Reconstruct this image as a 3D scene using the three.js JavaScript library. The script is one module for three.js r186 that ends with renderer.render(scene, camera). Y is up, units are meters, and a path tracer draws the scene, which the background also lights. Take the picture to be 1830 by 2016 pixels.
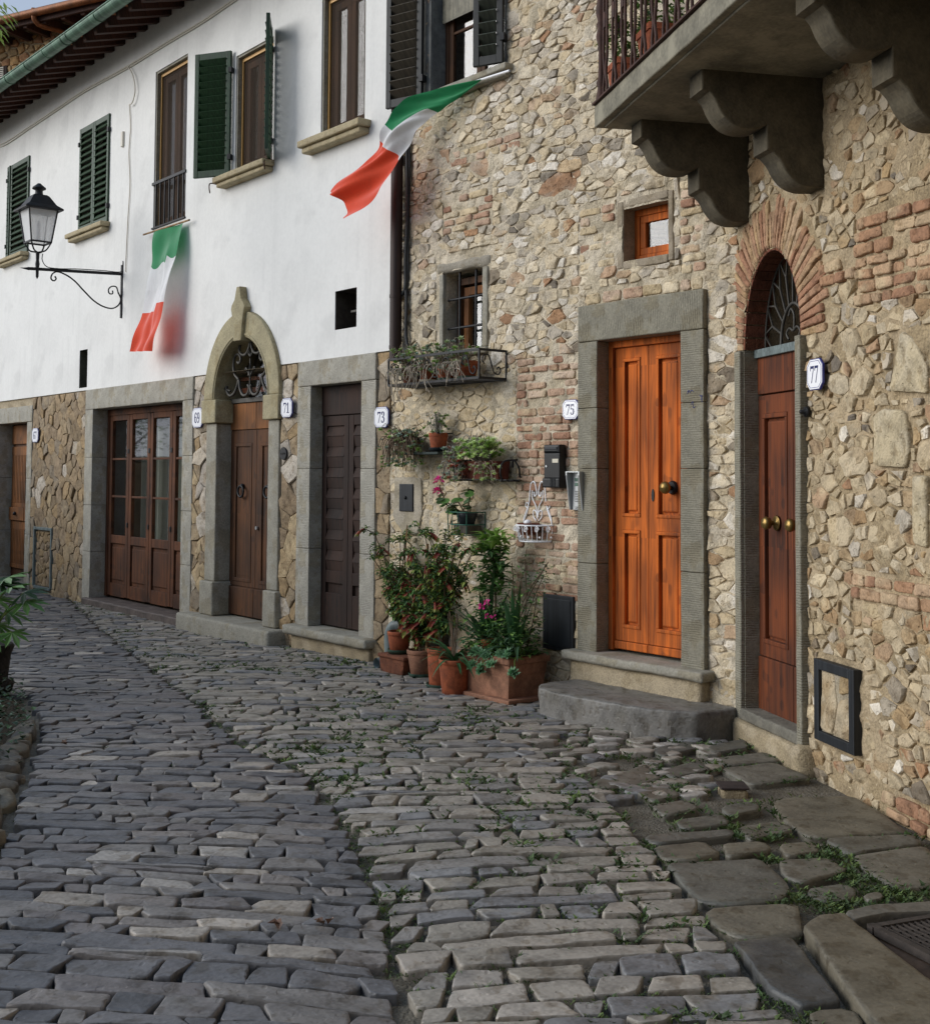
import * as THREE from 'three';
import { mergeVertices } from 'three/addons/utils/BufferGeometryUtils.js';
import { FontLoader } from 'three/addons/loaders/FontLoader.js';

// ---------------------------------------------------------------- camera, sky, sun, exposure
const F = 2400, CX = 915, CY = 825, EYE = 1.7, PITCH = 0.0454, ROLL = 0.0065;
const scene = new THREE.Scene();
const camera = new THREE.PerspectiveCamera(2 * Math.atan(1008 / F) * 180 / Math.PI, 1830 / 2016, 0.1, 500);
camera.setViewOffset(1830, 2016, 0, 1008 - CY, 1830, 2016);
camera.position.set(0, EYE, 0);
camera.rotation.set(PITCH, 0, ROLL, 'YXZ');
camera.updateMatrixWorld(true);
scene.add(camera);

const SUN = new THREE.Vector3(-0.92, 0.35, 0.05).normalize();
{ // sky: pale veil near the horizon, blue overhead, a broad glow round the veiled sun
  const w = 256, h = 128, d = new Float32Array(w * h * 4);
  for (let j = 0; j < h; j++) for (let i = 0; i < w; i++) {
    const el = ((j + 0.5) / h - 0.5) * Math.PI, az = ((i + 0.5) / w - 0.5) * 2 * Math.PI;
    const v = new THREE.Vector3(Math.cos(el) * Math.cos(az), Math.sin(el), Math.cos(el) * Math.sin(az));
    const t = Math.pow(Math.max(0, Math.sin(el)), 0.6), g = Math.pow(Math.max(0, v.dot(SUN)), 6);
    const k = 4 * (j * w + i);
    d[k] = 0.60 - 0.31 * t + 0.75 * g; d[k + 1] = 0.64 - 0.21 * t + 0.70 * g; d[k + 2] = 0.72 - 0.07 * t + 0.64 * g; d[k + 3] = 1;
  }
  const sky = new THREE.DataTexture(d, w, h, THREE.RGBAFormat, THREE.FloatType);
  sky.mapping = THREE.EquirectangularReflectionMapping; sky.magFilter = THREE.LinearFilter; sky.minFilter = THREE.LinearFilter; sky.needsUpdate = true;
  scene.background = sky; scene.environment = sky;
  scene.backgroundIntensity = 1; scene.environmentIntensity = 1;
}
const sun = new THREE.DirectionalLight(new THREE.Color(1, 0.975, 0.935), 2.5);
sun.position.copy(SUN).multiplyScalar(40).add(new THREE.Vector3(0, 0, -9)); sun.target.position.set(0, 0, -9);
sun.castShadow = true; sun.shadow.radius = 85; sun.shadow.mapSize.set(2048, 2048);
Object.assign(sun.shadow.camera, { left: -16, right: 16, top: 16, bottom: -16, near: 1, far: 90 });
scene.add(sun, sun.target);
const renderer = new THREE.WebGLRenderer({ antialias: true });
renderer.setSize(929, 1024);
renderer.shadowMap.enabled = true;
renderer.toneMapping = THREE.LinearToneMapping;
renderer.toneMappingExposure = 0.95;

// ---------------------------------------------------------------- small maths
let seed = 1;
function srand(s) { seed = (s * 2654435761) >>> 0; }
function R() { seed = (seed + 0x6D2B79F5) >>> 0; let t = seed; t = Math.imul(t ^ (t >>> 15), t | 1); t ^= t + Math.imul(t ^ (t >>> 7), t | 61); return ((t ^ (t >>> 14)) >>> 0) / 4294967296; }
const rr = (a, b) => a + (b - a) * R(), pick = a => a[Math.floor(R() * a.length)];
const lerp = (a, b, t) => a + (b - a) * t, clamp = (x, a, b) => Math.min(b, Math.max(a, x)), sst = (a, b, x) => { const t = clamp((x - a) / (b - a), 0, 1); return t * t * (3 - 2 * t); };
function h2(i, j, s) { let n = Math.imul(i, 374761393) + Math.imul(j, 668265263) + Math.imul(s, 974634711) | 0; n = Math.imul(n ^ (n >>> 13), 1274126177); return ((n ^ (n >>> 16)) >>> 0) / 4294967296; }
function vn(x, y, s = 0, p = 0) { // value noise, periodic when p > 0
  let i = Math.floor(x), j = Math.floor(y); const fx = x - i, fy = y - j, u = fx * fx * (3 - 2 * fx), v = fy * fy * (3 - 2 * fy);
  let i1 = i + 1, j1 = j + 1; if (p) { i = ((i % p) + p) % p; j = ((j % p) + p) % p; i1 = ((i1 % p) + p) % p; j1 = ((j1 % p) + p) % p; }
  return lerp(lerp(h2(i, j, s), h2(i1, j, s), u), lerp(h2(i, j1, s), h2(i1, j1, s), u), v);
}
function fbm(x, y, s = 0, o = 4, p = 0) { let a = 0.5, r = 0, t = 0; for (let k = 0; k < o; k++) { r += a * vn(x, y, s + k * 17, p); t += a; a *= 0.5; x *= 2; y *= 2; p *= 2; } return r / t; }
const col = (h) => { const c = new THREE.Color(h); return [c.r, c.g, c.b]; };
const V3 = (x, y, z) => new THREE.Vector3(x, y, z);

// ---------------------------------------------------------------- from the photograph's measurements to places
function ray(px, py) { return V3((px - CX) / F, -(py - CY) / F, -1).applyQuaternion(camera.quaternion); }
function frame(ox, oz, dx, dz) { // s runs along the wall to the right, y up, n out of the wall
  const l = Math.hypot(dx, dz); dx /= l; dz /= l; const nx = -dz, nz = dx;
  return {
    ox, oz, dx, dz, nx, nz, th: Math.atan2(-dz, dx),
    at(s, y, n = 0) { return V3(ox + dx * s + nx * n, y, oz + dz * s + nz * n); },
    p(x, y, n = 0) { const r = ray(x, y), o = (ox * nx + oz * nz) + n, t = o / (r.x * nx + r.z * nz); return [(r.x * t - ox) * dx + (r.z * t - oz) * dz, EYE + r.y * t]; },
    side(s, x, y) { const r = ray(x, y), o = (ox * dx + oz * dz) + s, t = o / (r.x * dx + r.z * dz); return [(r.x * t - ox) * nx + (r.z * t - oz) * nz, EYE + r.y * t]; },
  };
}
const A = frame(1.805, -8.02, 0.6237, 0.7817);   // the long front: white house, then the stone house
const B = frame(1.805, -8.02, 0.204, 0.979);     // the front that bends towards the viewer
const W = { at: (x, y, z) => V3(x, y, z), th: 0 };
const gY = (X, Z) => -0.11 * sst(8.5, 14.5, Z) - 0.05 * sst(1.2, 2.6, X) * sst(7, 5, Z) + 0.03 * (fbm(X * 0.5 + 20, Z * 0.5, 5, 2) - 0.5);
function gnd(px, py, h = 0) { const r = ray(px, py); let y = h; for (let k = 0; k < 4; k++) { const t = (y - EYE) / r.y; y = h + gY(r.x * t, -r.z * t); } const t = (y - EYE) / r.y; return [r.x * t, -r.z * t]; }

// ---------------------------------------------------------------- scene helpers
const used = {};
function numbered(n) { const k = used[n] = (used[n] ?? -1) + 1; return k ? n + '_' + String(k).padStart(3, '0') : n; }
function thing(name, label, category, fr, base = [0, 0, 0], group) {
  const g = new THREE.Group(); g.name = numbered(name); g.position.copy(fr.at(...base)); g.rotation.y = fr.th;
  g.userData = { label, category }; if (group) g.userData.group = group; g.off = base; scene.add(g); return g;
}
function part(parent, name, geo, mat, label) {
  const m = new THREE.Mesh(geo, mat); m.name = name; m.castShadow = m.receiveShadow = true;
  if (parent.off) m.position.set(-parent.off[0], -parent.off[1], -parent.off[2]);
  if (label) m.userData.label = label;
  parent.add(m); return m;
}
function struct(name, geo, mat) { const m = new THREE.Mesh(geo, mat); m.name = name; m.castShadow = m.receiveShadow = true; m.userData = { kind: 'structure' }; scene.add(m); return m; }

// geometry collector: plain arrays, joined into one BufferGeometry
class G {
  constructor() { this.P = []; this.N = []; this.U = []; this.C = []; }
  tri(a, b, c, ca, cb, cc, na, nb, nc) {
    let n; if (!na) { const ux = b[0] - a[0], uy = b[1] - a[1], uz = b[2] - a[2], vx = c[0] - a[0], vy = c[1] - a[1], vz = c[2] - a[2]; n = [uy * vz - uz * vy, uz * vx - ux * vz, ux * vy - uy * vx]; const l = Math.hypot(...n) || 1; n = n.map(q => q / l); }
    for (const [v, cl, nn] of [[a, ca, na], [b, cb || ca, nb], [c, cc || ca, nc]]) { this.P.push(v[0], v[1], v[2]); this.C.push(...(cl || [1, 1, 1])); this.N.push(...(nn || n)); this.U.push(0, 0); }
  }
  quad(a, b, c, d, ca) { this.tri(a, b, c, ca); this.tri(a, c, d, ca); }
  geo(g, c = [1, 1, 1], mtx) { // append a three geometry
    let q = g.index ? g.toNonIndexed() : g; if (mtx) { q = q === g ? g.clone() : q; q.applyMatrix4(mtx); }
    const p = q.attributes.position, n = q.attributes.normal;
    for (let i = 0; i < p.count; i++) { this.P.push(p.getX(i), p.getY(i), p.getZ(i)); this.N.push(n.getX(i), n.getY(i), n.getZ(i)); this.C.push(...c); this.U.push(0, 0); }
    return this;
  }
  box(x0, x1, y0, y1, z0, z1, c, bev = 0) {
    if (bev) { this.geo(bevBox(x0, x1, y0, y1, z0, z1, bev), c); return this; }
    const g = new THREE.BoxGeometry(x1 - x0, y1 - y0, z1 - z0); g.translate((x0 + x1) / 2, (y0 + y1) / 2, (z0 + z1) / 2); return this.geo(g, c);
  }
  tube(pts, r, c, seg = 0, rad = 6, closed = false) {
    const cv = pts.length === 2 ? new THREE.LineCurve3(V3(...pts[0]), V3(...pts[1])) : new THREE.CatmullRomCurve3(pts.map(p => V3(...p)), closed, 'centripetal');
    return this.geo(new THREE.TubeGeometry(cv, seg || (pts.length === 2 ? 1 : pts.length * 4), r, rad, closed), c);
  }
  bar(a, b, w, h, c) { // rectangular bar between two points
    const A0 = V3(...a), B0 = V3(...b), d = B0.clone().sub(A0), l = d.length(); d.normalize(); let up = Math.abs(d.y) > 0.9 ? V3(0, 0, 1) : V3(0, 1, 0); const sx = V3().crossVectors(up, d).normalize(); up = V3().crossVectors(d, sx);
    const m = new THREE.Matrix4().makeBasis(sx, up, d).setPosition(A0.clone().add(B0).multiplyScalar(0.5)); return this.geo(new THREE.BoxGeometry(w, h, l), c, m);
  }
  lathe(prof, x, y, z, c, seg = 24) { const g = new THREE.LatheGeometry(prof.map(p => new THREE.Vector2(p[0], p[1])), seg); g.translate(x, y, z); return this.geo(g, c); }
  out(uvs = 1) { // uv in metres by the way each face points
    const b = new THREE.BufferGeometry(), P = this.P, U = new Float32Array(P.length / 3 * 2);
    for (let t = 0; t < P.length; t += 9) {
      const ux = P[t + 3] - P[t], uy = P[t + 4] - P[t + 1], uz = P[t + 5] - P[t + 2], vx = P[t + 6] - P[t], vy = P[t + 7] - P[t + 1], vz = P[t + 8] - P[t + 2];
      const nx = Math.abs(uy * vz - uz * vy), ny = Math.abs(uz * vx - ux * vz), nz = Math.abs(ux * vy - uy * vx);
      for (let k = 0; k < 3; k++) { const x = P[t + 3 * k], y = P[t + 3 * k + 1], z = P[t + 3 * k + 2], o = (t / 3 + k) * 2; if (nz >= nx && nz >= ny) { U[o] = x; U[o + 1] = y; } else if (nx >= ny) { U[o] = z + 0.37; U[o + 1] = y; } else { U[o] = x; U[o + 1] = z + 0.61; } U[o] *= uvs; U[o + 1] *= uvs; }
    }
    b.setAttribute('position', new THREE.Float32BufferAttribute(P, 3)); b.setAttribute('normal', new THREE.Float32BufferAttribute(this.N, 3));
    b.setAttribute('uv', new THREE.BufferAttribute(U, 2)); b.setAttribute('color', new THREE.Float32BufferAttribute(this.C, 3)); return b;
  }
}
function bevBox(x0, x1, y0, y1, z0, z1, b) {
  const s = new THREE.Shape(); b = Math.min(b, (x1 - x0) * 0.45, (y1 - y0) * 0.45, (z1 - z0) * 0.45);
  s.moveTo(x0 + b, y0 + b); s.lineTo(x1 - b, y0 + b); s.lineTo(x1 - b, y1 - b); s.lineTo(x0 + b, y1 - b); s.closePath();
  const g = new THREE.ExtrudeGeometry(s, { depth: z1 - z0 - 2 * b, bevelEnabled: true, bevelThickness: b, bevelSize: b, bevelSegments: 2 }); g.translate(0, 0, z0 + b); return g;
}
function extr(pts, z0, z1, bev = 0, holes = []) {
  const s = new THREE.Shape(pts.map(p => new THREE.Vector2(p[0], p[1]))); for (const h of holes) s.holes.push(new THREE.Path(h.map(p => new THREE.Vector2(p[0], p[1]))));
  const g = new THREE.ExtrudeGeometry(s, { depth: z1 - z0 - 2 * bev, bevelEnabled: bev > 0, bevelThickness: bev, bevelSize: bev, bevelOffset: -bev, bevelSegments: 2, curveSegments: 4 }); g.translate(0, 0, z0 + bev); return g;
}
const B1 = (x0, x1, y0, y1, z0, z1, bev = 0, c) => new G().box(x0, x1, y0, y1, z0, z1, c, bev).out();
function smoothNormals(geo) { let g = geo.clone(); g.deleteAttribute('normal'); g.deleteAttribute('uv'); const keepC = g.attributes.color; g = mergeVertices(g, 1e-4); g.computeVertexNormals(); return g; }

// ---------------------------------------------------------------- textures
const TEX = [];
function tex(w, h, fn, srgb) {
  const d = new Uint8Array(w * h * 4);
  for (let j = 0; j < h; j++) for (let i = 0; i < w; i++) { const c = fn(i / w, j / h), k = 4 * (j * w + i); if (c.length) { d[k] = c[0] * 255; d[k + 1] = c[1] * 255; d[k + 2] = c[2] * 255; } else d[k] = d[k + 1] = d[k + 2] = clamp(c, 0, 1) * 255; d[k + 3] = 255; }
  const t = new THREE.DataTexture(d, w, h, THREE.RGBAFormat); t.wrapS = t.wrapT = THREE.RepeatWrapping; t.magFilter = THREE.LinearFilter; t.minFilter = THREE.LinearMipmapLinearFilter; t.generateMipmaps = true; if (srgb) t.colorSpace = THREE.SRGBColorSpace; t.needsUpdate = true; return t;
}
const rep = (t, u, v = u) => { const c = t.clone(); c.repeat.set(u, v); c.needsUpdate = true; return c; };
const n3 = (u, v, f, s, o = 4) => fbm(u * f, v * f, s, o, f);
const TX = {
  stone: tex(512, 512, (u, v) => { const a = n3(u, v, 6, 1, 5), b = n3(u, v, 48, 2, 2), st = sst(0.58, 0.72, n3(u, v, 10, 3, 4)); const g = clamp(0.945 + 0.30 * (a - 0.5) + 0.22 * (b - 0.5) - 0.13 * st, 0, 1); return [g, g * (0.985 - 0.02 * st), g * (0.965 - 0.05 * st)]; }, true),
  stoneB: tex(512, 512, (u, v) => { const a = n3(u, v, 8, 11, 5), b = n3(u, v, 40, 12, 3), c = n3(u, v, 16, 13, 2); return 0.55 * a + 0.3 * b + 0.15 - 0.35 * sst(0.66, 0.8, c); }),
  mortar: tex(512, 512, (u, v) => { const a = n3(u, v, 5, 21, 5), b = n3(u, v, 90, 22, 2), st = sst(0.52, 0.7, n3(u, v, 4, 23, 4)); const g = clamp(0.945 + 0.26 * (a - 0.5) + 0.28 * (b - 0.5) - 0.1 * st, 0, 1); return [g, g * (0.985 - 0.01 * st), g * (0.96 - 0.04 * st)]; }, true),
  mortarB: tex(512, 512, (u, v) => 0.5 * n3(u, v, 10, 25, 4) + 0.5 * n3(u, v, 70, 26, 3)),
  plaster: tex(512, 512, (u, v) => { const stq = sst(0.5, 0.8, fbm(u * 24, v * 1, 34, 3, 0)) * n3(u, v, 2, 37, 3); const a = n3(u, v, 3, 31, 5), b = n3(u, v, 60, 32, 2), sp = sst(0.62, 0.8, n3(u, v, 4, 33, 5)); const g = clamp(0.955 + 0.07 * (a - 0.5) + 0.03 * (b - 0.5) - 0.04 * sp - 0.03 * stq, 0, 1); return [g, g, g * 0.995]; }, true),
  plasterB: tex(512, 512, (u, v) => 0.75 * n3(u, v, 5, 35, 3) + 0.25 * n3(u, v, 50, 36, 3)),
  tool: tex(512, 512, (u, v) => { const a = n3(u, v, 5, 41, 5), b = n3(u, v, 64, 42, 2), st = sst(0.55, 0.7, n3(u, v, 6, 43, 4)); const g = clamp(0.91 + 0.18 * (a - 0.5) + 0.2 * (b - 0.5) - 0.06 * st, 0, 1); return [g, g * (1 - 0.02 * st), g * (0.99 - 0.06 * st)]; }, true),
  toolB: tex(512, 512, (u, v) => { const w = 0.10 * n3(u, v, 4, 46, 3), k = Math.abs(((v * 34 + w * 7 + 0.5 * vn(u * 20, v * 30, 44, 0)) % 1 + 1) % 1 - 0.5) * 2; const on = sst(0.36, 0.52, n3(u, v, 6, 45, 3)); return 0.5 * (1 - on * (1 - sst(0.1, 0.75, k))) + 0.25 * n3(u, v, 30, 47, 3) + 0.2; }),
  toolV: tex(512, 512, (u, v) => { const w = 0.10 * n3(u, v, 4, 46, 3), k = Math.abs(((u * 34 + w * 7 + (v - 0.5) * (u - 0.5) * 8 + 0.5 * vn(v * 20, u * 34, 44, 0)) % 1 + 1) % 1 - 0.5) * 2; const on = sst(0.40, 0.56, n3(u, v, 6, 45, 3)); return 0.5 * (1 - on * (1 - sst(0.1, 0.75, k))) + 0.25 * n3(u, v, 30, 47, 3) + 0.2; }),
  wood: tex(512, 512, (u, v) => { const w = u * 26 + 1.6 * fbm(u * 4, v * 2, 51, 3, 0) + 2.2 * vn(u * 3, v * 1.2, 55), gr = fbm(w * 1.5, v * 3, 52, 3), fi = vn(u * 190, v * 7, 53), bl = n3(u, v, 3, 54, 4); const g = clamp(0.84 + 0.42 * (gr - 0.5) + 0.2 * (fi - 0.5) + 0.5 * (bl - 0.5) - 0.16 * sst(0.76, 0.84, n3(u, v, 9, 57, 2)), 0.1, 1); return [g, g * 0.96, g * 0.9]; }, true),
  woodB: tex(512, 512, (u, v) => { const w = u * 26 + 1.6 * fbm(u * 4, v * 2, 51, 3, 0) + 2.2 * vn(u * 3, v * 1.2, 55); return 0.5 * fbm(w * 1.5, v * 3, 52, 3) + 0.5 * vn(u * 190, v * 7, 53); }),
  grime: tex(512, 512, (u, v) => { const a = n3(u, v, 4, 61, 6), b = n3(u, v, 14, 62, 4), c = n3(u, v, 80, 63, 2); const g = clamp(0.85 + 0.5 * (a - 0.5) + 0.3 * (b - 0.5) + 0.18 * (c - 0.5), 0.1, 1); return [g, g * 0.99, g * 0.97]; }, true),
  drip: tex(512, 512, (u, v) => { const a = fbm(u * 40, v * 3, 71, 4, 0), b = n3(u, v, 6, 72, 4); const g = clamp(0.86 + 0.42 * (a - 0.5) + 0.34 * (b - 0.5), 0.1, 1); return [g, g, g * 0.98]; }, true),
};
function mat(c, o = {}) {
  const k = o.s ?? 1.6, ks = o.sv ?? k;
  const p = { color: new THREE.Color(c), roughness: o.r ?? 0.88, metalness: o.m ?? 0, vertexColors: !!o.vc };
  if (o.map) p.map = rep(TX[o.map], k, ks);
  if (o.bump) { p.bumpMap = rep(TX[o.bump], k, ks); p.bumpScale = o.bs ?? 0.004; }
  if (o.tr) { const m = new THREE.MeshPhysicalMaterial({ ...p, transmission: o.tr, thickness: 0, side: THREE.DoubleSide }); return m; }
  const m = new THREE.MeshStandardMaterial(p); if (o.ds) m.side = THREE.DoubleSide; return m;
}
const M = {
  stone: mat('#ffffff', { vc: 1, map: 'stone', bump: 'stoneB', bs: 0.012, s: 2.2 }),
  cobble: mat('#ffffff', { vc: 1, map: 'stone', bump: 'stoneB', bs: 0.005, s: 1.7, r: 0.52 }),
  mortar: mat('#d2c8b5', { map: 'mortar', bump: 'mortarB', bs: 0.012, s: 1.3 }),
  mortarB: mat('#b5a488', { map: 'mortar', bump: 'mortarB', bs: 0.012, s: 1.3 }),
  plaster: mat('#f2f1ee', { map: 'plaster', bump: 'plasterB', bs: 0.002, s: 0.55 }),
  render: mat('#b3a68e', { map: 'mortar', bump: 'mortarB', bs: 0.006, s: 1.7 }),
  serena: mat('#b3aea2', { map: 'tool', bump: 'toolB', bs: 0.0045, s: 1.9 }),
  serenaDk: mat('#928d7e', { map: 'tool', bump: 'toolB', bs: 0.0045, s: 1.9 }),
  serenaV: mat('#b3aea2', { map: 'tool', bump: 'toolV', bs: 0.0045, s: 1.9 }), serenaDkV: mat('#928d7e', { map: 'tool', bump: 'toolV', bs: 0.005, s: 1.9 }),
  serenaPl: mat('#a6a194', { map: 'tool', bump: 'mortarB', bs: 0.003, s: 1.3 }),
  arch: mat('#b3a888', { map: 'tool', bump: 'mortarB', bs: 0.004, s: 1.3 }),
  sill: mat('#bfb08f', { map: 'tool', bump: 'mortarB', bs: 0.005, s: 2 }),
  slab: mat('#7f7c72', { map: 'grime', bump: 'mortarB', bs: 0.006, s: 1.1, r: 0.8 }),
  concrete: mat('#8f8b7c', { map: 'grime', bump: 'mortarB', bs: 0.004, s: 0.8 }),
  corbel: mat('#625b4b', { map: 'grime', bump: 'mortarB', bs: 0.004, s: 1.0 }),
  woodO: mat('#d4701f', { map: 'wood', bump: 'woodB', bs: 0.0012, s: 1.1, sv: 0.8, r: 0.82 }),
  woodR: mat('#743a12', { map: 'wood', bump: 'woodB', bs: 0.0012, s: 1.1, sv: 0.8, r: 0.82 }),
  woodG: mat('#643a1a', { map: 'wood', bump: 'woodB', bs: 0.0012, s: 1.1, sv: 0.8, r: 0.82 }),
  woodB: mat('#5d3a1b', { map: 'wood', bump: 'woodB', bs: 0.003, s: 1.3, sv: 0.8, r: 0.82 }),
  woodL: mat('#8a5a2c', { map: 'wood', bump: 'woodB', bs: 0.003, s: 1.3, sv: 0.8, r: 0.82 }),
  woodD: mat('#352015', { map: 'wood', bump: 'woodB', bs: 0.002, s: 1.3, sv: 0.8, r: 0.82 }),
  woodW: mat('#5c3d22', { map: 'wood', bump: 'woodB', bs: 0.002, s: 1.3, sv: 0.8, r: 0.82 }),
  green: mat('#284a2c', { map: 'drip', s: 1.5, r: 0.5 }),
  blackSh: mat('#23282a', { map: 'wood', s: 1.5, r: 0.6 }),
  iron: mat('#25262a', { map: 'grime', s: 3, r: 0.55, m: 0.3 }),
  ironG: mat('#55534f', { map: 'grime', s: 3, r: 0.6, m: 0.3 }),
  rust: mat('#4a2a1e', { map: 'grime', s: 4, r: 0.75 }),
  copper: mat('#8f5a35', { map: 'grime', s: 2, r: 0.5, m: 0.4 }),
  patina: mat('#6f8f7c', { map: 'drip', s: 0.8, sv: 0.5, r: 0.5, m: 0.35 }),
  pipe: mat('#3d2a24', { map: 'drip', s: 2.5, sv: 0.3, r: 0.6, m: 0.2 }),
  terra: mat('#ab5c3a', { map: 'grime', bump: 'mortarB', bs: 0.002, s: 3, r: 0.85 }),
  terraP: mat('#a67860', { map: 'grime', bump: 'mortarB', bs: 0.002, s: 2, r: 0.85 }),
  terraO: mat('#7d4a32', { map: 'grime', bump: 'stoneB', bs: 0.012, s: 3, r: 0.9 }),
  soil: mat('#2b2119', { map: 'mortar', bump: 'mortarB', bs: 0.01, s: 4 }),
  plastic: mat('#4d6f62', { r: 0.5, map: 'grime', s: 2 }), plasticW: mat('#cfc8b4', { r: 0.5 }), plasticB: mat('#20262a', { r: 0.5 }),
  grey: mat('#7d8a8c', { r: 0.5, map: 'drip', s: 2 }),
  black: mat('#17191c', { r: 0.45, m: 0.2, map: 'grime', s: 2 }), panel: mat('#30343a', { r: 0.55, m: 0.3, map: 'drip', s: 2, sv: 0.6 }),
  steel: mat('#b9bcbd', { r: 0.35, m: 0.7 }), brass: mat('#8d7443', { r: 0.35, m: 0.8 }),
  white: mat('#eeeef0', { r: 0.4 }), glaze: mat('#f3f3f6', { r: 0.18 }), blue: mat('#27307e', { r: 0.2 }), blueDk: mat('#1e2458', { r: 0.2 }),
  tile: mat('#b9774f', { map: 'grime', s: 2, r: 0.9 }), rafter: mat('#4b2c20', { map: 'wood', s: 1.2, r: 0.8 }),
  cable: mat('#d8d2c4', { r: 0.6 }), cableDk: mat('#222426', { r: 0.6 }),
  room: mat('#5f574d', { r: 0.95 }), curtain: mat('#aab0a3', { tr: 0.25, r: 0.95 }), cane: mat('#b3936a', { r: 0.7, map: 'wood', s: 4 }),
  glass: new THREE.MeshPhysicalMaterial({ color: 0xffffff, roughness: 0.03, transmission: 1, thickness: 0, ior: 1.5 }),
  milk: new THREE.MeshPhysicalMaterial({ color: 0xf4f4f4, roughness: 0.5, transmission: 0.55, thickness: 0, ior: 1.45, side: THREE.DoubleSide }),
  screen: new THREE.MeshPhysicalMaterial({ color: 0x46382b, roughness: 0.9, transparent: true, opacity: 0.24 }),
  leaf: new THREE.MeshPhysicalMaterial({ color: 0xffffff, vertexColors: true, roughness: 0.55, transmission: 0.25, thickness: 0, side: THREE.DoubleSide }),
  stem: mat('#ffffff', { vc: 1, r: 0.85 }),
  grateM: mat('#453e3a', { map: 'grime', s: 4, r: 0.8 }),
  mesh: mat('#4d4038', { r: 0.8, map: 'wood', s: 3 }),
};
// ---------------------------------------------------------------- stones
function clipHP(poly, nx, ny, d) { // keep nx*x+ny*y <= d
  const out = [];
  for (let i = 0; i < poly.length; i++) { const a = poly[i], b = poly[(i + 1) % poly.length], da = nx * a[0] + ny * a[1] - d, db = nx * b[0] + ny * b[1] - d; if (da <= 0) out.push(a); if ((da < 0 && db > 0) || (da > 0 && db < 0)) { const t = da / (da - db); out.push([a[0] + t * (b[0] - a[0]), a[1] + t * (b[1] - a[1])]); } }
  return out;
}
function area(p) { let s = 0; for (let i = 0; i < p.length; i++) { const a = p[i], b = p[(i + 1) % p.length]; s += a[0] * b[1] - a[1] * b[0]; } return s / 2; }
function cen(p) { let x = 0, y = 0, s = 0; for (let i = 0; i < p.length; i++) { const a = p[i], b = p[(i + 1) % p.length], k = a[0] * b[1] - a[1] * b[0]; s += k; x += (a[0] + b[0]) * k; y += (a[1] + b[1]) * k; } return s ? [x / (3 * s), y / (3 * s)] : p[0]; }
function inset(p, g) { let q = p; for (let i = 0; i < p.length && q.length > 2; i++) { const a = p[i], b = p[(i + 1) % p.length], dx = b[0] - a[0], dy = b[1] - a[1], l = Math.hypot(dx, dy); if (l < 1e-6) continue; q = clipHP(q, dy / l, -dx / l, (dy * a[0] - dx * a[1]) / l - g); } return q; }
function chaikin(p, t = 0.25) { const o = []; for (let i = 0; i < p.length; i++) { const a = p[i], b = p[(i + 1) % p.length]; o.push([lerp(a[0], b[0], t), lerp(a[1], b[1], t)], [lerp(a[0], b[0], 1 - t), lerp(a[1], b[1], 1 - t)]); } return o; }
function subdiv(p, m) { const o = []; for (let i = 0; i < p.length; i++) { const a = p[i], b = p[(i + 1) % p.length], k = Math.max(1, Math.round(Math.hypot(b[0] - a[0], b[1] - a[1]) / m)); for (let j = 0; j < k; j++) o.push([lerp(a[0], b[0], j / k), lerp(a[1], b[1], j / k)]); } return o; }
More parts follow.
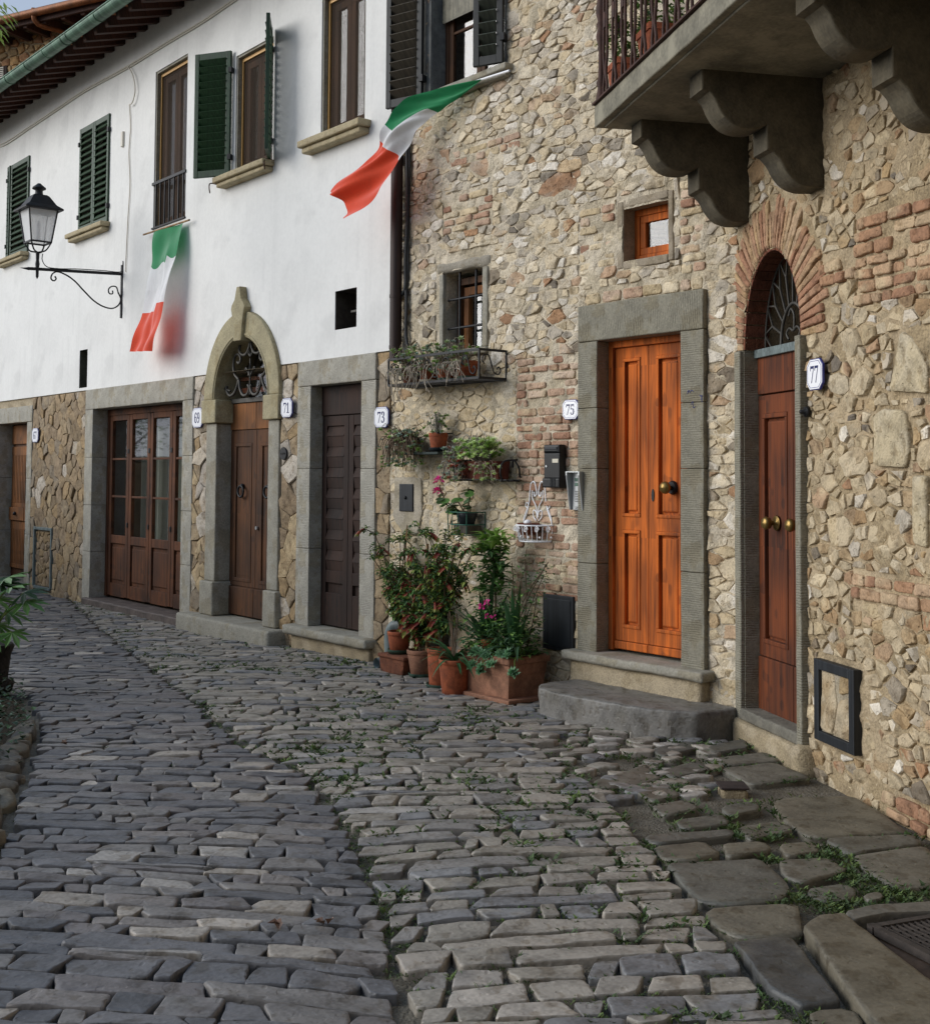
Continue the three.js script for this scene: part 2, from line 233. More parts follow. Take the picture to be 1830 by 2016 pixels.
// one stone: outline p (counter-clockwise), standing h proud; map(a, b, height) gives the point
function stone(g, p, o) {
  let q = o.sub ? subdiv(p, o.sub) : p; for (let k = 0; k < (o.round ?? 1); k++) q = chaikin(q, o.cut ?? 0.22);
  if (q.length < 3) return false;
  const c = cen(q), sz = Math.sqrt(Math.abs(area(q))), j = o.jit ?? 0.05, sd = Math.floor(R() * 9999);
  const tx = rr(-1, 1) * (o.tilt ?? 0.1), ty = rr(-1, 1) * (o.tilt ?? 0.1);
  const rough = o.rough ?? 0.25, rings = o.rings || [[1, -0.9], [1, 0.35], [0.93, 0.85], [0.6, 1.0]];
  const ft = o.nf ?? 9;
  const row = rings.map(([k, hh], ri) => q.map(v => {
    const e = 1 + j * (vn(v[0] * 40 + sd, v[1] * 40, 7) - 0.5) * 2; const x = c[0] + (v[0] - c[0]) * k * e, y = c[1] + (v[1] - c[1]) * k * e;
    const nz = (fbm(x * ft * 2 + sd, y * ft * 2, 3, 2) - 0.5) * 2;
    let H = o.h * hh; if (hh > 0.5) H += (x - c[0]) * tx + (y - c[1]) * ty; if (hh > 0) H += o.h * rough * nz * (ri === 1 ? 0.4 : 1);
    return [x, y, H];
  }));
  const ctr = [c[0], c[1], row[row.length - 1].reduce((t, v) => t + v[2], 0) / q.length];
  const mp = o.map || ((a, b, h) => [a, b, h]);
  const P = row.map(r => r.map(v => mp(v[0], v[1], v[2]))), C = mp(...ctr);
  // smooth normals on the grid of rings
  const n = q.length, acc = P.map(r => r.map(() => [0, 0, 0])), ca = [0, 0, 0], faces = [];
  const add = (a, b, d, ra, rb, rd) => { const ux = b[0] - a[0], uy = b[1] - a[1], uz = b[2] - a[2], vx = d[0] - a[0], vy = d[1] - a[1], vz = d[2] - a[2], N = [uy * vz - uz * vy, uz * vx - ux * vz, ux * vy - uy * vx]; for (const r of [ra, rb, rd]) { r[0] += N[0]; r[1] += N[1]; r[2] += N[2]; } faces.push([a, b, d, ra, rb, rd]); };
  for (let r = 0; r + 1 < P.length; r++) for (let i = 0; i < n; i++) { const k = (i + 1) % n; add(P[r][i], P[r][k], P[r + 1][k], acc[r][i], acc[r][k], acc[r + 1][k]); add(P[r][i], P[r + 1][k], P[r + 1][i], acc[r][i], acc[r + 1][k], acc[r + 1][i]); }
  const L = P.length - 1; for (let i = 0; i < n; i++) { const k = (i + 1) % n; add(P[L][i], P[L][k], C, acc[L][i], acc[L][k], ca); }
  const nm = v => { const l = Math.hypot(v[0], v[1], v[2]) || 1; return [v[0] / l, v[1] / l, v[2] / l]; };
  const cv = (pt) => { const t = 0.88 + 0.24 * fbm(pt[0] * 14 + sd, pt[1] * 14 + pt[2] * 14, 9, 2); const w = o.tint ? sst(0.5, 0.75, fbm(pt[0] * 9 + sd, pt[1] * 9 + pt[2] * 9, 19, 3)) : 0; return [0, 1, 2].map(i => lerp(o.col[i], o.tint ? o.tint[i] : 0, w * 0.75) * t); };
  for (const [a, b, d, ra, rb, rd] of faces) { if (!o.flat) { g.tri(a, b, d, cv(a), cv(b), cv(d), nm(ra), nm(rb), nm(rd)); continue; } const ux = b[0] - a[0], uy = b[1] - a[1], uz = b[2] - a[2], vx = d[0] - a[0], vy = d[1] - a[1], vz = d[2] - a[2], N = nm([uy * vz - uz * vy, uz * vx - ux * vz, ux * vy - uy * vx]), bl = r => { const q = nm(r); return nm([0, 1, 2].map(i => lerp(q[i], N[i], o.flat))); }; g.tri(a, b, d, cv(a), cv(b), cv(d), bl(ra), bl(rb), bl(rd)); }
  return sz;
}
// many stones under one parent: the 300 largest as meshes of their own, the rest joined
function layStones(parent, list, mat, name, restName, keep = 290) {
  list.sort((a, b) => b.rank - a.rank);
  const rest = new G();
  list.forEach((s, i) => { srand(s.seed); if (i < keep) { const g = new G(); if (stone(g, s.p, s.o) !== false) part(parent, name, g.out(), s.mat || mat); } else stone(rest, s.p, { ...s.o, round: Math.min(s.o.round ?? 1, 1) }); });
  if (rest.P.length) { const m = part(parent, restName, rest.out(), mat); m.userData.kind = 'stuff'; }
}
// irregular rubble: scattered seeds, nearest-seed cells, kept clear of obstacles
function rubble(x0, x1, y0, y1, rad, opt) {
  const ax = opt.ax ?? 0.62, pts = [], cell = 0.1, grid = new Map(), key = (i, j) => i * 4096 + j, res = [];
  const area_ = (x1 - x0) * (y1 - y0), N = Math.floor(area_ * (opt.tries ?? 900));
  for (let k = 0; k < N; k++) {
    const x = rr(x0, x1), y = rr(y0, y1); if (opt.skip && opt.skip(x, y)) continue; const r = rad(x, y), X = x * ax, gi = Math.floor((X - x0 * ax) / cell), gj = Math.floor((y - y0) / cell); let ok = true;
    for (let a = -2; a <= 2 && ok; a++) for (let b = -2; b <= 2 && ok; b++) for (const q of grid.get(key(gi + a + 10, gj + b + 10)) || []) if (Math.hypot(q[0] - X, q[1] - y) < (r + q[2]) * 0.9) { ok = false; break; }
    if (!ok) continue; const q = [X, y, r, x]; const kk = key(gi + 10, gj + 10); if (!grid.has(kk)) grid.set(kk, []); grid.get(kk).push(q); pts.push(q);
  }
  for (const p of pts) {
    const w = 0.32; let poly = [[p[0] - w, p[1] - w], [p[0] + w, p[1] - w], [p[0] + w, p[1] + w], [p[0] - w, p[1] + w]];
    const gi = Math.floor((p[0] - x0 * ax) / cell), gj = Math.floor((p[1] - y0) / cell);
    for (let a = -4; a <= 4; a++) for (let b = -4; b <= 4; b++) for (const q of grid.get(key(gi + a + 10, gj + b + 10)) || []) { if (q === p) continue; const dx = q[0] - p[0], dy = q[1] - p[1], l = Math.hypot(dx, dy), t = 0.5 + (p[2] - q[2]) / (2 * l) * 0.8; poly = clipHP(poly, dx / l, dy / l, (dx * p[0] + dy * p[1]) / l + l * clamp(t, 0.2, 0.8)); if (poly.length < 3) break; }
    if (poly.length < 3) continue; poly = poly.map(v => [v[0] / ax, v[1]]);
    poly = clipHP(poly, 1, 0, x1); poly = clipHP(poly, -1, 0, -x0); poly = clipHP(poly, 0, 1, y1); poly = clipHP(poly, 0, -1, -y0);
    const c = [p[3], p[1]];
    for (const o of opt.avoid || []) {
      if (o.r !== undefined) { // ellipse: centre x,y radii r, ry
        const dx = (c[0] - o.x) / o.r, dy = (c[1] - o.y) / o.ry, l = Math.hypot(dx, dy) || 1e-3; if (l > 2.2 || (o.half && c[1] < o.y - 0.02)) continue; const px = o.x + dx / l * o.r, py = o.y + dy / l * o.ry; let nx = -dx / o.r, ny = -dy / o.ry; const m = Math.hypot(nx, ny); nx /= m; ny /= m; poly = clipHP(poly, nx, ny, nx * px + ny * py);
      } else {
        const bx0 = Math.min(...poly.map(v => v[0])), bx1 = Math.max(...poly.map(v => v[0])), by0 = Math.min(...poly.map(v => v[1])), by1 = Math.max(...poly.map(v => v[1]));
        if (bx1 < o[0] || bx0 > o[1] || by1 < o[2] || by0 > o[3]) continue;
        const d = [o[0] - c[0], c[0] - o[1], o[2] - c[1], c[1] - o[3]], m = Math.max(...d), e = 0.004; if (m === d[0]) poly = clipHP(poly, 1, 0, o[0] - e); else if (m === d[1]) poly = clipHP(poly, -1, 0, -o[1] - e); else if (m === d[2]) poly = clipHP(poly, 0, 1, o[2] - e); else poly = clipHP(poly, 0, -1, -o[3] - e);
      }
      if (poly.length < 3) break;
    }
    if (poly.length < 3) continue;
    poly = inset(poly, opt.gap(c[0], c[1])); if (poly.length < 3) continue; const ar = area(poly); if (ar < (opt.min ?? 0.0008)) continue;
    // drop slivers of edges
    const q = poly.filter((v, i) => { const b = poly[(i + 1) % poly.length]; return Math.hypot(v[0] - b[0], v[1] - b[1]) > 0.006; }); if (q.length < 3) continue;
    res.push({ p: q, c, area: ar });
  }
  return res;
}
const inR = (x, y, r, e = 0) => x > r[0] - e && x < r[1] + e && y > r[2] - e && y < r[3] + e;
function mortarGrid(x0, x1, y0, y1, st, amp, holes, sd, n0 = 0) { // uneven mortar face, open where the openings are
  const g = new G(), nx = Math.round((x1 - x0) / st), ny = Math.round((y1 - y0) / st), pt = [];
  for (let j = 0; j <= ny; j++) for (let i = 0; i <= nx; i++) { const x = lerp(x0, x1, i / nx), y = lerp(y0, y1, j / ny); pt.push([x, y, n0 + amp * ((fbm(x * 3, y * 3, sd, 2) - 0.5) * 0.8 + (fbm(x * 14, y * 14, sd + 5, 2) - 0.5) * 1.6)]); }
  for (let j = 0; j < ny; j++) for (let i = 0; i < nx; i++) { const k = j * (nx + 1) + i, a = pt[k], b = pt[k + 1], c = pt[k + nx + 2], d = pt[k + nx + 1], mx = (a[0] + b[0]) / 2, my = (a[1] + d[1]) / 2; if (holes.some(h => inR(mx, my, h))) continue; g.quad(a, b, c, d); }
  return g.out();
}
const brickCols = ['#bd9f88', '#c4a891', '#b39079', '#cab29c', '#bfa38d', '#a78069', '#cdb8a3'].map(col);
function brickRect(list, x0, x1, y0, y1, ch, bl, h, cols, skew = 0, prob = 1) {
  let y = y0, r = 0;
  while (y < y1 - ch * 0.5) {
    let x = x0 - (r % 2) * bl * rr(0.3, 0.6) + rr(-0.02, 0.02); const hh = ch * rr(0.85, 1.1);
    while (x < x1) { const l = bl * (R() < 0.25 ? rr(0.45, 0.6) : rr(0.8, 1.1)), a = Math.max(x, x0), b = Math.min(x + l - 0.014, x1); if (b - a > 0.05 && R() < prob) { const e = () => rr(-0.006, 0.006), k = (X) => skew * (X - x0), p = [[a + e(), y + e() + k(a)], [b + e(), y + e() + k(b)], [b + e(), y + hh - 0.014 + e() + k(b)], [a + e(), y + hh - 0.014 + e() + k(a)]]; list.push({ p, rank: area(p), seed: Math.floor(R() * 1e9), o: { h: h * rr(0.6, 1.3), sub: 0.06, round: 1, cut: 0.2, jit: 0.03, tilt: 0.06, rough: 0.3, col: pick(cols), tint: R() < 0.6 ? col('#c7b595') : null } }); } x += l; }
    y += hh; r++;
  }
}

// ---------------------------------------------------------------- the street
const seam = [[300, 1325], [347, 1363], [420, 1425], [487, 1483], [585, 1519], [654, 1588], [688, 1648], [731, 1752], [757, 1820], [774, 1906], [790, 2016], [800, 2100]].map(p => gnd(...p));
const flagEdge = [[1000, 1437], [1030, 1455], [1091, 1497], [1137, 1529], [1188, 1566], [1215, 1603], [1243, 1635], [1280, 1677], [1331, 1742], [1382, 1802], [1419, 1853], [1470, 1917], [1539, 1996], [1600, 2070]].map(p => gnd(...p));
const gardenEdge = [[-20, 1255], [30, 1280], [48, 1330], [52, 1390], [75, 1438], [60, 1490], [30, 1580], [0, 1655], [-40, 1740], [-150, 1950], [-230, 2150]].map(p => gnd(...p));
const lineX = (L, Z) => { for (let i = 0; i + 1 < L.length; i++) { const a = L[i], b = L[i + 1]; if ((a[1] >= Z && b[1] <= Z) || (a[1] <= Z && b[1] >= Z)) return lerp(a[0], b[0], (Z - a[1]) / ((b[1] - a[1]) || 1e-6)); } return Z > L[0][1] ? L[0][0] + (L[0][0] - L[1][0]) / ((L[0][1] - L[1][1]) || 1e-6) * (Z - L[0][1]) : L[L.length - 1][0]; };
const gH = (X, Z) => { const dx = X - lineX(seam, Z); return gY(X, Z) - 0.016 * Math.exp(-dx * dx / 0.08) * sst(9, 5, Z); };
const gmap = (a, b, h) => [a, gH(a, b) + h, -b];
{ // base sheet of sandy bedding, rising and falling with the street, out to the horizon
  const g = new G(), xs = [], zs = [];
  for (let x = -12; x <= 9; x += 0.12) xs.push(x); for (let z = 2.2; z < 9; z += 0.08) zs.push(z); for (let z = 9; z <= 26; z += 0.25) zs.push(z);
  const X = [-300, -60, ...xs, 60, 300], Z = [-200, -20, ...zs, 60, 300];
  const pt = Z.map(z => X.map(x => { const inn = x >= -12 && x <= 9 && z >= 2 && z <= 26; return [x, (inn ? gH(x, z) + 0.014 * (fbm(x * 9, z * 9, 3, 3) - 0.5) : gY(clamp(x, -12, 9), clamp(z, 2, 26))) - 0.012, -z]; }));
  for (let j = 0; j + 1 < Z.length; j++) for (let i = 0; i + 1 < X.length; i++) g.quad(pt[j][i], pt[j][i + 1], pt[j + 1][i + 1], pt[j + 1][i]);
  const geo = mergeVertices(g.out(), 1e-4); geo.computeVertexNormals();
  struct('ground', geo, mat('#716c62', { map: 'mortar', bump: 'mortarB', bs: 0.02, s: 1.6 }));
}
const street = new THREE.Group(); street.name = 'cobbled_street'; street.userData = { kind: 'structure' }; scene.add(street); street.off = [0, 0, 0];
const jointPts = []; // where grass can root
const cobCols = ['#6f7074', '#67686d', '#7a7979', '#726f70', '#807e7d', '#616368', '#827e7c', '#6a6c71'].map(col), cobWarm = ['#959189', '#9f9a92', '#8a8886', '#a6a097', '#928e88', '#7b7c7f', '#86888b', '#9a958c'].map(col), cobPale = ['#a9a6a2', '#b2aca4', '#a19b93'].map(col);
const cobs = [];
function field(zs, tilt, xL, xR, cols, gap, hMin, hMax, grass, row0, row1, len0, len1) {
  let q = zs[0], r = 0;
  while (q < zs[1]) {
    const far = sst(9, 14, q), dq = rr(row0, row1) * lerp(1, 1.25, far), wob = (x, k) => 0.05 * (vn(x * 1.1 + 31, k * 3.7, 8) - 0.5) + 0.03 * (vn(x * 3.3, k * 1.9, 9) - 0.5);
    let xl = xL(q), xe = xR(q); for (let k = 0; k < 3; k++) { xl = xL(q + dq / 2 + tilt(xl, q)); xe = xR(q + dq / 2 + tilt(xe, q)); } let x = xl - rr(0, 0.3);
    while (x < xe) {
      let l = R() < 0.07 ? rr(0.45, 0.7) : R() < 0.3 ? rr(len0 * 0.55, len0) : rr(len0, len1); l *= lerp(1, 1.2, far);
      let a = x, b = x + l; x = b; if (b < xl - 0.02 || a > xe + 0.02) continue; a = Math.max(a, xl + rr(0, 0.02)); b = Math.min(b, xe - rr(0, 0.02)); if (b - a < 0.07) continue;
      const sp = (b - a > 0.3 && R() < 0.12) ? 2 : 1;
      for (let k = 0; k < sp; k++) {
        const qa = q + dq * k / sp, qb = q + dq * (k + 1) / sp, sl = rr(-0.03, 0.03), sr = rr(-0.03, 0.03), Zf = (xx, qq, kk) => qq + tilt(xx, qq) + wob(xx, kk);
        const mid = (a + b) / 2, lo = r + k / sp, hi = r + (k + 1) / sp;
        let p = [[a - sl, Zf(a, qa, lo)], [mid, Zf(mid, qa, lo)], [b - sr, Zf(b, qa, lo)], [b + sr, Zf(b, qb, hi)], [mid, Zf(mid, qb, hi)], [a + sl, Zf(a, qb, hi)]];
        const gp = gap * rr(0.6, 1.5); const c0 = cen(p); p = p.map(v => { const dx = v[0] - c0[0], dz = v[1] - c0[1]; return [c0[0] + dx * (1 - gp / Math.abs(b - a) * 2), c0[1] + dz * (1 - gp / (dq / sp) * 2)]; });
        if (area(p) < 0.004) continue; const c = R() < 0.08 ? pick(cobPale) : pick(cols);
        cobs.push({ p, rank: area(p) / Math.pow(c0[1], 2.2), seed: Math.floor(R() * 1e9), o: { h: rr(hMin, hMax), map: gmap, sub: 0.06, round: 1, cut: 0.16, jit: 0.05, tilt: 0.04, rough: 0.26, nf: 6, flat: 0.25, rings: [[1.01, -0.9], [1.0, 0.62], [0.978, 0.94], [0.9, 1.0], [0.5, 1.0]], col: c, tint: R() < 0.3 ? pick(cols) : null } });
        if (grass > 0) for (let t = 0; t < 10; t++) { const e = Math.floor(R() * 6), u = R(), v0 = p[e], v1 = p[(e + 1) % 6]; jointPts.push([lerp(v0[0], v1[0], u) + rr(-0.012, 0.012), lerp(v0[1], v1[1], u) + rr(-0.012, 0.012), grass]); }
      }
    }
    q += dq; r++;
  }
}
srand(11);
const farL = (q) => q > 9.3 ? -q * 0.42 - 0.6 : lineX(gardenEdge, q) + 0.03;
const facX = (Z) => (10.28 - Z) * 0.798;
field([3.0, 21], (x, q) => -0.10 * (x + 0.4) * sst(9, 4, q), farL, q => Math.min(lineX(seam, q), facX(q) + 0.1) + 0.008, cobCols, 0.0055, 0.018, 0.03, 0.12, 0.085, 0.14, 0.14, 0.33);
srand(12);
field([3.0, 18], (x, q) => 0.10 * (x - 0.1) * sst(10, 4, q), q => lineX(seam, q) + 0.012, q => Math.min(q < 8.05 ? lineX(flagEdge, q) : 9, facX(q) + 0.1), cobWarm, 0.0115, 0.018, 0.03, 1, 0.105, 0.155, 0.14, 0.29);
// the big flagstones by the doors, from their outlines
const Zm = (x, y) => [(2000 + x * 0.9388) / 2.0317, (2300 + y * 0.9388) / 2.0317];
const flags = [
  [[1150, 965], [1240, 945], [1500, 940], [1620, 1010], [1745, 1100], [1370, 1118], [1285, 1108], [1190, 1030]],
  [[1375, 1128], [1760, 1112], [1800, 1150], [1480, 1192]], [[1490, 1200], [1810, 1158], [1900, 1260], [1880, 1330], [1690, 1345], [1560, 1270]],
  [[700, 1235], [905, 1222], [1110, 1215], [1240, 1330], [1200, 1388], [960, 1408], [835, 1392]],
  [[860, 1424], [1020, 1412], [1270, 1402], [1290, 1540], [1005, 1548], [905, 1490]],
  [[645, 1165], [865, 1142], [945, 1192], [820, 1226], [695, 1220]], [[1185, 1215], [1385, 1203], [1485, 1262], [1275, 1320], [1195, 1280]],
  [[1295, 1342], [1480, 1312], [1525, 1352], [1480, 1392], [1330, 1392]],
  [[385, 885], [620, 812], [690, 870], [565, 902], [405, 918]], [[550, 912], [720, 892], [768, 940], [645, 968]],
  [[675, 842], [835, 792], [905, 832], [735, 872]], [[850, 790], [1130, 755], [1195, 795], [965, 812]], [[935, 825], [1170, 802], [1330, 868], [1065, 892]],
  [[935, 990], [1085, 965], [1112, 1005], [965, 1030]], [[745, 1050], [940, 1022], [985, 1062], [765, 1092]], [[605, 1112], [990, 1086], [1005, 1112], [645, 1150]],
  [[945, 1152], [1120, 1142], [1165, 1180], [960, 1205]], [[640, 985], [790, 962], [860, 1000], [690, 1030]], [[1000, 1080], [1180, 1050], [1260, 1090], [1060, 1130]], [[1180, 1150], [1330, 1135], [1370, 1180], [1210, 1200]],
  [[1540, 1372], [1610, 1355], [1640, 1385], [1560, 1398]], [[640, 740], [830, 700], [880, 730], [690, 775]], [[880, 735], [1040, 700], [1060, 740], [900, 765]],
  [[1310, 1860], [1500, 1850], [1560, 1930], [1350, 1990]],
];
srand(21);
for (const f of flags) {
  let p = f.map(v => gnd(...Zm(...v), 0.02)); if (area(p) < 0) p.reverse(); if (p.some(v => v[0] > 2.2 && v[1] > 6.4 && false)) continue;
  cobs.push({ p, rank: 9, seed: Math.floor(R() * 1e9), o: { h: rr(0.022, 0.032), map: gmap, sub: 0.12, round: 1, cut: 0.25, jit: 0.01, tilt: 0.01, rough: 0.18, nf: 3, rings: [[1.0, -0.9], [0.995, 0.4], [0.975, 0.92], [0.85, 1.0], [0.5, 1.0]], col: pick(['#686862', '#727068', '#63635e', '#726e62'].map(col)), tint: col('#605e55') } });
  for (let t = 0; t < 26; t++) { const e = Math.floor(R() * p.length), u = R(), a = p[e], b = p[(e + 1) % p.length]; jointPts.push([lerp(a[0], b[0], u) + rr(-0.015, 0.015), lerp(a[1], b[1], u) + rr(-0.015, 0.015), 0.8]); }
}
{ const p = [[990, 1572], [1120, 1560], [1240, 1558], [1350, 1690], [1450, 1830], [1280, 1852], [1150, 1790], [1060, 1670]].map(v => gnd(...Zm(...v), 0.02)); if (area(p) < 0) p.reverse(); cobs.push({ p, rank: 9.5, seed: 77, o: { h: 0.036, map: gmap, sub: 0.05, round: 1, jit: 0.012, tilt: 0, rough: 0.3, nf: 3.5, rings: [[1, -0.9], [0.995, 0.6], [0.97, 0.95], [0.9, 1], [0.75, 1], [0.6, 1], [0.45, 1], [0.3, 1], [0.15, 1]], col: col('#4d4f50'), tint: col('#5f5e58') } }); }
// small setts between the step and the flags, and between the pots and the step
srand(23);
for (const [x0, y0, x1, y1, n] of [[1010, 1440, 1330, 1525, 90], [760, 1345, 1060, 1420, 40], [1180, 1500, 1400, 1570, 50], [1300, 1455, 1450, 1500, 30]]) for (let k = 0; k < n; k++) {
  const c = gnd(rr(x0, x1), rr(y0, y1), 0.02), w = rr(0.05, 0.13), d = rr(0.04, 0.07), a = rr(-0.3, 0.3); if (cobs.some(s => s.small && Math.hypot(s.small[0] - c[0], (s.small[1] - c[1]) * 1.5) < 0.15)) continue;
  const p = []; for (let t = 0; t < 7; t++) { const th = t / 7 * 6.283, r = rr(0.8, 1.15); const dx = Math.cos(th) * w * r, dz = Math.sin(th) * d * r; p.push([c[0] + dx * Math.cos(a) - dz * Math.sin(a), c[1] + dx * Math.sin(a) + dz * Math.cos(a)]); }
  cobs.push({ small: c, p, rank: 0.0005, seed: Math.floor(R() * 1e9), o: { h: rr(0.022, 0.032), map: gmap, sub: 0.04, round: 0, jit: 0.1, tilt: 0.06, rough: 0.3, flat: 0.3, rings: [[1, -0.9], [1, 0.55], [0.95, 0.93], [0.6, 1]], col: pick(cobWarm.concat(cobPale)) } });
  for (let t = 0; t < 5; t++) { const v = p[Math.floor(R() * 7)]; jointPts.push([v[0], v[1], 0.9]); }
}
for (const [f, h] of [[[[1285, 1482], [1340, 1445], [1455, 1432], [1600, 1545], [1720, 1640], [1900, 1770], [1900, 2000], [1640, 1960], [1540, 1850], [1430, 1705]], 0.055], [[[1462, 1428], [1650, 1398], [1900, 1380], [1900, 1428], [1650, 1440], [1490, 1465]], 0.05]]) {
  const p = f.map(v => gnd(...Zm(...v), 0.05)); if (area(p) < 0) p.reverse();
  cobs.push({ p, rank: 9.8, seed: 5 + f.length, o: { h, map: gmap, sub: 0.05, round: 1, jit: 0.012, tilt: 0, rough: 0.2, nf: 2.5, rings: [[1.02, -0.9], [1, 0.3], [0.985, 0.75], [0.95, 0.97], [0.85, 1.0], [0.7, 1.0], [0.55, 1], [0.4, 1], [0.25, 1], [0.12, 1]], col: col(h > 0.052 ? '#6d685b' : '#6c6b66'), tint: col('#5f5b50') } });
}
layStones(street, cobs, M.cobble, 'paving_stone', 'small_paving_stones', 295);
// ---------------------------------------------------------------- builders for walls, frames, doors, shutters
const rect = (x0, x1, y0, y1) => [[x0, y0], [x1, y0], [x1, y1], [x0, y1]];
function ell(cx, cy, rx, ry, a0, a1, n) { const o = []; for (let i = 0; i <= n; i++) { const t = lerp(a0, a1, i / n); o.push([cx + rx * Math.cos(t), cy + ry * Math.sin(t)]); } return o; }
const geoOut = (g, c) => new G().geo(g, c).out();
function room(house, s0, s1, y0, y1, n0, d, m = M.room) { // the dark space behind a window
  const g = new G(), a = [[s0, y0], [s1, y0], [s1, y1], [s0, y1]]; for (let i = 0; i < 4; i++) { const p = a[i], q = a[(i + 1) % 4]; g.quad([p[0], p[1], n0], [p[0], p[1], n0 - d], [q[0], q[1], n0 - d], [q[0], q[1], n0]); } g.quad([s0, y0, n0 - d], [s0, y1, n0 - d], [s1, y1, n0 - d], [s1, y0, n0 - d]);
  const mm = part(house, 'room', g.out(), m); return mm;
}
function roughBox(x0, x1, y0, y1, z0, z1, bev, amp, st = 0.08) { // a worn block: edges and faces a little uneven
  const nx = Math.max(3, Math.round((x1 - x0) / st)), ny = Math.max(3, Math.round((y1 - y0) / st)), nz = Math.max(3, Math.round((z1 - z0) / st));
  const g = new THREE.BoxGeometry(x1 - x0, y1 - y0, z1 - z0, nx, ny, nz), p = g.attributes.position, hx = (x1 - x0) / 2, hy = (y1 - y0) / 2, hz = (z1 - z0) / 2, cx = (x0 + x1) / 2, cy = (y0 + y1) / 2, cz = (z0 + z1) / 2;
  const sq = (v, h, n) => { const w = 2 * h / n, t = Math.abs(v); return Math.abs(t - (h - w)) < 1e-5 && n > 2 ? Math.sign(v) * Math.max(h - bev * 1.6, h - w) : v; };
  for (let i = 0; i < p.count; i++) {
    let x = sq(p.getX(i), hx, nx), y = sq(p.getY(i), hy, ny), z = sq(p.getZ(i), hz, nz); const ex = Math.abs(Math.abs(x) - hx) < 1e-5, ey = Math.abs(Math.abs(y) - hy) < 1e-5, ez = Math.abs(Math.abs(z) - hz) < 1e-5, k = ex + ey + ez;
    if (k > 1) { const b = bev * (0.35 + 0.5 * fbm((x + cx) * 9, (y + cy + z + cz) * 9, 3, 2)); if (ex) x -= Math.sign(x) * b; if (ey) y -= Math.sign(y) * b; if (ez) z -= Math.sign(z) * b; }
    const q = (s) => amp * 2 * (fbm((x + cx) * 6 + s, (y + cy) * 6 + (z + cz) * 6, 5, 3) - 0.5);
    p.setXYZ(i, x + cx + (ex ? q(0) : 0), y + cy + (ey ? q(9) : 0), z + cz + (ez ? q(17) : 0));
  }
  let m = g.clone(); m.deleteAttribute('uv'); m.deleteAttribute('normal'); m = mergeVertices(m, 1e-5); m.computeVertexNormals(); return m;
}
const RB = (...a) => geoOut(roughBox(...a));
function jambs(parent, o0, o1, i0, i1, y0, yi, yo, n0, n1, m, cuts, lm) { // stone door case: blocks left and right, lintel on top
  for (const [a, b] of [[o0, i0], [i1, o1]]) { let y = y0; const ys = [...cuts, yi]; ys.forEach((t, k) => { part(parent, 'jamb_block', RB(a, b, y, t - 0.0015, n0, n1 + rr(-0.0015, 0.0015), 0.005, 0.002, 0.07), m); y = t; }); }
  part(parent, 'lintel', RB(o0, o1, yi, yo, n0, n1 + 0.004, 0.008, 0.003, 0.07), lm || m);
}
function leaf(parent, name, s0, s1, y0, y1, n, m, panels, o = {}) { // framed door leaf with raised panels
  const th = o.th ?? 0.045, holes = panels.map(p => rect(...p)), b = part(parent, name, geoOut(extr(rect(s0, s1, y0, y1), n - th, n, 0.003, holes)), m);
  for (const [a, c, d, e] of panels) {
    const g = new G(); const w = o.mould ?? 0.022; // moulding round the panel
    for (const q of [[a, c, d, d + w], [a, c, e - w, e], [a, a + w, d + w, e - w], [c - w, c, d + w, e - w]]) g.geo(bevBox(q[0], q[1], q[2], q[3], n - th + 0.004, n + 0.008, 0.006));
    part(b, 'moulding', g.out(), o.mm || m);
    const p = new G(); p.box(a + w, c - w, d + w, e - w, n - th, n - 0.026); p.geo(bevBox(a + w + 0.018, c - w - 0.018, d + w + 0.018, e - w - 0.018, n - 0.04, n - 0.008, 0.012)); part(b, 'panel', p.out(), o.pm || m);
  }
  return b;
}
function shutter(house, x, y, n, ang, w, h, m, sgn, o = {}) { // louvred leaf; hinge at x, runs sgn along the wall, opened by ang
  const t = 0.04, st = 0.055, g = new G(), N = o.N ?? Math.round((h - 0.16) / 0.088);
  const X = v => sgn * v, bx = (a, b, c, d, e, f) => g.geo(bevBox(Math.min(X(a), X(b)), Math.max(X(a), X(b)), c, d, e, f, 0.004));
  bx(0, st, 0, h, 0, t); bx(w - st, w, 0, h, 0, t); bx(st, w - st, 0, 0.075, 0.003, t - 0.003); bx(st, w - st, h - 0.075, h, 0.003, t - 0.003);
  const b = part(house, 'shutter', g.out(), m, o.label); b.position.set(x, y, n); b.rotation.y = ang;
  const sg = new THREE.BoxGeometry(w - 2 * st, 0.011, 0.1); sg.rotateX(o.tilt ?? 0.9); const sG = geoOut(sg);
  for (let k = 0; k < N; k++) { const s = new THREE.Mesh(sG, o.sm || m); s.name = 'slat'; s.castShadow = s.receiveShadow = true; s.position.set(X(w / 2), 0.075 + (h - 0.15) * (k + 0.5) / N, t / 2); b.add(s); }
  const hg = new G(); for (const yy of [0.18, h - 0.25]) hg.box(X(0) - 0.02, X(0) + 0.02, yy, yy + 0.06, t / 2 - 0.03, t + 0.015); part(b, 'hinge', hg.out(), M.iron);
  return b;
}
function sillAt(house, s0, s1, y, th, pr, m = M.sill) { const g = new G(); g.geo(roughBox(s0, s1, y - th * 0.55, y, -0.25, pr, 0.008, 0.003, 0.07)); g.geo(roughBox(s0 + 0.03, s1 - 0.03, y - th, y - th * 0.55, -0.1, pr - 0.035, 0.01, 0.003, 0.07)); return part(house, 'sill', g.out(), m); }
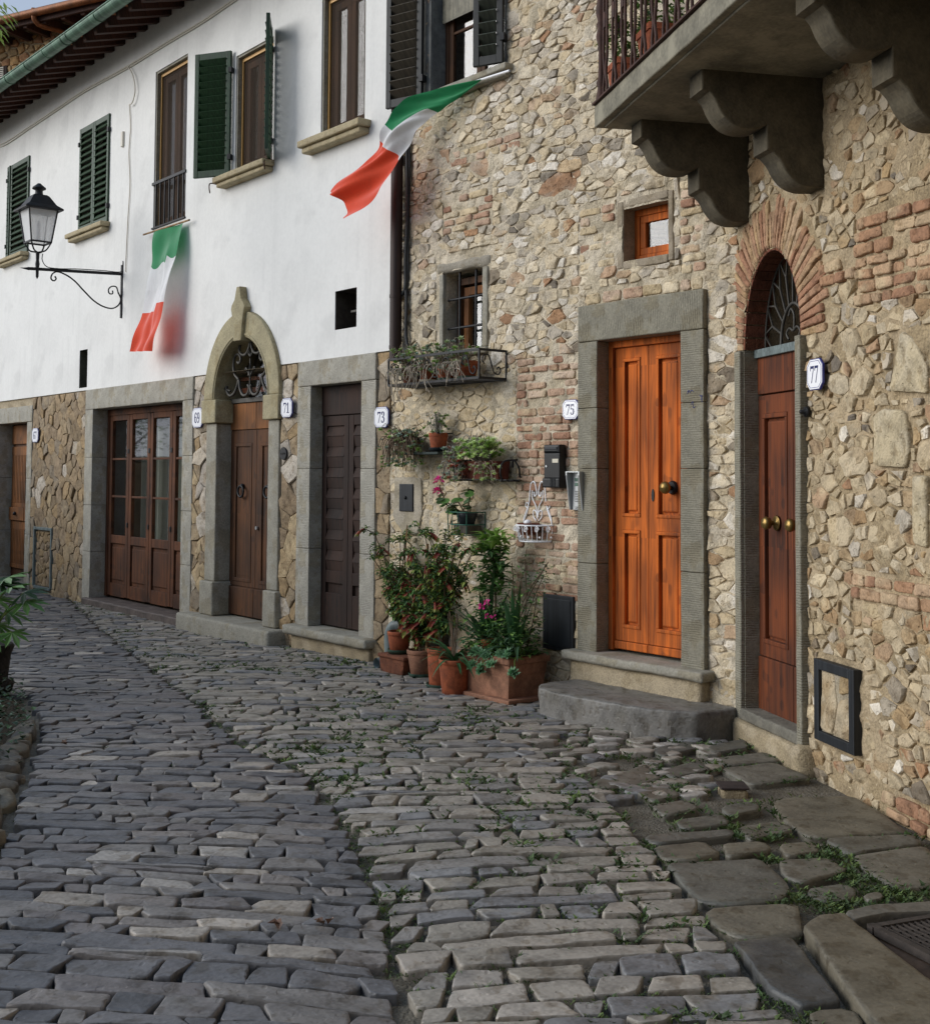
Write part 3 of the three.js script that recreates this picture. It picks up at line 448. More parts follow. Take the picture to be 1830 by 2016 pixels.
function casement(house, s0, s1, y0, y1, n, m, o = {}) { // window: frame, mullion, rails, panes
  const fw = o.fw ?? 0.05, g = new G(), k = o.cols ?? 2, rows = o.rows || [0.5];
  g.box(s0, s1, y0, y0 + fw, n - 0.05, n, undefined, 0.004); g.box(s0, s1, y1 - fw, y1, n - 0.05, n, undefined, 0.004); g.box(s0, s0 + fw, y0 + fw, y1 - fw, n - 0.05, n, undefined, 0.004); g.box(s1 - fw, s1, y0 + fw, y1 - fw, n - 0.05, n, undefined, 0.004);
  const w = part(house, 'window', g.out(), m, o.label), sa = s0 + fw, sb = s1 - fw, cw = (sb - sa) / k, st = o.st ?? 0.045;
  for (let i = 0; i < k; i++) {
    const a = sa + i * cw + 0.002, b = sa + (i + 1) * cw - 0.002, c = y0 + fw + 0.002, d = y1 - fw - 0.002, q = new G();
    q.box(a, b, c, c + st, n - 0.045, n - 0.008, undefined, 0.004); q.box(a, b, d - st, d, n - 0.045, n - 0.008, undefined, 0.004); q.box(a, a + st, c + st, d - st, n - 0.045, n - 0.008, undefined, 0.004); q.box(b - st, b, c + st, d - st, n - 0.045, n - 0.008, undefined, 0.004);
    part(w, 'sash', q.out(), m);
    const ys = [c + st, ...rows.map(f => lerp(c, d, f)), d - st];
    for (let r = 0; r + 1 < ys.length; r++) { const lo = ys[r] + (r ? 0.012 : 0), hi = ys[r + 1] - (r + 2 < ys.length ? 0.012 : 0); if (r) part(w, 'glazing_bar', B1(a + st, b - st, ys[r] - 0.012, ys[r] + 0.012, n - 0.04, n - 0.012, 0.004), m); part(w, 'pane', B1(a + st, b - st, lo, hi, n - 0.03, n - 0.026), M.glass); }
  }
  return w;
}
const font = await new FontLoader().loadAsync('fonts/droid/droid_serif_bold.typeface.json');
function plaque(fr, s, y, n, txt, w, h, label) {
  const t = thing('number_plaque', label, 'house number', fr, [s, y - h / 2, n], 'ceramic house numbers'); const c = 0.2 * h;
  const oct = (k, dx = 0) => { const a = w / 2 - k, b = h / 2 - k, q = c - k * 0.4; return [[s - a + q, y - b], [s + a - q, y - b], [s + a, y - b + q], [s + a, y + b - q], [s + a - q, y + b], [s - a + q, y + b], [s - a, y + b - q], [s - a, y - b + q]]; };
  part(t, 'plate', geoOut(extr(oct(0), n, n + 0.014, 0.003)), M.blue);
  part(t, 'glazed_face', geoOut(extr(oct(0.005), n + 0.012, n + 0.0175, 0.001)), M.glaze);
  part(t, 'border_line', geoOut(extr(oct(0.013), n + 0.017, n + 0.0184, 0, [oct(0.0155)])), M.blue);
  const g = new G(), hh = h * 0.54; const sh = font.generateShapes(txt, 1), sg = new THREE.ExtrudeGeometry(sh, { depth: 0.0012, bevelEnabled: false, curveSegments: 6 }); sg.computeBoundingBox(); const bb = sg.boundingBox, ky = hh / (bb.max.y - bb.min.y), kx = w * 0.5 / (bb.max.x - bb.min.x); sg.translate(-(bb.max.x + bb.min.x) / 2, -(bb.max.y + bb.min.y) / 2, 0); sg.scale(kx, ky, 1); sg.translate(s, y, n + 0.0172); g.geo(sg); part(t, 'numerals', g.out(), M.blueDk);
  return t;
}

// ---------------------------------------------------------------- the white house
const wh = thing('white_house', 'white plastered house with green shutters above a stone-clad ground floor', 'house', A);
{
  srand(31);
  const wins = { w1: [-14.74, -13.74, 5.1, 6.6], w2: [-11.64, -10.6, 5.07, 6.54], w3: [-9.18, -8.27, 4.74, 6.75], w4: [-7.04, -6.2, 5.03, 6.38], w5: [-5.23, -4.44, 5.05, 6.5], slit: [-11.54, -11.25, 2.87, 3.4], vent: [-4.925, -4.545, 3.1, 3.48] };
  const aO = ell(-6.765, 2.52, 0.855, 0.95, Math.PI, 0, 28).map(p => [p[0], Math.max(p[1], 2.83)]).filter((p, i, a) => p[1] > 2.831 || (a[i + 1] && a[i + 1][1] > 2.831) || (a[i - 1] && a[i - 1][1] > 2.831));
  const up = [[-20, 2.83], ...aO, [-3.975, 2.83], [-3.975, 7.6], [-20, 7.6]];
  part(wh, 'wall', geoOut(extr(up, -0.4, 0.012, 0, Object.values(wins).map(r => rect(...r)))), M.plaster, 'smooth white plaster wall');
  const doors = [[-14.98, -13.57, -0.5, 2.5], [-11.03, -8.21, -0.5, 2.6], [-7.38, -6.14, -0.5, 2.829], [-5.38, -4.415, -0.5, 2.61]];
  { // lower wall, open at the four doors
    const o = [[-20, -0.5]]; for (const d of doors) o.push([d[0], -0.5], [d[0], d[3]], [d[1], d[3]], [d[1], -0.5]); o.push([-3.975, -0.5], [-3.975, 2.83], [-20, 2.83]);
    part(wh, 'lower_wall', geoOut(extr(o, -0.4, -0.018)), M.render);
  }
  part(wh, 'rear_wall', B1(-20, -3.98, -0.5, 7.6, -7, -1.7), M.plaster);
  // flagstone cladding between the doors
  const cl = [], clc = ['#a9957a', '#b09a7a', '#a18d72', '#9b886c', '#b7a383', '#a8977d', '#b39a74', '#9c8f7c'].map(col), clw = ['#d9d0c2', '#cfc4b2', '#bdb5aa', '#c9b48f'].map(col);
  for (const [a, b, pale] of [[-13.38, -11.27, 0.05], [-7.96, -7.61, 0.45], [-5.93, -5.6, 0.3], [-4.2, -3.98, 0.2]]) {
    const hatch = [-13.22, -12.45, -0.1, 0.86];
    for (const s of rubble(a, b, -0.12, 2.82, () => rr(0.05, 0.15), { ax: 0.95, gap: () => rr(0.0015, 0.005), avoid: pale < 0.1 ? [hatch] : [], skip: (x, y) => pale < 0.1 && inR(x, y, hatch), tries: 700 }))
      cl.push({ p: s.p, rank: s.area, seed: Math.floor(R() * 1e9), o: { h: rr(0.018, 0.042), map: (x, y, h) => [x, y, h - 0.02], sub: 0.06, round: 0, jit: 0.07, tilt: 0.12, rough: 0.28, flat: 0.5, rings: [[1, -0.6], [1, 0.6], [0.96, 0.95], [0.5, 1]], col: (R() < pale ? pick(clw) : pick(clc)).map(v => v * 0.86), tint: R() < 0.5 ? pick(clc).map(v => v * 0.86) : null } });
    if (pale < 0.1) for (const s of rubble(hatch[0] + 0.04, hatch[1] - 0.04, 0, 0.82, () => rr(0.04, 0.1), { ax: 1, gap: () => 0.01, tries: 700 })) cl.push({ p: s.p, rank: s.area, seed: Math.floor(R() * 1e9), o: { h: 0.02, map: (x, y, h) => [x, y, h - 0.02], round: 1, cut: 0.12, col: pick(['#95805f', '#8d7c66', '#a28d70'].map(col)) } });
  }
  layStones(wh, cl, M.stone, 'cladding_stone', 'small_cladding_stones');
  { // meter hatch in the cladding
    const h = part(wh, 'meter_hatch', new G().box(-13.2, -13.16, 0, 0.84, -0.02, 0.03, undefined, 0.004).box(-12.49, -12.45, 0, 0.84, -0.02, 0.03, undefined, 0.004).box(-13.2, -12.45, 0.84, 0.88, -0.02, 0.03, undefined, 0.004).box(-13.16, -12.49, -0.03, 0.01, -0.02, 0.03, undefined, 0.004).out(), M.grey);
  }
  // sills
  sillAt(wh, -14.95, -13.7, 5.1, 0.11, 0.15); sillAt(wh, -11.86, -10.55, 5.07, 0.12, 0.15); sillAt(wh, -7.3, -6.15, 5.03, 0.12, 0.16); sillAt(wh, -5.45, -4.33, 5.05, 0.13, 0.16);
  // shutters
  shutter(wh, -13.74, 5.11, 0.0, 0, 0.82, 1.5, M.green, -1, { N: 15 }); shutter(wh, -14.74, 5.11, 0.0, -0.1, 0.17, 1.5, M.green, 1, { N: 15 });
  shutter(wh, -10.6, 5.08, 0.0, 0, 0.515, 1.47, M.green, -1, { N: 15 }); shutter(wh, -11.64, 5.08, 0.0, 0, 0.515, 1.47, M.green, 1, { N: 15 });
  shutter(wh, -7.10, 5.03, 0.03, 0.56, 0.46, 1.42, M.green, -1, { N: 15, tilt: -0.92 }); shutter(wh, -6.19, 5.03, 0.03, -0.58, 0.46, 1.42, M.green, 1, { N: 15, tilt: -0.92 });
  for (const k of ['w1', 'w2']) { const [a, b, c, d] = wins[k]; part(wh, 'window_back', B1(a - 0.02, b + 0.02, c - 0.02, d + 0.02, -0.34, -0.3), M.woodW); }
  const stayG = new G(); for (const [s, y] of [[-7.42, 4.99], [-6.16, 5.02]]) { stayG.tube([[s, y, 0.0], [s, y, 0.12], [s + 0.02, y - 0.06, 0.14], [s, y - 0.11, 0.12]], 0.007); } part(wh, 'shutter_stay', stayG.out(), M.rust);
  // windows behind insect screens
  const reveal = (a, b, c, d) => { const g = new G(), t = 0.07; g.box(a, a + t * 0.35, c, d, -0.26, -0.002); g.box(b - t * 0.35, b, c, d, -0.26, -0.002); g.box(a + t * 0.35, b - t * 0.35, d - t * 0.35, d, -0.26, -0.002); return part(wh, 'window_reveal', g.out(), M.serenaPl); };
  for (const [k, rows] of [['w3', [0.33, 0.78]], ['w4', [0.6]], ['w5', [0.62]]]) {
    const [a, b, c, d] = wins[k]; reveal(a, b, c, d);
    const w = casement(wh, a + 0.03, b - 0.03, c + 0.005, d - 0.03, -0.075, M.woodW, { cols: 2, rows: [], fw: 0.055, st: 0.075 });
    const fg = new G(); fg.box(a + 0.028, a + 0.06, c, d - 0.03, -0.07, -0.045, undefined, 0.003); fg.box(b - 0.06, b - 0.028, c, d - 0.03, -0.07, -0.045, undefined, 0.003); fg.box(a + 0.06, b - 0.06, d - 0.07, d - 0.03, -0.07, -0.045, undefined, 0.003); part(w, 'screen_frame', fg.out(), mat('#a8834a', { r: 0.4, m: 0.3 }));
    room(wh, a + 0.03, b - 0.03, c, d, -0.13, 1.3); part(w, 'insect_screen', B1(a + 0.06, b - 0.06, c + 0.01, d - 0.07, -0.062, -0.06), M.screen);
    const cg = new G(); for (let i = 0; i < 26; i++) { const u = i / 26, v = (i + 1) / 26, z = t => -0.2 + 0.025 * Math.sin(t * 60) + 0.01 * Math.sin(t * 21); cg.quad([lerp(a, b, u), c, z(u)], [lerp(a, b, v), c, z(v)], [lerp(a, b, v), d, z(v)], [lerp(a, b, u), d, z(u)], undefined); } part(w, 'curtain', cg.out(), mat(k === 'w5' ? '#85827a' : '#8a7a68', { ds: 1, r: 0.95 }));
  }
  { // rail before the tall window
    const g = new G(); g.box(-9.2, -8.26, 5.3, 5.335, 0.0, 0.03); for (let i = 0; i < 7; i++) { const s = -9.1 + i * 0.128; g.box(s - 0.008, s + 0.008, 4.76, 5.3, 0.007, 0.023); } g.box(-9.2, -8.26, 4.745, 4.765, 0.0, 0.03); part(wh, 'window_rail', g.out(), M.iron);
  }
  // slit and vent
  room(wh, -11.537, -11.253, 2.873, 3.397, 0.006, 0.3, mat('#5b5a4c', { map: 'grime', s: 2 }));
  room(wh, -4.922, -4.548, 3.103, 3.477, 0.006, 0.6, mat('#4a453d', { map: 'grime', s: 2 })); { const l = []; brickRect(l, -4.87, -4.7, 3.1, 3.48, 0.075, 0.12, 0.05, brickCols.slice(0, 4)); l.forEach(s => { s.o.map = (x, y, h) => [x, y, h - 0.3]; srand(s.seed); const g = new G(); stone(g, s.p, s.o); part(wh, 'brick', g.out(), M.stone); }); part(wh, 'vent_bar', B1(-4.8, -4.55, 3.27, 3.29, -0.12, -0.09), M.ironG); }
  // ---- door 67
  {
    const d = part(wh, 'door', B1(-14.95, -13.58, 0, 2.46, -0.27, -0.23), M.woodB, 'worn brown double door with vertical slots'); 
    jambs(d, -15.2, -13.38, -14.95, -13.6, -0.1, 2.46, 2.71, -0.3, 0.02, M.serena, [0.75, 1.6], M.serenaV);
    for (const [a, b] of [[-14.93, -14.24], [-14.22, -13.6]]) {
      part(d, 'top_board', B1(a, b, 2.14, 2.44, -0.235, -0.2, 0.006), M.woodL);
      for (const [y0, y1] of [[1.15, 2.1], [0.18, 0.92]]) { const n = 9; for (let i = 0; i < n; i++) { const x0 = a + 0.02 + (b - a - 0.04) * i / n, x1 = a + 0.02 + (b - a - 0.04) * (i + 1) / n; part(d, 'slat', B1(x0 + 0.004, x1 - 0.016, y0 + 0.05, y1 - 0.14, -0.235, -0.2, 0.006), M.woodL); } part(d, 'rail', B1(a, b, y1 - 0.14, y1, -0.235, -0.203, 0.005), M.woodL); part(d, 'rail', B1(a, b, y0 - 0.02, y0 + 0.05, -0.235, -0.203, 0.005), M.woodL); }
      part(d, 'rail', B1(a, b, 0.92, 1.13, -0.235, -0.17, 0.008), M.woodL); const hg = new G(); hg.lathe([[0, 0], [0.02, 0.01], [0.024, 0.03], [0.01, 0.05]], 0, 0, 0, undefined, 10); part(d, 'knob', geoOut(new THREE.SphereGeometry(0.03, 10, 8).translate((a + b) / 2, 1.03, -0.15)), M.iron);
    }
    part(d, 'threshold', RB(-15.1, -13.45, -0.25, 0.02, -0.3, 0.1, 0.01, 0.006), M.slab);
  }
  // ---- door 69: four glazed leaves
  {
    const n = -0.2, x0 = -11.0, x1 = -8.24, y0 = 0.02, y1 = 2.55;
    const d = part(wh, 'glazed_door', new G().box(x0, x0 + 0.07, y0, y1, n - 0.08, n + 0.01, undefined, 0.004).box(x1 - 0.07, x1, y0, y1, n - 0.08, n + 0.01, undefined, 0.004).box(x0 + 0.07, x1 - 0.07, y1 - 0.08, y1, n - 0.08, n + 0.01, undefined, 0.004).out(), M.woodG, 'brown folding door of four glazed leaves');
    jambs(d, -11.27, -7.97, x0, x1, -0.15, 2.555, 2.83, -0.3, 0.02, M.serena, [0.62, 1.25, 1.9], M.serenaV);
    const lw = (x1 - x0 - 0.14) / 4, H = y1 - 0.08 - y0, fy = f => y1 - 0.08 - f * H;
    for (let i = 0; i < 4; i++) {
      const a = x0 + 0.07 + lw * i + 0.004, b = a + lw - 0.008, st = 0.085, g = new G();
      g.box(a, a + st, y0 + 0.02, y1 - 0.085, n - 0.05, n, undefined, 0.006); g.box(b - st, b, y0 + 0.02, y1 - 0.085, n - 0.05, n, undefined, 0.006);
      for (const [f0, f1] of [[0, 0.03], [0.66, 0.705], [0.925, 0.995]]) g.box(a + st, b - st, fy(f1), fy(f0), n - 0.048, n - 0.002, undefined, 0.005);
      part(d, 'leaf', g.out(), M.woodG);
      for (const f of [0.242, 0.448]) part(d, 'glazing_bar', B1(a + st, b - st, fy(f) - 0.014, fy(f) + 0.014, n - 0.04, n - 0.006, 0.005), M.woodG);
      for (const [f0, f1] of [[0.03, 0.242], [0.242, 0.448], [0.448, 0.66]]) part(d, 'pane', B1(a + st, b - st, fy(f1) + 0.01, fy(f0) - 0.01, n - 0.028, n - 0.023), M.glass);
      const p = new G(); p.box(a + st, b - st, fy(0.925), fy(0.705), n - 0.045, n - 0.03); p.geo(bevBox(a + st + 0.03, b - st - 0.03, fy(0.905), fy(0.725), n - 0.04, n - 0.014, 0.01)); part(d, 'panel', p.out(), M.woodG);
      const hb = new G(); for (const f of [0.2, 0.6]) hb.box(b - 0.03, b + 0.012, fy(f) - 0.03, fy(f) + 0.03, n, n + 0.012, undefined, 0.003); part(d, 'hinge', hb.out(), M.iron);
    }
    room(wh, x0, x1, 0, 2.55, -0.28, 1.4);
    const cg = new G(); for (let i = 0; i < 120; i++) { const u = i / 120, v = (i + 1) / 120, a = -10.3, b = x1, z = t => -0.42 + 0.03 * Math.sin(t * 110) + 0.015 * Math.sin(t * 47 + 1); cg.quad([lerp(a, b, u), 0.1, z(u)], [lerp(a, b, v), 0.1, z(v)], [lerp(a, b, v), 2.3, z(v)], [lerp(a, b, u), 2.3, z(u)]); } part(d, 'curtain', cg.out(), M.curtain);
    part(d, 'threshold', RB(-11.1, -7.98, -0.25, 0.0, -0.3, 0.09, 0.012, 0.006), mat('#6d625d', { map: 'grime', s: 2, r: 0.7 }));
  }
  // ---- door 71: arched case with keystone
  {
    const c = -6.765, n = -0.16, il = -7.35, ir = -6.18;
    const d = part(wh, 'arched_door', B1(il - 0.02, ir + 0.02, 0.12, 2.5, n - 0.05, n - 0.01), M.woodB, 'dark brown double door under a round stone arch');
    for (const [a, b, k] of [[-7.62, il + 0.03, -1], [ir, -5.93, 1]]) {
      part(d, 'jamb_block', RB(a + (k < 0 ? 0.02 : 0), b - (k > 0 ? 0.02 : 0.03), 0.48, 2.26, -0.3, 0.03, 0.01, 0.002), M.serenaPl);
      part(d, 'plinth_block', RB(a - (k < 0 ? 0.02 : 0.01), b + (k > 0 ? 0.01 : 0), 0.1, 0.48, -0.3, 0.07, 0.012, 0.002), M.serenaPl);
      part(d, 'impost', RB(a - (k < 0 ? 0.03 : 0.05), b + (k > 0 ? 0.03 : 0.02), 2.26, 2.525, -0.3, 0.075, 0.01, 0.003), M.arch);
    }
    const ring = (a0, a1) => [...ell(c, 2.525, 0.855, 0.94, a0, a1, 14), ...ell(c, 2.525, 0.6, 0.66, a1, a0, 14)];
    part(d, 'arch_stone', geoOut(extr(ring(Math.PI, Math.PI / 2 + 0.13), -0.3, 0.06, 0.014)), M.arch); part(d, 'arch_stone', geoOut(extr(ring(Math.PI / 2 - 0.13, 0), -0.3, 0.06, 0.014)), M.arch);
    for (const [t0, t1] of [[Math.PI, Math.PI / 2 + 0.16], [Math.PI / 2 - 0.16, 0]]) part(d, 'bead_moulding', new G().tube(ell(c, 2.525, 0.63, 0.69, t0, t1, 14).map(p => [p[0], p[1], 0.055]), 0.016, undefined, 24).out(), M.arch);
    part(d, 'keystone', geoOut(extr([[c - 0.085, 3.14], [c + 0.085, 3.14], [c + 0.12, 3.40], [c + 0.155, 3.5], [c + 0.13, 3.545], [c + 0.075, 3.6], [c + 0.05, 3.7], [c + 0.035, 3.735], [c - 0.03, 3.735], [c - 0.05, 3.68], [c - 0.075, 3.6], [c - 0.14, 3.54], [c - 0.155, 3.5], [c - 0.12, 3.4]], -0.3, 0.1, 0.012)), M.arch);
    part(d, 'door_step', RB(-7.93, -5.8, -0.3, 0.1, -0.3, 0.22, 0.02, 0.004), M.serenaPl);
    // boards over the leaves, the leaves, the ironwork above
    const mid = A.p(505, 900, n)[0], py = y => A.p(490, y, n)[1], yb = py(847), yk = py(1158);
    for (const [a, b] of [[il, mid - 0.003], [mid + 0.003, ir]]) {
      part(d, 'top_board', B1(a, b, yb + 0.01, 2.48, n - 0.03, n + 0.01, 0.005), M.woodL);
      leaf(d, 'leaf', a, b, yk + 0.01, yb, n, M.woodB, [[a + 0.1, b - 0.09, yk + 0.06, yb - 0.14]], { mould: 0.04, th: 0.05 }); part(d, 'kick_board', B1(a, b, 0.12, yk, n - 0.04, n + 0.02, 0.008), M.woodB);
      const kx = (a + b) / 2, ky = yb - 0.62, g = new G(); g.geo(new THREE.TorusGeometry(0.062, 0.013, 8, 20), undefined, new THREE.Matrix4().makeTranslation(kx, ky - 0.06, n + 0.03)); g.geo(new THREE.SphereGeometry(0.028, 10, 8), undefined, new THREE.Matrix4().makeTranslation(kx, ky, n + 0.01)); part(d, 'knocker', g.out(), M.iron);
    }
    part(d, 'lock', geoOut(new THREE.CylinderGeometry(0.02, 0.02, 0.02, 12).rotateX(Math.PI / 2).translate(mid + 0.06, 1.1, n + 0.02)), M.steel);
    part(d, 'transom', B1(il, ir, 2.485, 2.535, n - 0.05, n + 0.03, 0.004), M.ironG);
    part(d, 'fanlight_pane', geoOut(extr([...ell(c, 2.53, 0.6, 0.66, 0, Math.PI, 20)], n - 0.05, n - 0.045)), M.glass);
    part(d, 'fanlight_rail', new G().box(-7.3, -6.2, 2.6, 2.66, n - 0.1, n - 0.06).box(-7.3, -6.2, 2.74, 2.78, n - 0.1, n - 0.06).out(), M.woodR);
    room(wh, c - 0.62, c + 0.62, 2.5, 3.2, n - 0.06, 1);
    const f = new G(), sw = (pts, r = 0.017) => f.tube(pts.map(p => [c + p[0] * 1.08, 2.54 + p[1] * 1.0, -0.07]), r, undefined, pts.length * 5, 6), mir = (pts, r) => { sw(pts, r); sw(pts.map(p => [-p[0], p[1]]), r); };
    mir([[0.04, 0.13], [0.015, 0.1], [0.05, 0.03], [0.14, 0.02], [0.21, 0.1], [0.24, 0.2], [0.27, 0.13], [0.34, 0.05], [0.43, 0.03], [0.5, 0.09], [0.5, 0.14]]);
    mir([[0.24, 0.2], [0.33, 0.27], [0.36, 0.38], [0.32, 0.47], [0.24, 0.48], [0.2, 0.42], [0.24, 0.38], [0.27, 0.4]]);
    mir([[0.015, 0.62], [0.02, 0.56], [0.08, 0.48], [0.17, 0.47], [0.24, 0.53], [0.22, 0.58]]); mir([[0.015, 0.62], [0.04, 0.64], [0.06, 0.61]], 0.01);
    sw([[0, 0.02], [0, 0.25], [0, 0.42]], 0.01); mir([[0, 0.22], [0.05, 0.28], [0.09, 0.32], [0.1, 0.28]], 0.011); f.geo(new THREE.ConeGeometry(0.03, 0.2, 4).translate(c, 2.53 + 0.34, -0.07)); mir([[0, 0.44], [0.04, 0.48], [0.03, 0.51]], 0.009); f.geo(new THREE.ConeGeometry(0.018, 0.1, 4).translate(c, 2.53 + 0.5, -0.07));
    for (const s of [-1, 1]) f.tube([[c + s * 0.6, 2.66, -0.07], [c + s * 0.45, 2.62, -0.07]], 0.012); part(d, 'fanlight_grille', f.out(), M.ironG);
  }
  // ---- door 73: dark louvred double door
  {
    const n = -0.125, a0 = -5.35, b0 = -4.445, y0 = 0.2, d = part(wh, 'louvred_door', B1(a0, b0, y0, 2.57, n - 0.06, n - 0.03), M.woodD, 'very dark brown louvred double door');
    jambs(d, -5.6, -4.2, a0, b0, 0.18, 2.575, 2.83, -0.3, 0.02, M.serena, [0.95, 1.75], M.serenaV);
    part(d, 'threshold', RB(-5.66, -4.17, 0.09, 0.185, -0.3, 0.14, 0.018, 0.006), M.serenaPl); part(d, 'threshold_base', RB(-5.6, -4.2, -0.3, 0.095, -0.3, 0.07, 0.012, 0.008), M.render);
    const py = y => A.p(670, y, n)[1], yt = py(818), mid = A.p(686, 900, n)[0];
    part(d, 'top_board', B1(a0, b0, yt + 0.008, 2.57, n - 0.03, n + 0.012, 0.005), M.woodD);
    for (const [a, b] of [[a0, mid - 0.003], [mid + 0.003, b0]]) {
      const st = 0.085, g = new G(); g.box(a, a + st, y0, yt, n - 0.035, n, undefined, 0.005); g.box(b - st, b, y0, yt, n - 0.035, n, undefined, 0.005); for (const [p, q] of [[yt - 0.1, yt], [0.62, 0.74], [y0, 0.52]]) g.box(a + st, b - st, p, q, n - 0.034, n - 0.002, undefined, 0.005); part(d, 'leaf', g.out(), M.woodD);
      const N = 14, top = yt - 0.1, bot = 0.74; for (let i = 0; i < N; i++) { const y = lerp(bot, top, (i + 0.5) / N), sg = new THREE.BoxGeometry(b - a - 2 * st, (top - bot) / N * 1.02, 0.012); sg.rotateX(i % 2 ? -0.28 : 0.12); sg.translate((a + b) / 2, y, n - 0.016); part(d, 'slat', geoOut(sg), M.woodD); }
    }
  }
  // ---- eaves: rafters, tiles, gutter
  const g0 = [A.p(0, 181, 0.72), A.p(207, 36, 0.72)], gs = (s) => lerp(g0[0][1], g0[1][1], (s - g0[0][0]) / (g0[1][0] - g0[0][0])), gx = 0.72, slope = 0.3;
  const rs = [A.p(6.7, 237)[0], A.p(290, 60)[0]], dr = (rs[1] - rs[0]) / 16;
  const roofY = (s, n) => gs(s) + 0.12 + (gx - n) * slope;
  const rg = B1(-0.045, 0.045, -0.075, 0.075, 0, 0.75, 0.008);
  for (let i = -11; i < 31; i++) { const s = rs[0] + dr * i; if (s > -4.1 || s < -20) continue; const m = part(wh, 'rafter', rg, M.rafter); m.position.set(s, roofY(s, 0) - 0.13, -0.02); m.rotation.x = Math.atan(slope); }
  const soff = new G(), s0 = -20, s1 = -3.98, q = (s, n, h) => [s, roofY(s, n) + h, n];
  soff.quad(q(s0, 0.7, -0.055), q(s0, -3.5, -0.055), q(s1, -3.5, -0.055), q(s1, 0.7, -0.055)); soff.quad(q(s0, 0.7, -0.02), q(s1, 0.7, -0.02), q(s1, -3.5, -0.02), q(s0, -3.5, -0.02)); soff.quad(q(s0, 0.7, -0.055), q(s1, 0.7, -0.055), q(s1, 0.7, -0.02), q(s0, 0.7, -0.02)); const roof = part(wh, 'roof', soff.out(), mat('#7b4a35', { map: 'grime', s: 2 }));
  const tc = new THREE.CylinderGeometry(0.085, 0.105, 4.4, 10, 1, true, 0, Math.PI); tc.rotateZ(Math.PI / 2); tc.rotateY(-Math.PI / 2); const tg = geoOut(new THREE.CylinderGeometry(0.085, 0.095, 4.3, 10, 1, true, -Math.PI / 2, Math.PI).rotateX(Math.PI / 2)); const tm = mat('#c08660', { map: 'grime', s: 2.5, ds: 1 });
  for (let s = s0 + 0.1; s < s1; s += 0.2) { const m = new THREE.Mesh(tg, tm); m.name = 'tile_row'; m.castShadow = m.receiveShadow = true; m.position.set(s, roofY(s, -1.4) - 0.01, -1.4 + 0.03); m.rotation.x = Math.atan(slope); roof.add(m); }
  const gg = new G(), arc = []; for (let i = 0; i <= 12; i++) { const t = Math.PI + Math.PI * i / 12; arc.push([Math.cos(t) * 0.085, Math.sin(t) * 0.085]); }
  for (let i = 0; i < 12; i++) for (const [k, flip] of [[1, 0], [0.93, 1]]) { const a = arc[i], b = arc[i + 1], P = (s, v) => [s, gs(s) + 0.04 + v[1] * k, gx + 0.06 + v[0] * k]; const Q = [P(s0, a), P(s1, a), P(s1, b), P(s0, b)]; if (flip) Q.reverse(); gg.quad(...Q); }
  gg.tube([[s0, gs(s0) + 0.045, gx + 0.147], [s1, gs(s1) + 0.045, gx + 0.147]], 0.01);
  for (const x of [30, 68, 104, 140, 150, 206, 300]) { const s = A.p(x, 150 - x * 0.6, 0.72)[0]; gg.tube(arc.map(v => [s, gs(s) + 0.04 + v[1] * 1.04, gx + 0.06 + v[0] * 1.04]), 0.006, undefined, 14, 4); }
  part(wh, 'gutter', gg.out(), M.patina, 'half-round gutter with green patina');
  // cables clipped under the eaves
  const cb = new G(), cx = (x, y, n = 0.03) => [...A.p(x, y, n), n];
  for (const o of [0, 4]) cb.tube([[-20, 283], [0, 285 + o], [60, 248 + o], [120, 208 + o], [165, 178 + o], [250, 131 + o], [330, 82 + o], [400, 40 + o], [470, -8 + o], [600, -90]].map(p => cx(p[0], p[1], 0.02 + 0.002 * o)), 0.009, undefined, 60, 5);
  cb.tube([[252, 130], [262, 150], [266, 180], [260, 203], [255, 206]].map(p => cx(p[0], p[1], 0.05)), 0.009, undefined, 20, 5); cb.tube([[255, 206], [257, 250], [254, 300], [256, 360], [252, 430], [249, 490], [247, 535]].map(p => cx(p[0], p[1], 0.025)), 0.007, undefined, 40, 5);
  part(wh, 'wall_cable', cb.out(), M.cable);
  part(wh, 'cable_clamp', new G().box(A.p(247, 180)[0] - 0.03, A.p(247, 180)[0] + 0.03, 6.0, 6.2, 0, 0.04, undefined, 0.005).out(), M.cable);
}
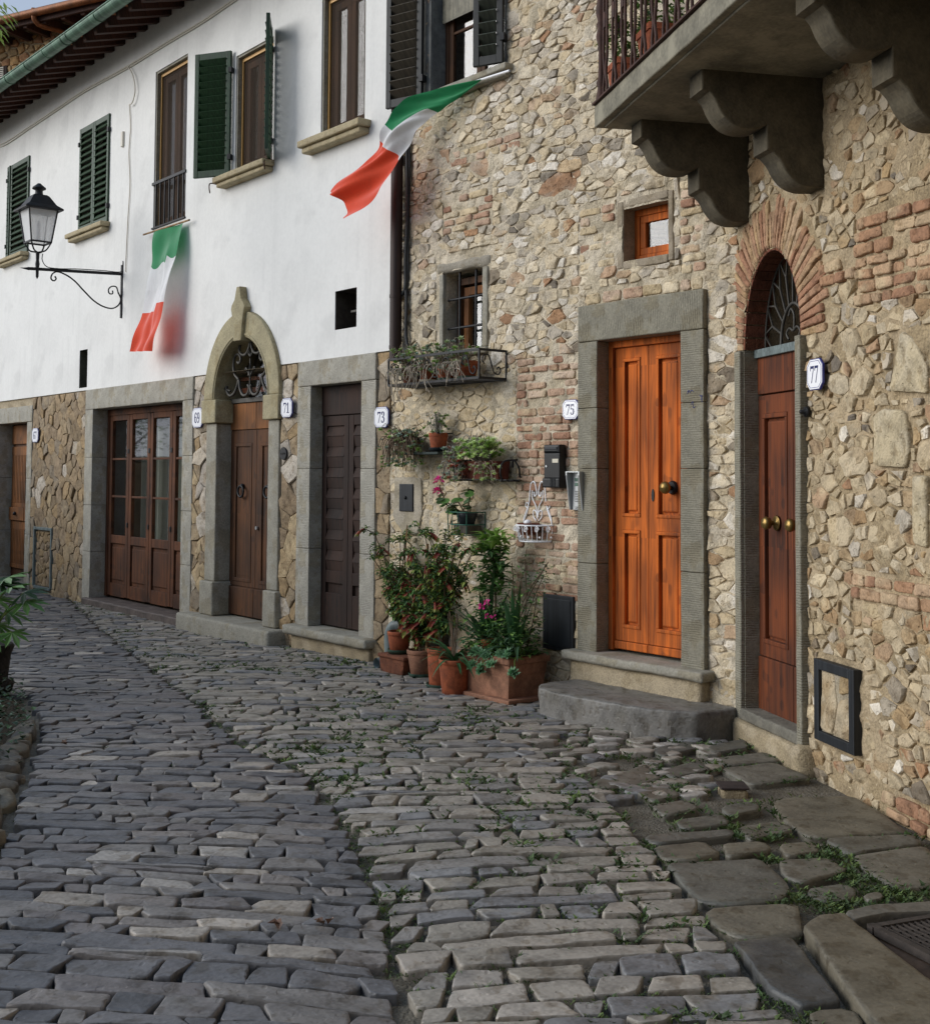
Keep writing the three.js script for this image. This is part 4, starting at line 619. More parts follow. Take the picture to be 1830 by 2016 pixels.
// ---------------------------------------------------------------- the stone house (number 75)
const stCream = ['#d8c8a8', '#e0d3b8', '#cdbc9b', '#d6c5a4', '#c7b592', '#dbccae'].map(col), stGrey = ['#c0b7a7', '#b3aa9b', '#cac1b1', '#aca395', '#d0c8b9'].map(col), stWarm = ['#c0a276', '#b39268', '#c8aa7c', '#ac8b64'].map(col), stWhite = ['#ebe4d6', '#e6e0d4', '#efe9de'].map(col), stDark = ['#7d7263', '#877965', '#776f64'].map(col), stRed = ['#bf9a78', '#b78c68', '#c5a482'].map(col);
function rubCol(kind) { const t = R(), mean = kind === 'b' ? [0.46, 0.375, 0.26] : kind === 'high' ? [0.62, 0.57, 0.48] : [0.62, 0.54, 0.41], w = c => { if (R() < 0.05) return pick([stWhite[0], stWhite[1], stDark[0], col('#a98465'), col('#b08a68'), stDark[2]]); const k = rr(0.12, 0.5), e = kind === 'b' ? 0.82 : 1; return c.map(v => v * e).map((v, i) => lerp(v, mean[i], k)); }; if (kind === 'tan') return w(t < 0.70 ? pick(stCream) : t < 0.80 ? pick(stWarm) : t < 0.9 ? pick(stGrey) : t < 0.93 ? pick(stRed) : t < 0.96 ? pick(stDark) : pick(stWhite)); if (kind === 'high') return w(t < 0.52 ? pick(stCream) : t < 0.72 ? pick(stGrey) : t < 0.84 ? pick(stWhite) : t < 0.88 ? pick(stRed) : t < 0.95 ? pick(stWarm) : pick(stDark)); return w(t < 0.62 ? pick(stCream) : t < 0.78 ? pick(stWarm) : t < 0.88 ? pick(stGrey) : t < 0.93 ? pick(stRed) : t < 0.96 ? pick(stDark) : pick(stWhite)); }
const sh = thing('stone_house', 'rubble stone house with an orange panelled door and barred window', 'house', A);
{
  srand(41);
  const S0 = -3.975, top = 7.2;
  const O = { door: [-1.48, -0.262, -0.5, 2.97], sm: [-1.12, -0.56, 3.2, 3.74], bar: [-3.3, -2.56, 2.7, 3.6], topw: [-3.42, -2.37, 5.0, 6.7], cel: [...(() => { const a = A.p(816, 1275), b = A.p(886, 1130); return [a[0], b[0], a[1] - 0.2, b[1]]; })()] };
  const hol = { door: [-1.31, -0.44, -0.5, 2.75], sm: [-1.056, -0.62, 3.26, 3.655], bar: [-3.195, -2.66, 2.76, 3.44], topw: [-3.4, -2.39, 5.05, 6.6] };
  part(sh, 'wall', geoOut(extr([[S0, -0.5], [hol.door[0], -0.5], [hol.door[0], hol.door[3]], [hol.door[1], hol.door[3]], [hol.door[1], -0.5], [0.02, -0.5], [0.02, top], [S0, top]], -0.45, -0.022, 0, [rect(...hol.sm), rect(...hol.bar), rect(...hol.topw), rect(...O.cel)])), M.mortar);
  part(sh, 'rear_wall', B1(-3.96, 0.5, -0.5, top, -6, -1.7), M.mortar);
  part(sh, 'mortar', mortarGrid(S0, 0.0, -0.3, top, 0.032, 0.022, [hol.door, hol.sm, hol.bar, hol.topw, O.cel], 61), M.mortar, 'lime mortar between the stones');
  const list = [];
  // bricks let into the rubble
  const br = [[A.p(1018, 870)[0], -1.50, 0.75, 2.62], [-1.9, -1.5, 0.9, 1.05], [-3.2, -2.55, 3.78, 4.12], [-1.44, -0.3, 2.98, 3.09], [-1.5, -1.14, 3.25, 3.75], [-0.5, -0.28, 3.1, 3.75], [-3.1, -2.2, 4.35, 4.5]];
  br.forEach((b, i) => brickRect(list, b[0], b[1], b[2], b[3], i === 3 ? 0.1 : 0.068, i === 3 ? 0.2 : 0.23, 0.014, i === 0 ? brickCols : brickCols.concat(stCream), 0, i === 3 ? 1 : 0.82));
  const md = [A.p(1073, 1275), A.p(1133, 1175)], vd = [A.p(785, 1012), A.p(824, 948)]; const av = [...Object.values(O), ...br, [md[0][0], md[1][0], md[0][1], md[1][1]], [vd[0][0], vd[1][0], vd[0][1], vd[1][1]]];
  const soft = (x, y) => sst(-1.9, -2.3, x) * sst(2.75, 2.5, y);
  const big = (x, y) => 0.5 + 0.5 * fbm(x * 0.8, y * 0.8, 77, 2);
  for (const s of rubble(S0, 0.0, -0.15, top, (x, y) => y > 6.4 ? 0.07 : (R() < 0.13 ? rr(0.06, 0.1) : R() < 0.4 ? rr(0.034, 0.055) : rr(0.016, 0.034)) * (0.8 + 0.45 * big(x, y)), { ax: 0.52, gap: (x, y) => rr(0.002, 0.008) + 0.010 * soft(x, y) * R(), avoid: av, skip: (x, y) => av.some(r => inR(x, y, r)), min: 0.0006, tries: 3000 })) {
    const f = soft(...s.c), hi = s.c[1] > 2.6;
    list.push({ p: s.p, rank: s.area, seed: Math.floor(R() * 1e9), o: { h: lerp(rr(0.004, 0.014), rr(0.002, 0.008), f), map: (x, y, h) => [x, y, h], sub: 0.04, round: 0, jit: 0.14, tilt: lerp(0.22, 0.08, f), rough: 0.8, nf: 13, flat: 0.6, rings: [[1, -1.6], [0.99, 0.35], [0.92, 0.9], [0.55, 1]], col: f > 0.5 ? (R() < 0.8 ? pick(stCream) : rubCol('tan')) : rubCol(hi ? 'high' : 'tan'), tint: R() < 0.55 ? pick(R() < 0.6 ? stCream : stGrey) : null } });
  }
  layStones(sh, list, M.stone, 'wall_stone', 'small_wall_stones');
  // ---- door 75
  {
    const n = -0.105, a0 = -1.28, b0 = -0.472, yb = 0.42, yt = 2.715;
    const d = part(sh, 'door', new G().box(a0, a0 + 0.045, yb, yt, n - 0.06, n + 0.03, undefined, 0.005).box(b0 - 0.045, b0, yb, yt, n - 0.06, n + 0.03, undefined, 0.005).box(a0 + 0.045, b0 - 0.045, yt - 0.07, yt, n - 0.06, n + 0.03, undefined, 0.005).out(), M.woodO, 'varnished orange-brown double door with raised panels');
    jambs(d, -1.485, -0.265, a0, b0, 0.4, 2.695, 2.97, -0.32, 0.045, M.serenaDk, [1.05, 1.75, 2.2], M.serenaDkV);
    part(d, 'sill_stone', RB(-1.56, -0.2, 0.335, 0.405, -0.32, 0.15, 0.014, 0.008, 0.06), M.serenaPl); part(d, 'threshold_base', RB(-1.52, -0.25, -0.2, 0.34, -0.32, 0.1, 0.02, 0.012, 0.07), M.render);
    const py = y => A.p(1250, y, n)[1], mid = A.p(1276, 1000, n)[0], u0 = py(1018), u1 = py(704), l0 = py(1239), l1 = py(1044), kb = py(1266);
    for (const [a, b, w] of [[a0 + 0.045, mid - 0.002, 0.075], [mid + 0.002, b0 - 0.045, 0.075]]) {
      leaf(d, 'leaf', a, b, kb + 0.004, yt - 0.072, n, M.woodO, [[a + w, b - w, u0, u1], [a + w, b - w, l0, l1]], { mould: 0.026 });
      part(d, 'kick_board', B1(a, b, yb + 0.01, kb, n - 0.04, n + 0.012, 0.008), M.woodO);
    }
    const k = A.p(1308, 960, n + 0.06), g = new G(); g.geo(new THREE.CylinderGeometry(0.042, 0.05, 0.02, 20).rotateX(Math.PI / 2).translate(k[0] + 0.02, k[1], n + 0.012)); part(d, 'rose', g.out(), M.iron); const kg = new G(); kg.geo(new THREE.LatheGeometry([[0, 0.105], [0.025, 0.1], [0.042, 0.082], [0.045, 0.065], [0.035, 0.048], [0.016, 0.038], [0.014, 0], [0, 0]].map(p => new THREE.Vector2(...p)), 20).rotateX(Math.PI / 2).translate(k[0] + 0.02, k[1], n + 0.01)); part(d, 'knob', kg.out(), M.brass);
    { const pm = new G(), z = 0.0475, q = (x, y) => [...A.p(x, y, z), z]; for (const l of [[[1352, 772], [1355, 768], [1357, 773], [1360, 768], [1364, 771]], [[1376, 777], [1378, 780], [1381, 778], [1379, 788]], [[1360, 796], [1363, 790], [1364, 803], [1368, 800]], [[1352, 776], [1354, 770]], [[1380, 780], [1381, 792]]]) pm.tube(l.map(p => q(...p)), 0.0016, undefined, 0, 4); const mk = part(d, 'pen_marks', pm.out(), mat('#35469a', { r: 0.8 })); mk.userData.kind = 'stuff'; }
    part(d, 'keyhole_plate', geoOut(extr(ell(A.p(1285, 975, n)[0], A.p(1285, 975, n)[1], 0.013, 0.045, 0, 6.28, 12), n, n + 0.006)), M.iron);
  }
  // ---- step before the door: one long worn slab
  {
    const L = [A.p(1048, 1400, 0.45)[0], A.p(1452, 1440, 0.2)[0]];
    const t = part(sh, 'door_step', (() => {
      const x0 = A.p(1052, 1400, 0.5)[0], P = [[x0 - 0.02, 0.02], [x0, 0.46], [x0 + 0.1, 0.56], [x0 + 0.3, 0.6], [-1.1, 0.6], [-0.7, 0.58], [-0.42, 0.54], [-0.2, 0.46], [-0.06, 0.34], [-0.02, 0.2], [-0.0, 0.02]], g = new G(), top = subdiv([...P].reverse(), 0.06), h = (x, z) => 0.205 - 0.035 * sst(0.2, 0.6, z) * (0.6 + 0.6 * vn(x * 3, 1, 4)) - 0.02 * sst(-1.7, -2.1, x);
      srand(5); stone(g, top.map(p => [p[0], p[1]]).reverse(), { h: 0.2, rings: [[0.98, -1.2], [0.98, 0.1], [0.985, 0.45], [1.0, 0.7], [0.998, 0.9], [0.975, 0.985], [0.8, 1.0], [0.5, 1]], round: 1, jit: 0.01, tilt: 0.0, rough: 0.035, nf: 6, col: col('#7d7c79'), tint: col('#716e66'), map: (a, b, q) => [a, q, b] }); return g.out();
    })(), M.cobble, 'long worn stone step');
  }
  // ---- barred window
  {
    const [a, b, c, d] = hol.bar; const w = part(sh, 'barred_window', new G().box(a + 0.02, a + 0.07, c, d - 0.04, -0.19, -0.13, undefined, 0.004).box(b - 0.05, b, c, d - 0.04, -0.19, -0.13, undefined, 0.004).box(a + 0.07, b - 0.05, d - 0.1, d - 0.04, -0.19, -0.13, undefined, 0.004).out(), M.woodW);
    const g = new G(); g.box(a + 0.09, a + 0.15, c, d - 0.12, -0.2, -0.15, undefined, 0.004); g.box(a + 0.15, b - 0.05, d - 0.19, d - 0.12, -0.2, -0.15, undefined, 0.004); part(w, 'sash', g.out(), M.woodL); part(w, 'pane', B1(a + 0.15, b - 0.05, c, d - 0.19, -0.18, -0.175), M.glass);
    part(w, 'lintel', RB(-3.3, -2.56, d - 0.005, d + 0.1, -0.3, 0.014, 0.02, 0.014, 0.04), mat('#a59d8f', { map: 'tool', bump: 'mortarB', bs: 0.006, s: 2 })); part(w, 'jamb_block', RB(a - 0.06, a, c, d - 0.005, -0.3, 0.014, 0.008, 0.006, 0.05), M.serenaPl); part(w, 'jamb_block', RB(b, b + 0.07, c, d - 0.005, -0.3, 0.02, 0.008, 0.006, 0.06), M.serenaPl); part(w, 'sill', RB(a - 0.08, b + 0.08, c - 0.06, c, -0.3, 0.04, 0.01, 0.004), M.serenaPl);
    room(sh, a, b, c, d, -0.21, 0.9, mat('#6b6862', { r: 0.9 })); const cg = new G(); for (let i = 0; i < 24; i++) { const u = i / 24, v = (i + 1) / 24, z = t => -0.28 + 0.012 * Math.sin(t * 40); cg.quad([lerp(a + 0.12, b, u), c, z(u)], [lerp(a + 0.12, b, v), c, z(v)], [lerp(a + 0.12, b, v), d - 0.2, z(v)], [lerp(a + 0.12, b, u), d - 0.2, z(u)]); } part(w, 'curtain', cg.out(), M.curtain);
    const xs = [A.p(905, 600, -0.05)[0], A.p(937, 600, -0.05)[0]], ys = [A.p(905, 588, -0.05)[1], A.p(905, 645, -0.05)[1]]; for (const x of xs) part(w, 'bar', new G().tube([[x, c, -0.05], [x, d, -0.05]], 0.011, undefined, 1, 8).out(), M.iron); for (const y of ys) part(w, 'bar', new G().tube([[a - 0.02, y, -0.05], [b + 0.02, y, -0.05]], 0.011, undefined, 1, 8).out(), M.iron);
  }
  // ---- small wooden window
  {
    const [a, b, c, d] = hol.sm; part(sh, 'plaster_surround', new G().geo(roughBox(a - 0.06, a, c - 0.05, d + 0.05, -0.1, 0.006, 0.006, 0.003, 0.05)).geo(roughBox(b, b + 0.05, c - 0.05, d + 0.05, -0.1, 0.006, 0.006, 0.003, 0.05)).geo(roughBox(a, b, d, d + 0.06, -0.1, 0.007, 0.006, 0.003, 0.05)).geo(roughBox(a, b, c - 0.06, c, -0.25, 0.008, 0.006, 0.003, 0.05)).geo(new THREE.BoxGeometry(0.004, d - c, 0.24).translate(a + 0.002, (c + d) / 2, -0.12)).geo(new THREE.BoxGeometry(b - a - 0.01, 0.004, 0.24).translate((a + b) / 2, d - 0.003, -0.12)).out(), mat('#a29786', { map: 'mortar', bump: 'mortarB', bs: 0.004, s: 2 }));
    casement(sh, a + 0.004, b, c, d - 0.005, -0.115, M.woodO, { cols: 1, rows: [], fw: 0.05, st: 0.05 }); room(sh, a, b, c, d, -0.22, 0.6);
  }
  // ---- top window with black shutters and a rolled blind
  {
    const [a, b, c, d] = hol.topw; sillAt(sh, -3.5, -2.28, 5.05, 0.1, 0.1, M.serenaPl); part(sh, 'window_reveal', new G().box(a - 0.1, a + 0.004, c, d, -0.2, 0.015).box(b - 0.004, b + 0.02, c, d, -0.2, 0.01).out(), mat('#7d7f7e', { map: 'grime', bump: 'mortarB', bs: 0.004, s: 1.5 }));
    part(sh, 'reveal_face', B1(a + 0.004, a + 0.01, c, d, -0.2, 0), mat('#75797a', { map: 'grime', s: 1.5 }));
    const w = casement(sh, a + 0.012, b - 0.01, c, d - 0.02, -0.14, M.woodW, { cols: 2, rows: [0.36], fw: 0.05, st: 0.055 }); room(sh, a, b, c, d, -0.2, 1.2);
    const bl = new G(), by = A.p(895, 40, -0.1)[1]; for (let i = 0; i < 14; i++) bl.geo(new THREE.BoxGeometry(b - a - 0.06, 0.03, 0.012).rotateX(0.25).translate((a + b) / 2, by + 0.03 + i * 0.031, -0.1)); part(w, 'rolled_blind', bl.out(), mat('#8e897a', { r: 0.6, map: 'drip', s: 3 }));
    shutter(sh, -3.46, 5.0, 0.04, 0.30, 0.4, 1.6, M.blackSh, -1, { N: 17, tilt: -0.72, sm: mat('#57534a', { map: 'wood', s: 2, r: 0.7 }) }); shutter(sh, -2.37, 5.07, 0.03, 0.42, 0.27, 1.5, M.blackSh, -1, { N: 14, tilt: -0.72, sm: mat('#4a544d', { map: 'wood', s: 2, r: 0.7 }) });
  }
  // ---- cellar opening behind the pots
  { const [a, b, c, d] = O.cel; room(sh, a, b, c, d, -0.05, 1.3, mat('#6b6459', { r: 0.9, map: 'mortar', s: 2 })); const cell = part(sh, 'cellar_lintel', RB(a - 0.15, b + 0.15, d, d + 0.13, -0.2, 0.01, 0.02, 0.008, 0.05), M.render); }
  // ---- meter doors set in the wall
  { const a = A.p(1073, 1275), b = A.p(1133, 1175); const m = part(sh, 'meter_door', new G().box(a[0], b[0], a[1], b[1], -0.02, 0.03, undefined, 0.006).out(), M.panel, 'black sheet-metal meter door beside the step'); part(m, 'door_panel', B1(a[0] + 0.025, b[0] - 0.025, a[1] + 0.03, b[1] - 0.03, 0.026, 0.036, 0.004), M.panel); }
  { const a = A.p(791, 1006), b = A.p(818, 953); const pl = part(sh, 'plaster_patch', (() => { const g = new G(); srand(9); stone(g, subdiv([[a[0] - 0.12, a[1] - 0.06], [a[0] + 0.06, a[1] - 0.22], [b[0] + 0.06, a[1] - 0.2], [b[0] + 0.12, a[1]], [b[0] + 0.1, b[1] + 0.06], [a[0] - 0.1, b[1] + 0.06]], 0.05), { h: 0.02, round: 1, rough: 0.1, tilt: 0.01, jit: 0.03, col: [1, 1, 1], rings: [[1, -1], [1, 0.5], [0.95, 1], [0.5, 1]] }); return g.out(); })(), mat('#b9b1a2', { map: 'mortar', bump: 'mortarB', bs: 0.006, s: 1.7 })); const m = part(sh, 'valve_door', B1(a[0], b[0], a[1], b[1], 0, 0.034, 0.006), M.panel, 'small grey valve door in a plaster patch'); part(m, 'latch', geoOut(new THREE.SphereGeometry(0.016, 10, 8).translate((a[0] + b[0]) / 2, (a[1] + b[1]) / 2, 0.036)), M.iron); }
  // ---- downpipe and cable at the joint of the two houses
  const pp = (x, y, n) => [...A.p(x, y, n), n];
  const px = A.p(779, 700, 0.08)[0];
  const dp = part(sh, 'downpipe', new G().tube([[px, 7.1, 0.085], [px, 2.72, 0.085]], 0.055, undefined, 1, 18).out(), M.pipe, 'rusty brown downpipe'); const br2 = new G(); for (const y of [6.3, 5.0, 3.3, 2.84]) br2.geo(new THREE.CylinderGeometry(0.059, 0.059, 0.03, 18).translate(px, y, 0.085)); part(dp, 'pipe_collar', br2.out(), M.pipe);
  const wc = new G(); wc.tube([[800, -40], [803, 200], [801, 300], [802, 420], [798, 520], [800, 600], [799, 660], [803, 685]].map(p => pp(p[0], p[1], 0.045)), 0.016, undefined, 60, 7); wc.tube([[803, 200], [806, 320], [804, 450], [802, 560], [800, 640]].map(p => pp(p[0], p[1], 0.03)), 0.011, undefined, 40, 6); wc.tube([[792, 580], [797, 570], [799, 555]].map(p => pp(p[0], p[1], 0.05)), 0.02, undefined, 10, 6); part(sh, 'wall_cable', wc.out(), M.cableDk, 'black cables running down beside the pipe');
}

// ---------------------------------------------------------------- the corner house (number 77) with the balcony
const ch = thing('corner_house', 'stone and brick house with a narrow arched door beneath a balcony', 'house', B);
{
  srand(51);
  const cx = 0.47, sp = 2.52, rx = 0.395, ry = 0.6, ox = 0.74, oy = 0.92, S1 = 12, S2 = 5.2, top = 7.2, hole = [0.05, 0.89, -0.5, 2.53];
  const avs = [[-0.02, 0.93, -0.5, 2.6], { x: cx + 0.02, y: sp, r: ox, ry: oy, half: true }, [1.06, 1.55, 0.2, 0.7], [-0.02, 0.17, 3.32, 4.0], [0.97, 1.17, 3.34, 4.0], [2.26, 2.47, 3.34, 4.0]];
  const inArch = (x, y) => y >= sp && Math.hypot((x - cx) / rx, (y - sp) / ry) < 1;
  part(ch, 'wall', geoOut(extr([[0, -0.5], [hole[0], -0.5], [hole[0], sp], ...ell(cx, sp, rx, ry, Math.PI, 0, 20), [hole[1], sp], [hole[1], -0.5], [S1, -0.5], [S1, top], [0, top]], -0.45, -0.022)), M.mortarB);
  part(ch, 'rear_wall', B1(0.6, S1, -0.5, top, -5, -1.2), M.mortarB);
  { const g = mortarGrid(0, S2, -0.3, 5, 0.032, 0.024, [hole], 71), p = g.attributes.position, P = [], c = []; // leave the arch open
    const gg = new G(); for (let i = 0; i < p.count; i += 3) { const t = [0, 1, 2].map(k => [p.getX(i + k), p.getY(i + k), p.getZ(i + k)]); const m = [(t[0][0] + t[1][0] + t[2][0]) / 3, (t[0][1] + t[1][1] + t[2][1]) / 3]; if (!inArch(m[0], m[1])) gg.tri(...t); } part(ch, 'mortar', gg.out(), M.mortarB, 'sandy mortar between the stones'); }
  const brickB = ['#b89a7c', '#ad8b6d', '#bfa386', '#a98467', '#a07a60', '#c2ab8c', '#b59c80'].map(col), list = [], brk = [[1.5, 3.2, 2.62, 3.12], [1.1, 1.5, 2.78, 2.95], [1.45, 2.6, 1.05, 1.2], [1.7, 5, -0.1, 0.12]];
  brk.forEach((b, i) => brickRect(list, b[0], b[1], b[2], b[3], 0.072, 0.2, 0.02, brickB, i === 0 ? -0.04 : 0, 0.9));
  const av2 = [...avs, ...brk];
  // the large pale dressed stones
  const bigS = [[[1640, 600], [1830, 610], [1830, 470], [1760, 330], [1700, 290]], [[1555, 985], [1720, 995], [1740, 900], [1715, 700], [1600, 690], [1555, 720]], [[1760, 1390], [1830, 1410], [1830, 1040], [1765, 1030]]].map(p => p.map(v => B.p((2300 + v[0] * 0.775) / 2.0317, (1100 + v[1] * 0.775) / 2.0317)));
  for (const p of bigS) { if (area(p) < 0) p.reverse(); list.push({ p, rank: 5, seed: Math.floor(R() * 1e9), o: { h: 0.03, sub: 0.06, round: 1, cut: 0.2, jit: 0.02, tilt: 0.02, rough: 0.15, nf: 5, rings: [[1, -1], [1, 0.4], [0.96, 0.9], [0.6, 1]], col: col('#bfb295'), tint: col('#c8bea8') } }); const xs = p.map(v => v[0]), ys = p.map(v => v[1]); av2.push([Math.min(...xs), Math.max(...xs), Math.min(...ys), Math.max(...ys)]); }
  for (const s of rubble(0.0, S2, -0.1, 5, (x, y) => (R() < 0.16 ? rr(0.06, 0.095) : R() < 0.5 ? rr(0.035, 0.058) : rr(0.02, 0.036)) * (x > 3 ? 1.5 : 1) * (y > 4.1 ? 1.5 : 1), { ax: 0.66, gap: () => rr(0.003, 0.014), avoid: av2, skip: (x, y) => av2.some(r => r.r === undefined ? inR(x, y, r) : (y > r.y && Math.hypot((x - r.x) / r.r, (y - r.y) / r.ry) < 1)), min: 0.0007, tries: 2200 }))
    list.push({ p: s.p, rank: s.area * (s.c[0] < 2.4 && s.c[1] < 4 ? 1 : 0.1), seed: Math.floor(R() * 1e9), o: { h: rr(0.004, 0.015), sub: 0.045, round: 0, jit: 0.14, tilt: 0.2, rough: 0.7, nf: 13, flat: 0.6, rings: [[1, -1.6], [0.99, 0.35], [0.92, 0.9], [0.55, 1]], col: rubCol('b'), tint: R() < 0.5 ? pick(stCream) : null } });
  // brick arch: voussoirs set on edge, and the bricks of the soffit
  const vs = 44; for (let i = 0; i < vs; i++) { const a = Math.PI * (i + 0.08) / vs, b = Math.PI * (i + 0.92) / vs, k = rr(0.9, 1.02); const P = (t, u) => [cx + Math.cos(t) * lerp(rx + 0.006, ox * k, u), sp + Math.sin(t) * lerp(ry + 0.006, oy * k, u)]; list.push({ p: [P(b, 0), P(a, 0), P(a, 1), P(b, 1)].reverse(), rank: 4, seed: Math.floor(R() * 1e9), o: { h: rr(0.012, 0.02), sub: 0.06, round: 1, cut: 0.15, jit: 0.02, tilt: 0.03, rough: 0.3, rings: [[1, -1], [1, 0.4], [0.85, 1], [0.4, 1]], col: pick(['#b08b70', '#b59676', '#a67c62', '#bba184', '#ad8e72'].map(col)), tint: R() < 0.5 ? col('#c0a57c') : null } }); }
  for (const l of list) if (area(l.p) < 0) l.p.reverse();
  layStones(ch, list, M.stone, 'wall_stone', 'small_wall_stones');
  // soffit of the arch in brick
  { let i = 0; const n = 22; for (; i < n; i++) { const a = Math.PI * (i + 0.06) / n, b = Math.PI * (i + 0.94) / n, g = new G(), r0 = (t, k) => [cx + Math.cos(t) * (rx + k), sp + Math.sin(t) * (ry + k)]; const p = [r0(a, -0.012), r0(b, -0.012), r0(b, 0.04), r0(a, 0.04)]; const q = p.map(v => [v[0], v[1]]); if (area(q) < 0) q.reverse(); g.geo(extr(q, -0.17, 0.0, 0.004)); part(ch, 'soffit_brick', g.out(), i % 3 ? mat('#7c4a36', { map: 'stone', bump: 'stoneB', bs: 0.006, s: 3 }) : M.terraO); } }
  // ---- door 77
  {
    const n = -0.1, a0 = 0.07, b0 = 0.87, d = part(ch, 'door', B1(a0, b0, 0.2, 2.5, n - 0.07, n - 0.03), M.woodR, 'dark red-brown panelled double door under a fan grille');
    part(d, 'jamb_block', RB(-0.02, a0, -0.05, 2.52, -0.25, 0.03, 0.006, 0.003, 0.08), M.serenaDk); part(d, 'jamb_block', RB(0.87, 0.935, 0.1, 2.53, -0.25, 0.05, 0.006, 0.003, 0.08), M.serenaDk);
    part(d, 'jamb_lining', RB(a0, a0 + 0.006, 0.2, 2.52, n - 0.05, 0.0, 0.001, 0.001), M.serenaDk);
    part(d, 'threshold', RB(a0 - 0.02, b0, 0.13, 0.205, -0.25, 0.035, 0.01, 0.003), M.slab); part(d, 'threshold_base', RB(0.0, 0.93, -0.3, 0.135, -0.25, 0.06, 0.02, 0.012, 0.06), M.render); part(d, 'boundary_stone', RB(0.86, 1.0, -0.3, 0.16, -0.1, 0.1, 0.03, 0.015, 0.05), M.render);
    const py = y => B.p(1530, y, n)[1], mid = B.p(1561, 1000, n)[0], yt = py(775), yk = py(1302);
    for (const [a, b] of [[a0, mid - 0.003], [mid + 0.003, b0]]) {
      part(d, 'top_board', B1(a, b, yt + 0.01, 2.47, n - 0.03, n + 0.006, 0.005), M.woodR);
      leaf(d, 'leaf', a, b, yk + 0.006, yt, n, M.woodR, [[a + 0.07, b - 0.07, yk + 0.09, yt - 0.12]], { mould: 0.03 });
      part(d, 'kick_board', B1(a, b, 0.2, yk, n - 0.03, n + 0.008, 0.006), M.woodR);
      const kx = (a + b) / 2 + (a === a0 ? 0.02 : -0.06), ky = py(1030); part(d, 'knob', geoOut(new THREE.LatheGeometry([[0, 0.1], [0.03, 0.095], [0.042, 0.075], [0.035, 0.05], [0.015, 0.038], [0.014, 0.012], [0.045, 0.01], [0.05, 0], [0, 0]].map(p => new THREE.Vector2(...p)), 18).rotateX(Math.PI / 2).translate(kx, ky, n)), M.brass);
    }
    part(d, 'transom', B1(a0, b0, 2.47, 2.525, n - 0.04, n + 0.03, 0.004), M.grey);
    room(ch, a0, b0, 2.5, 3.15, n - 0.08, 1.8, mat('#6a645a', { r: 0.95 })); 
    const f = new G(), fy = 2.53, fx = cx + 0.02; for (let i = 0; i <= 10; i++) { const t = Math.PI * i / 10, e = (k, dt = 0) => [fx + Math.cos(t + dt) * rx * k, fy + Math.sin(t + dt) * ry * k, -0.14]; f.bar(e(0.42), e(0.75), 0.012, 0.012); f.bar(e(0.75), e(0.98, 0.14), 0.01, 0.01); f.bar(e(0.75), e(0.98, -0.14), 0.01, 0.01); }
    f.tube(ell(fx, fy, rx * 0.42, ry * 0.42, 0, Math.PI, 12).map(p => [...p, -0.14]), 0.011, undefined, 24); f.tube([[fx - 0.06, fy + 0.03, -0.14], [fx - 0.09, fy + 0.07, -0.14], [fx - 0.05, fy + 0.1, -0.14], [fx, fy + 0.08, -0.14], [fx + 0.01, fy + 0.18, -0.14], [fx - 0.03, fy + 0.22, -0.14], [fx - 0.06, fy + 0.18, -0.14]], 0.008, undefined, 30); f.tube([[fx + 0.06, fy + 0.03, -0.14], [fx + 0.09, fy + 0.07, -0.14], [fx + 0.05, fy + 0.1, -0.14], [fx, fy + 0.08, -0.14]], 0.008, undefined, 20); f.tube(ell(fx, fy, rx * 0.99, ry * 0.99, 0, Math.PI, 14).map(p => [...p, -0.14]), 0.008, undefined, 24); part(d, 'fan_grille', f.out(), M.ironG);
    part(ch, 'door_bell', geoOut(new THREE.LatheGeometry([[0, 0.05], [0.012, 0.05], [0.013, 0.025], [0.03, 0.02], [0.034, 0], [0, 0]].map(p => new THREE.Vector2(...p)), 16).rotateX(Math.PI / 2).translate(B.p(1596, 811)[0], B.p(1596, 811)[1], 0.02)), M.iron);
  }
  // ---- meter hatch faced with stone in an iron frame
  { const [a, b, c, d] = [1.083, 1.52, 0.225, 0.675], w = 0.055; const m = part(ch, 'meter_hatch', new G().box(a, a + w, c, d, 0, 0.05, undefined, 0.005).box(b - w, b, c, d, 0, 0.05, undefined, 0.005).box(a + w, b - w, d - w, d, 0, 0.05, undefined, 0.005).box(a + w, b - w, c, c + w, 0, 0.05, undefined, 0.005).out(), M.panel, 'black iron hatch frame filled with stone'); part(m, 'mortar', B1(a + w, b - w, c + w, d - w, 0, 0.028), mat('#b5ac9b', { map: 'mortar', bump: 'mortarB', bs: 0.006, s: 2 })); srand(7); for (const p of [[[a + 0.06, c + 0.06], [a + 0.19, c + 0.06], [a + 0.23, c + 0.22], [a + 0.2, d - 0.06], [a + 0.06, d - 0.06]], [[a + 0.21, c + 0.06], [b - 0.06, c + 0.06], [b - 0.06, c + 0.3], [a + 0.26, c + 0.26]], [[a + 0.27, c + 0.29], [b - 0.06, c + 0.32], [b - 0.06, d - 0.06], [a + 0.27, d - 0.06]]]) { const g = new G(); stone(g, p, { h: 0.014, map: (x, y, h) => [x, y, h + 0.026], sub: 0.06, round: 1, col: pick([col('#b39d78'), col('#a98f68'), col('#bcae94')]), tint: col('#97805c') }); part(m, 'facing_stone', g.out(), M.stone); } }
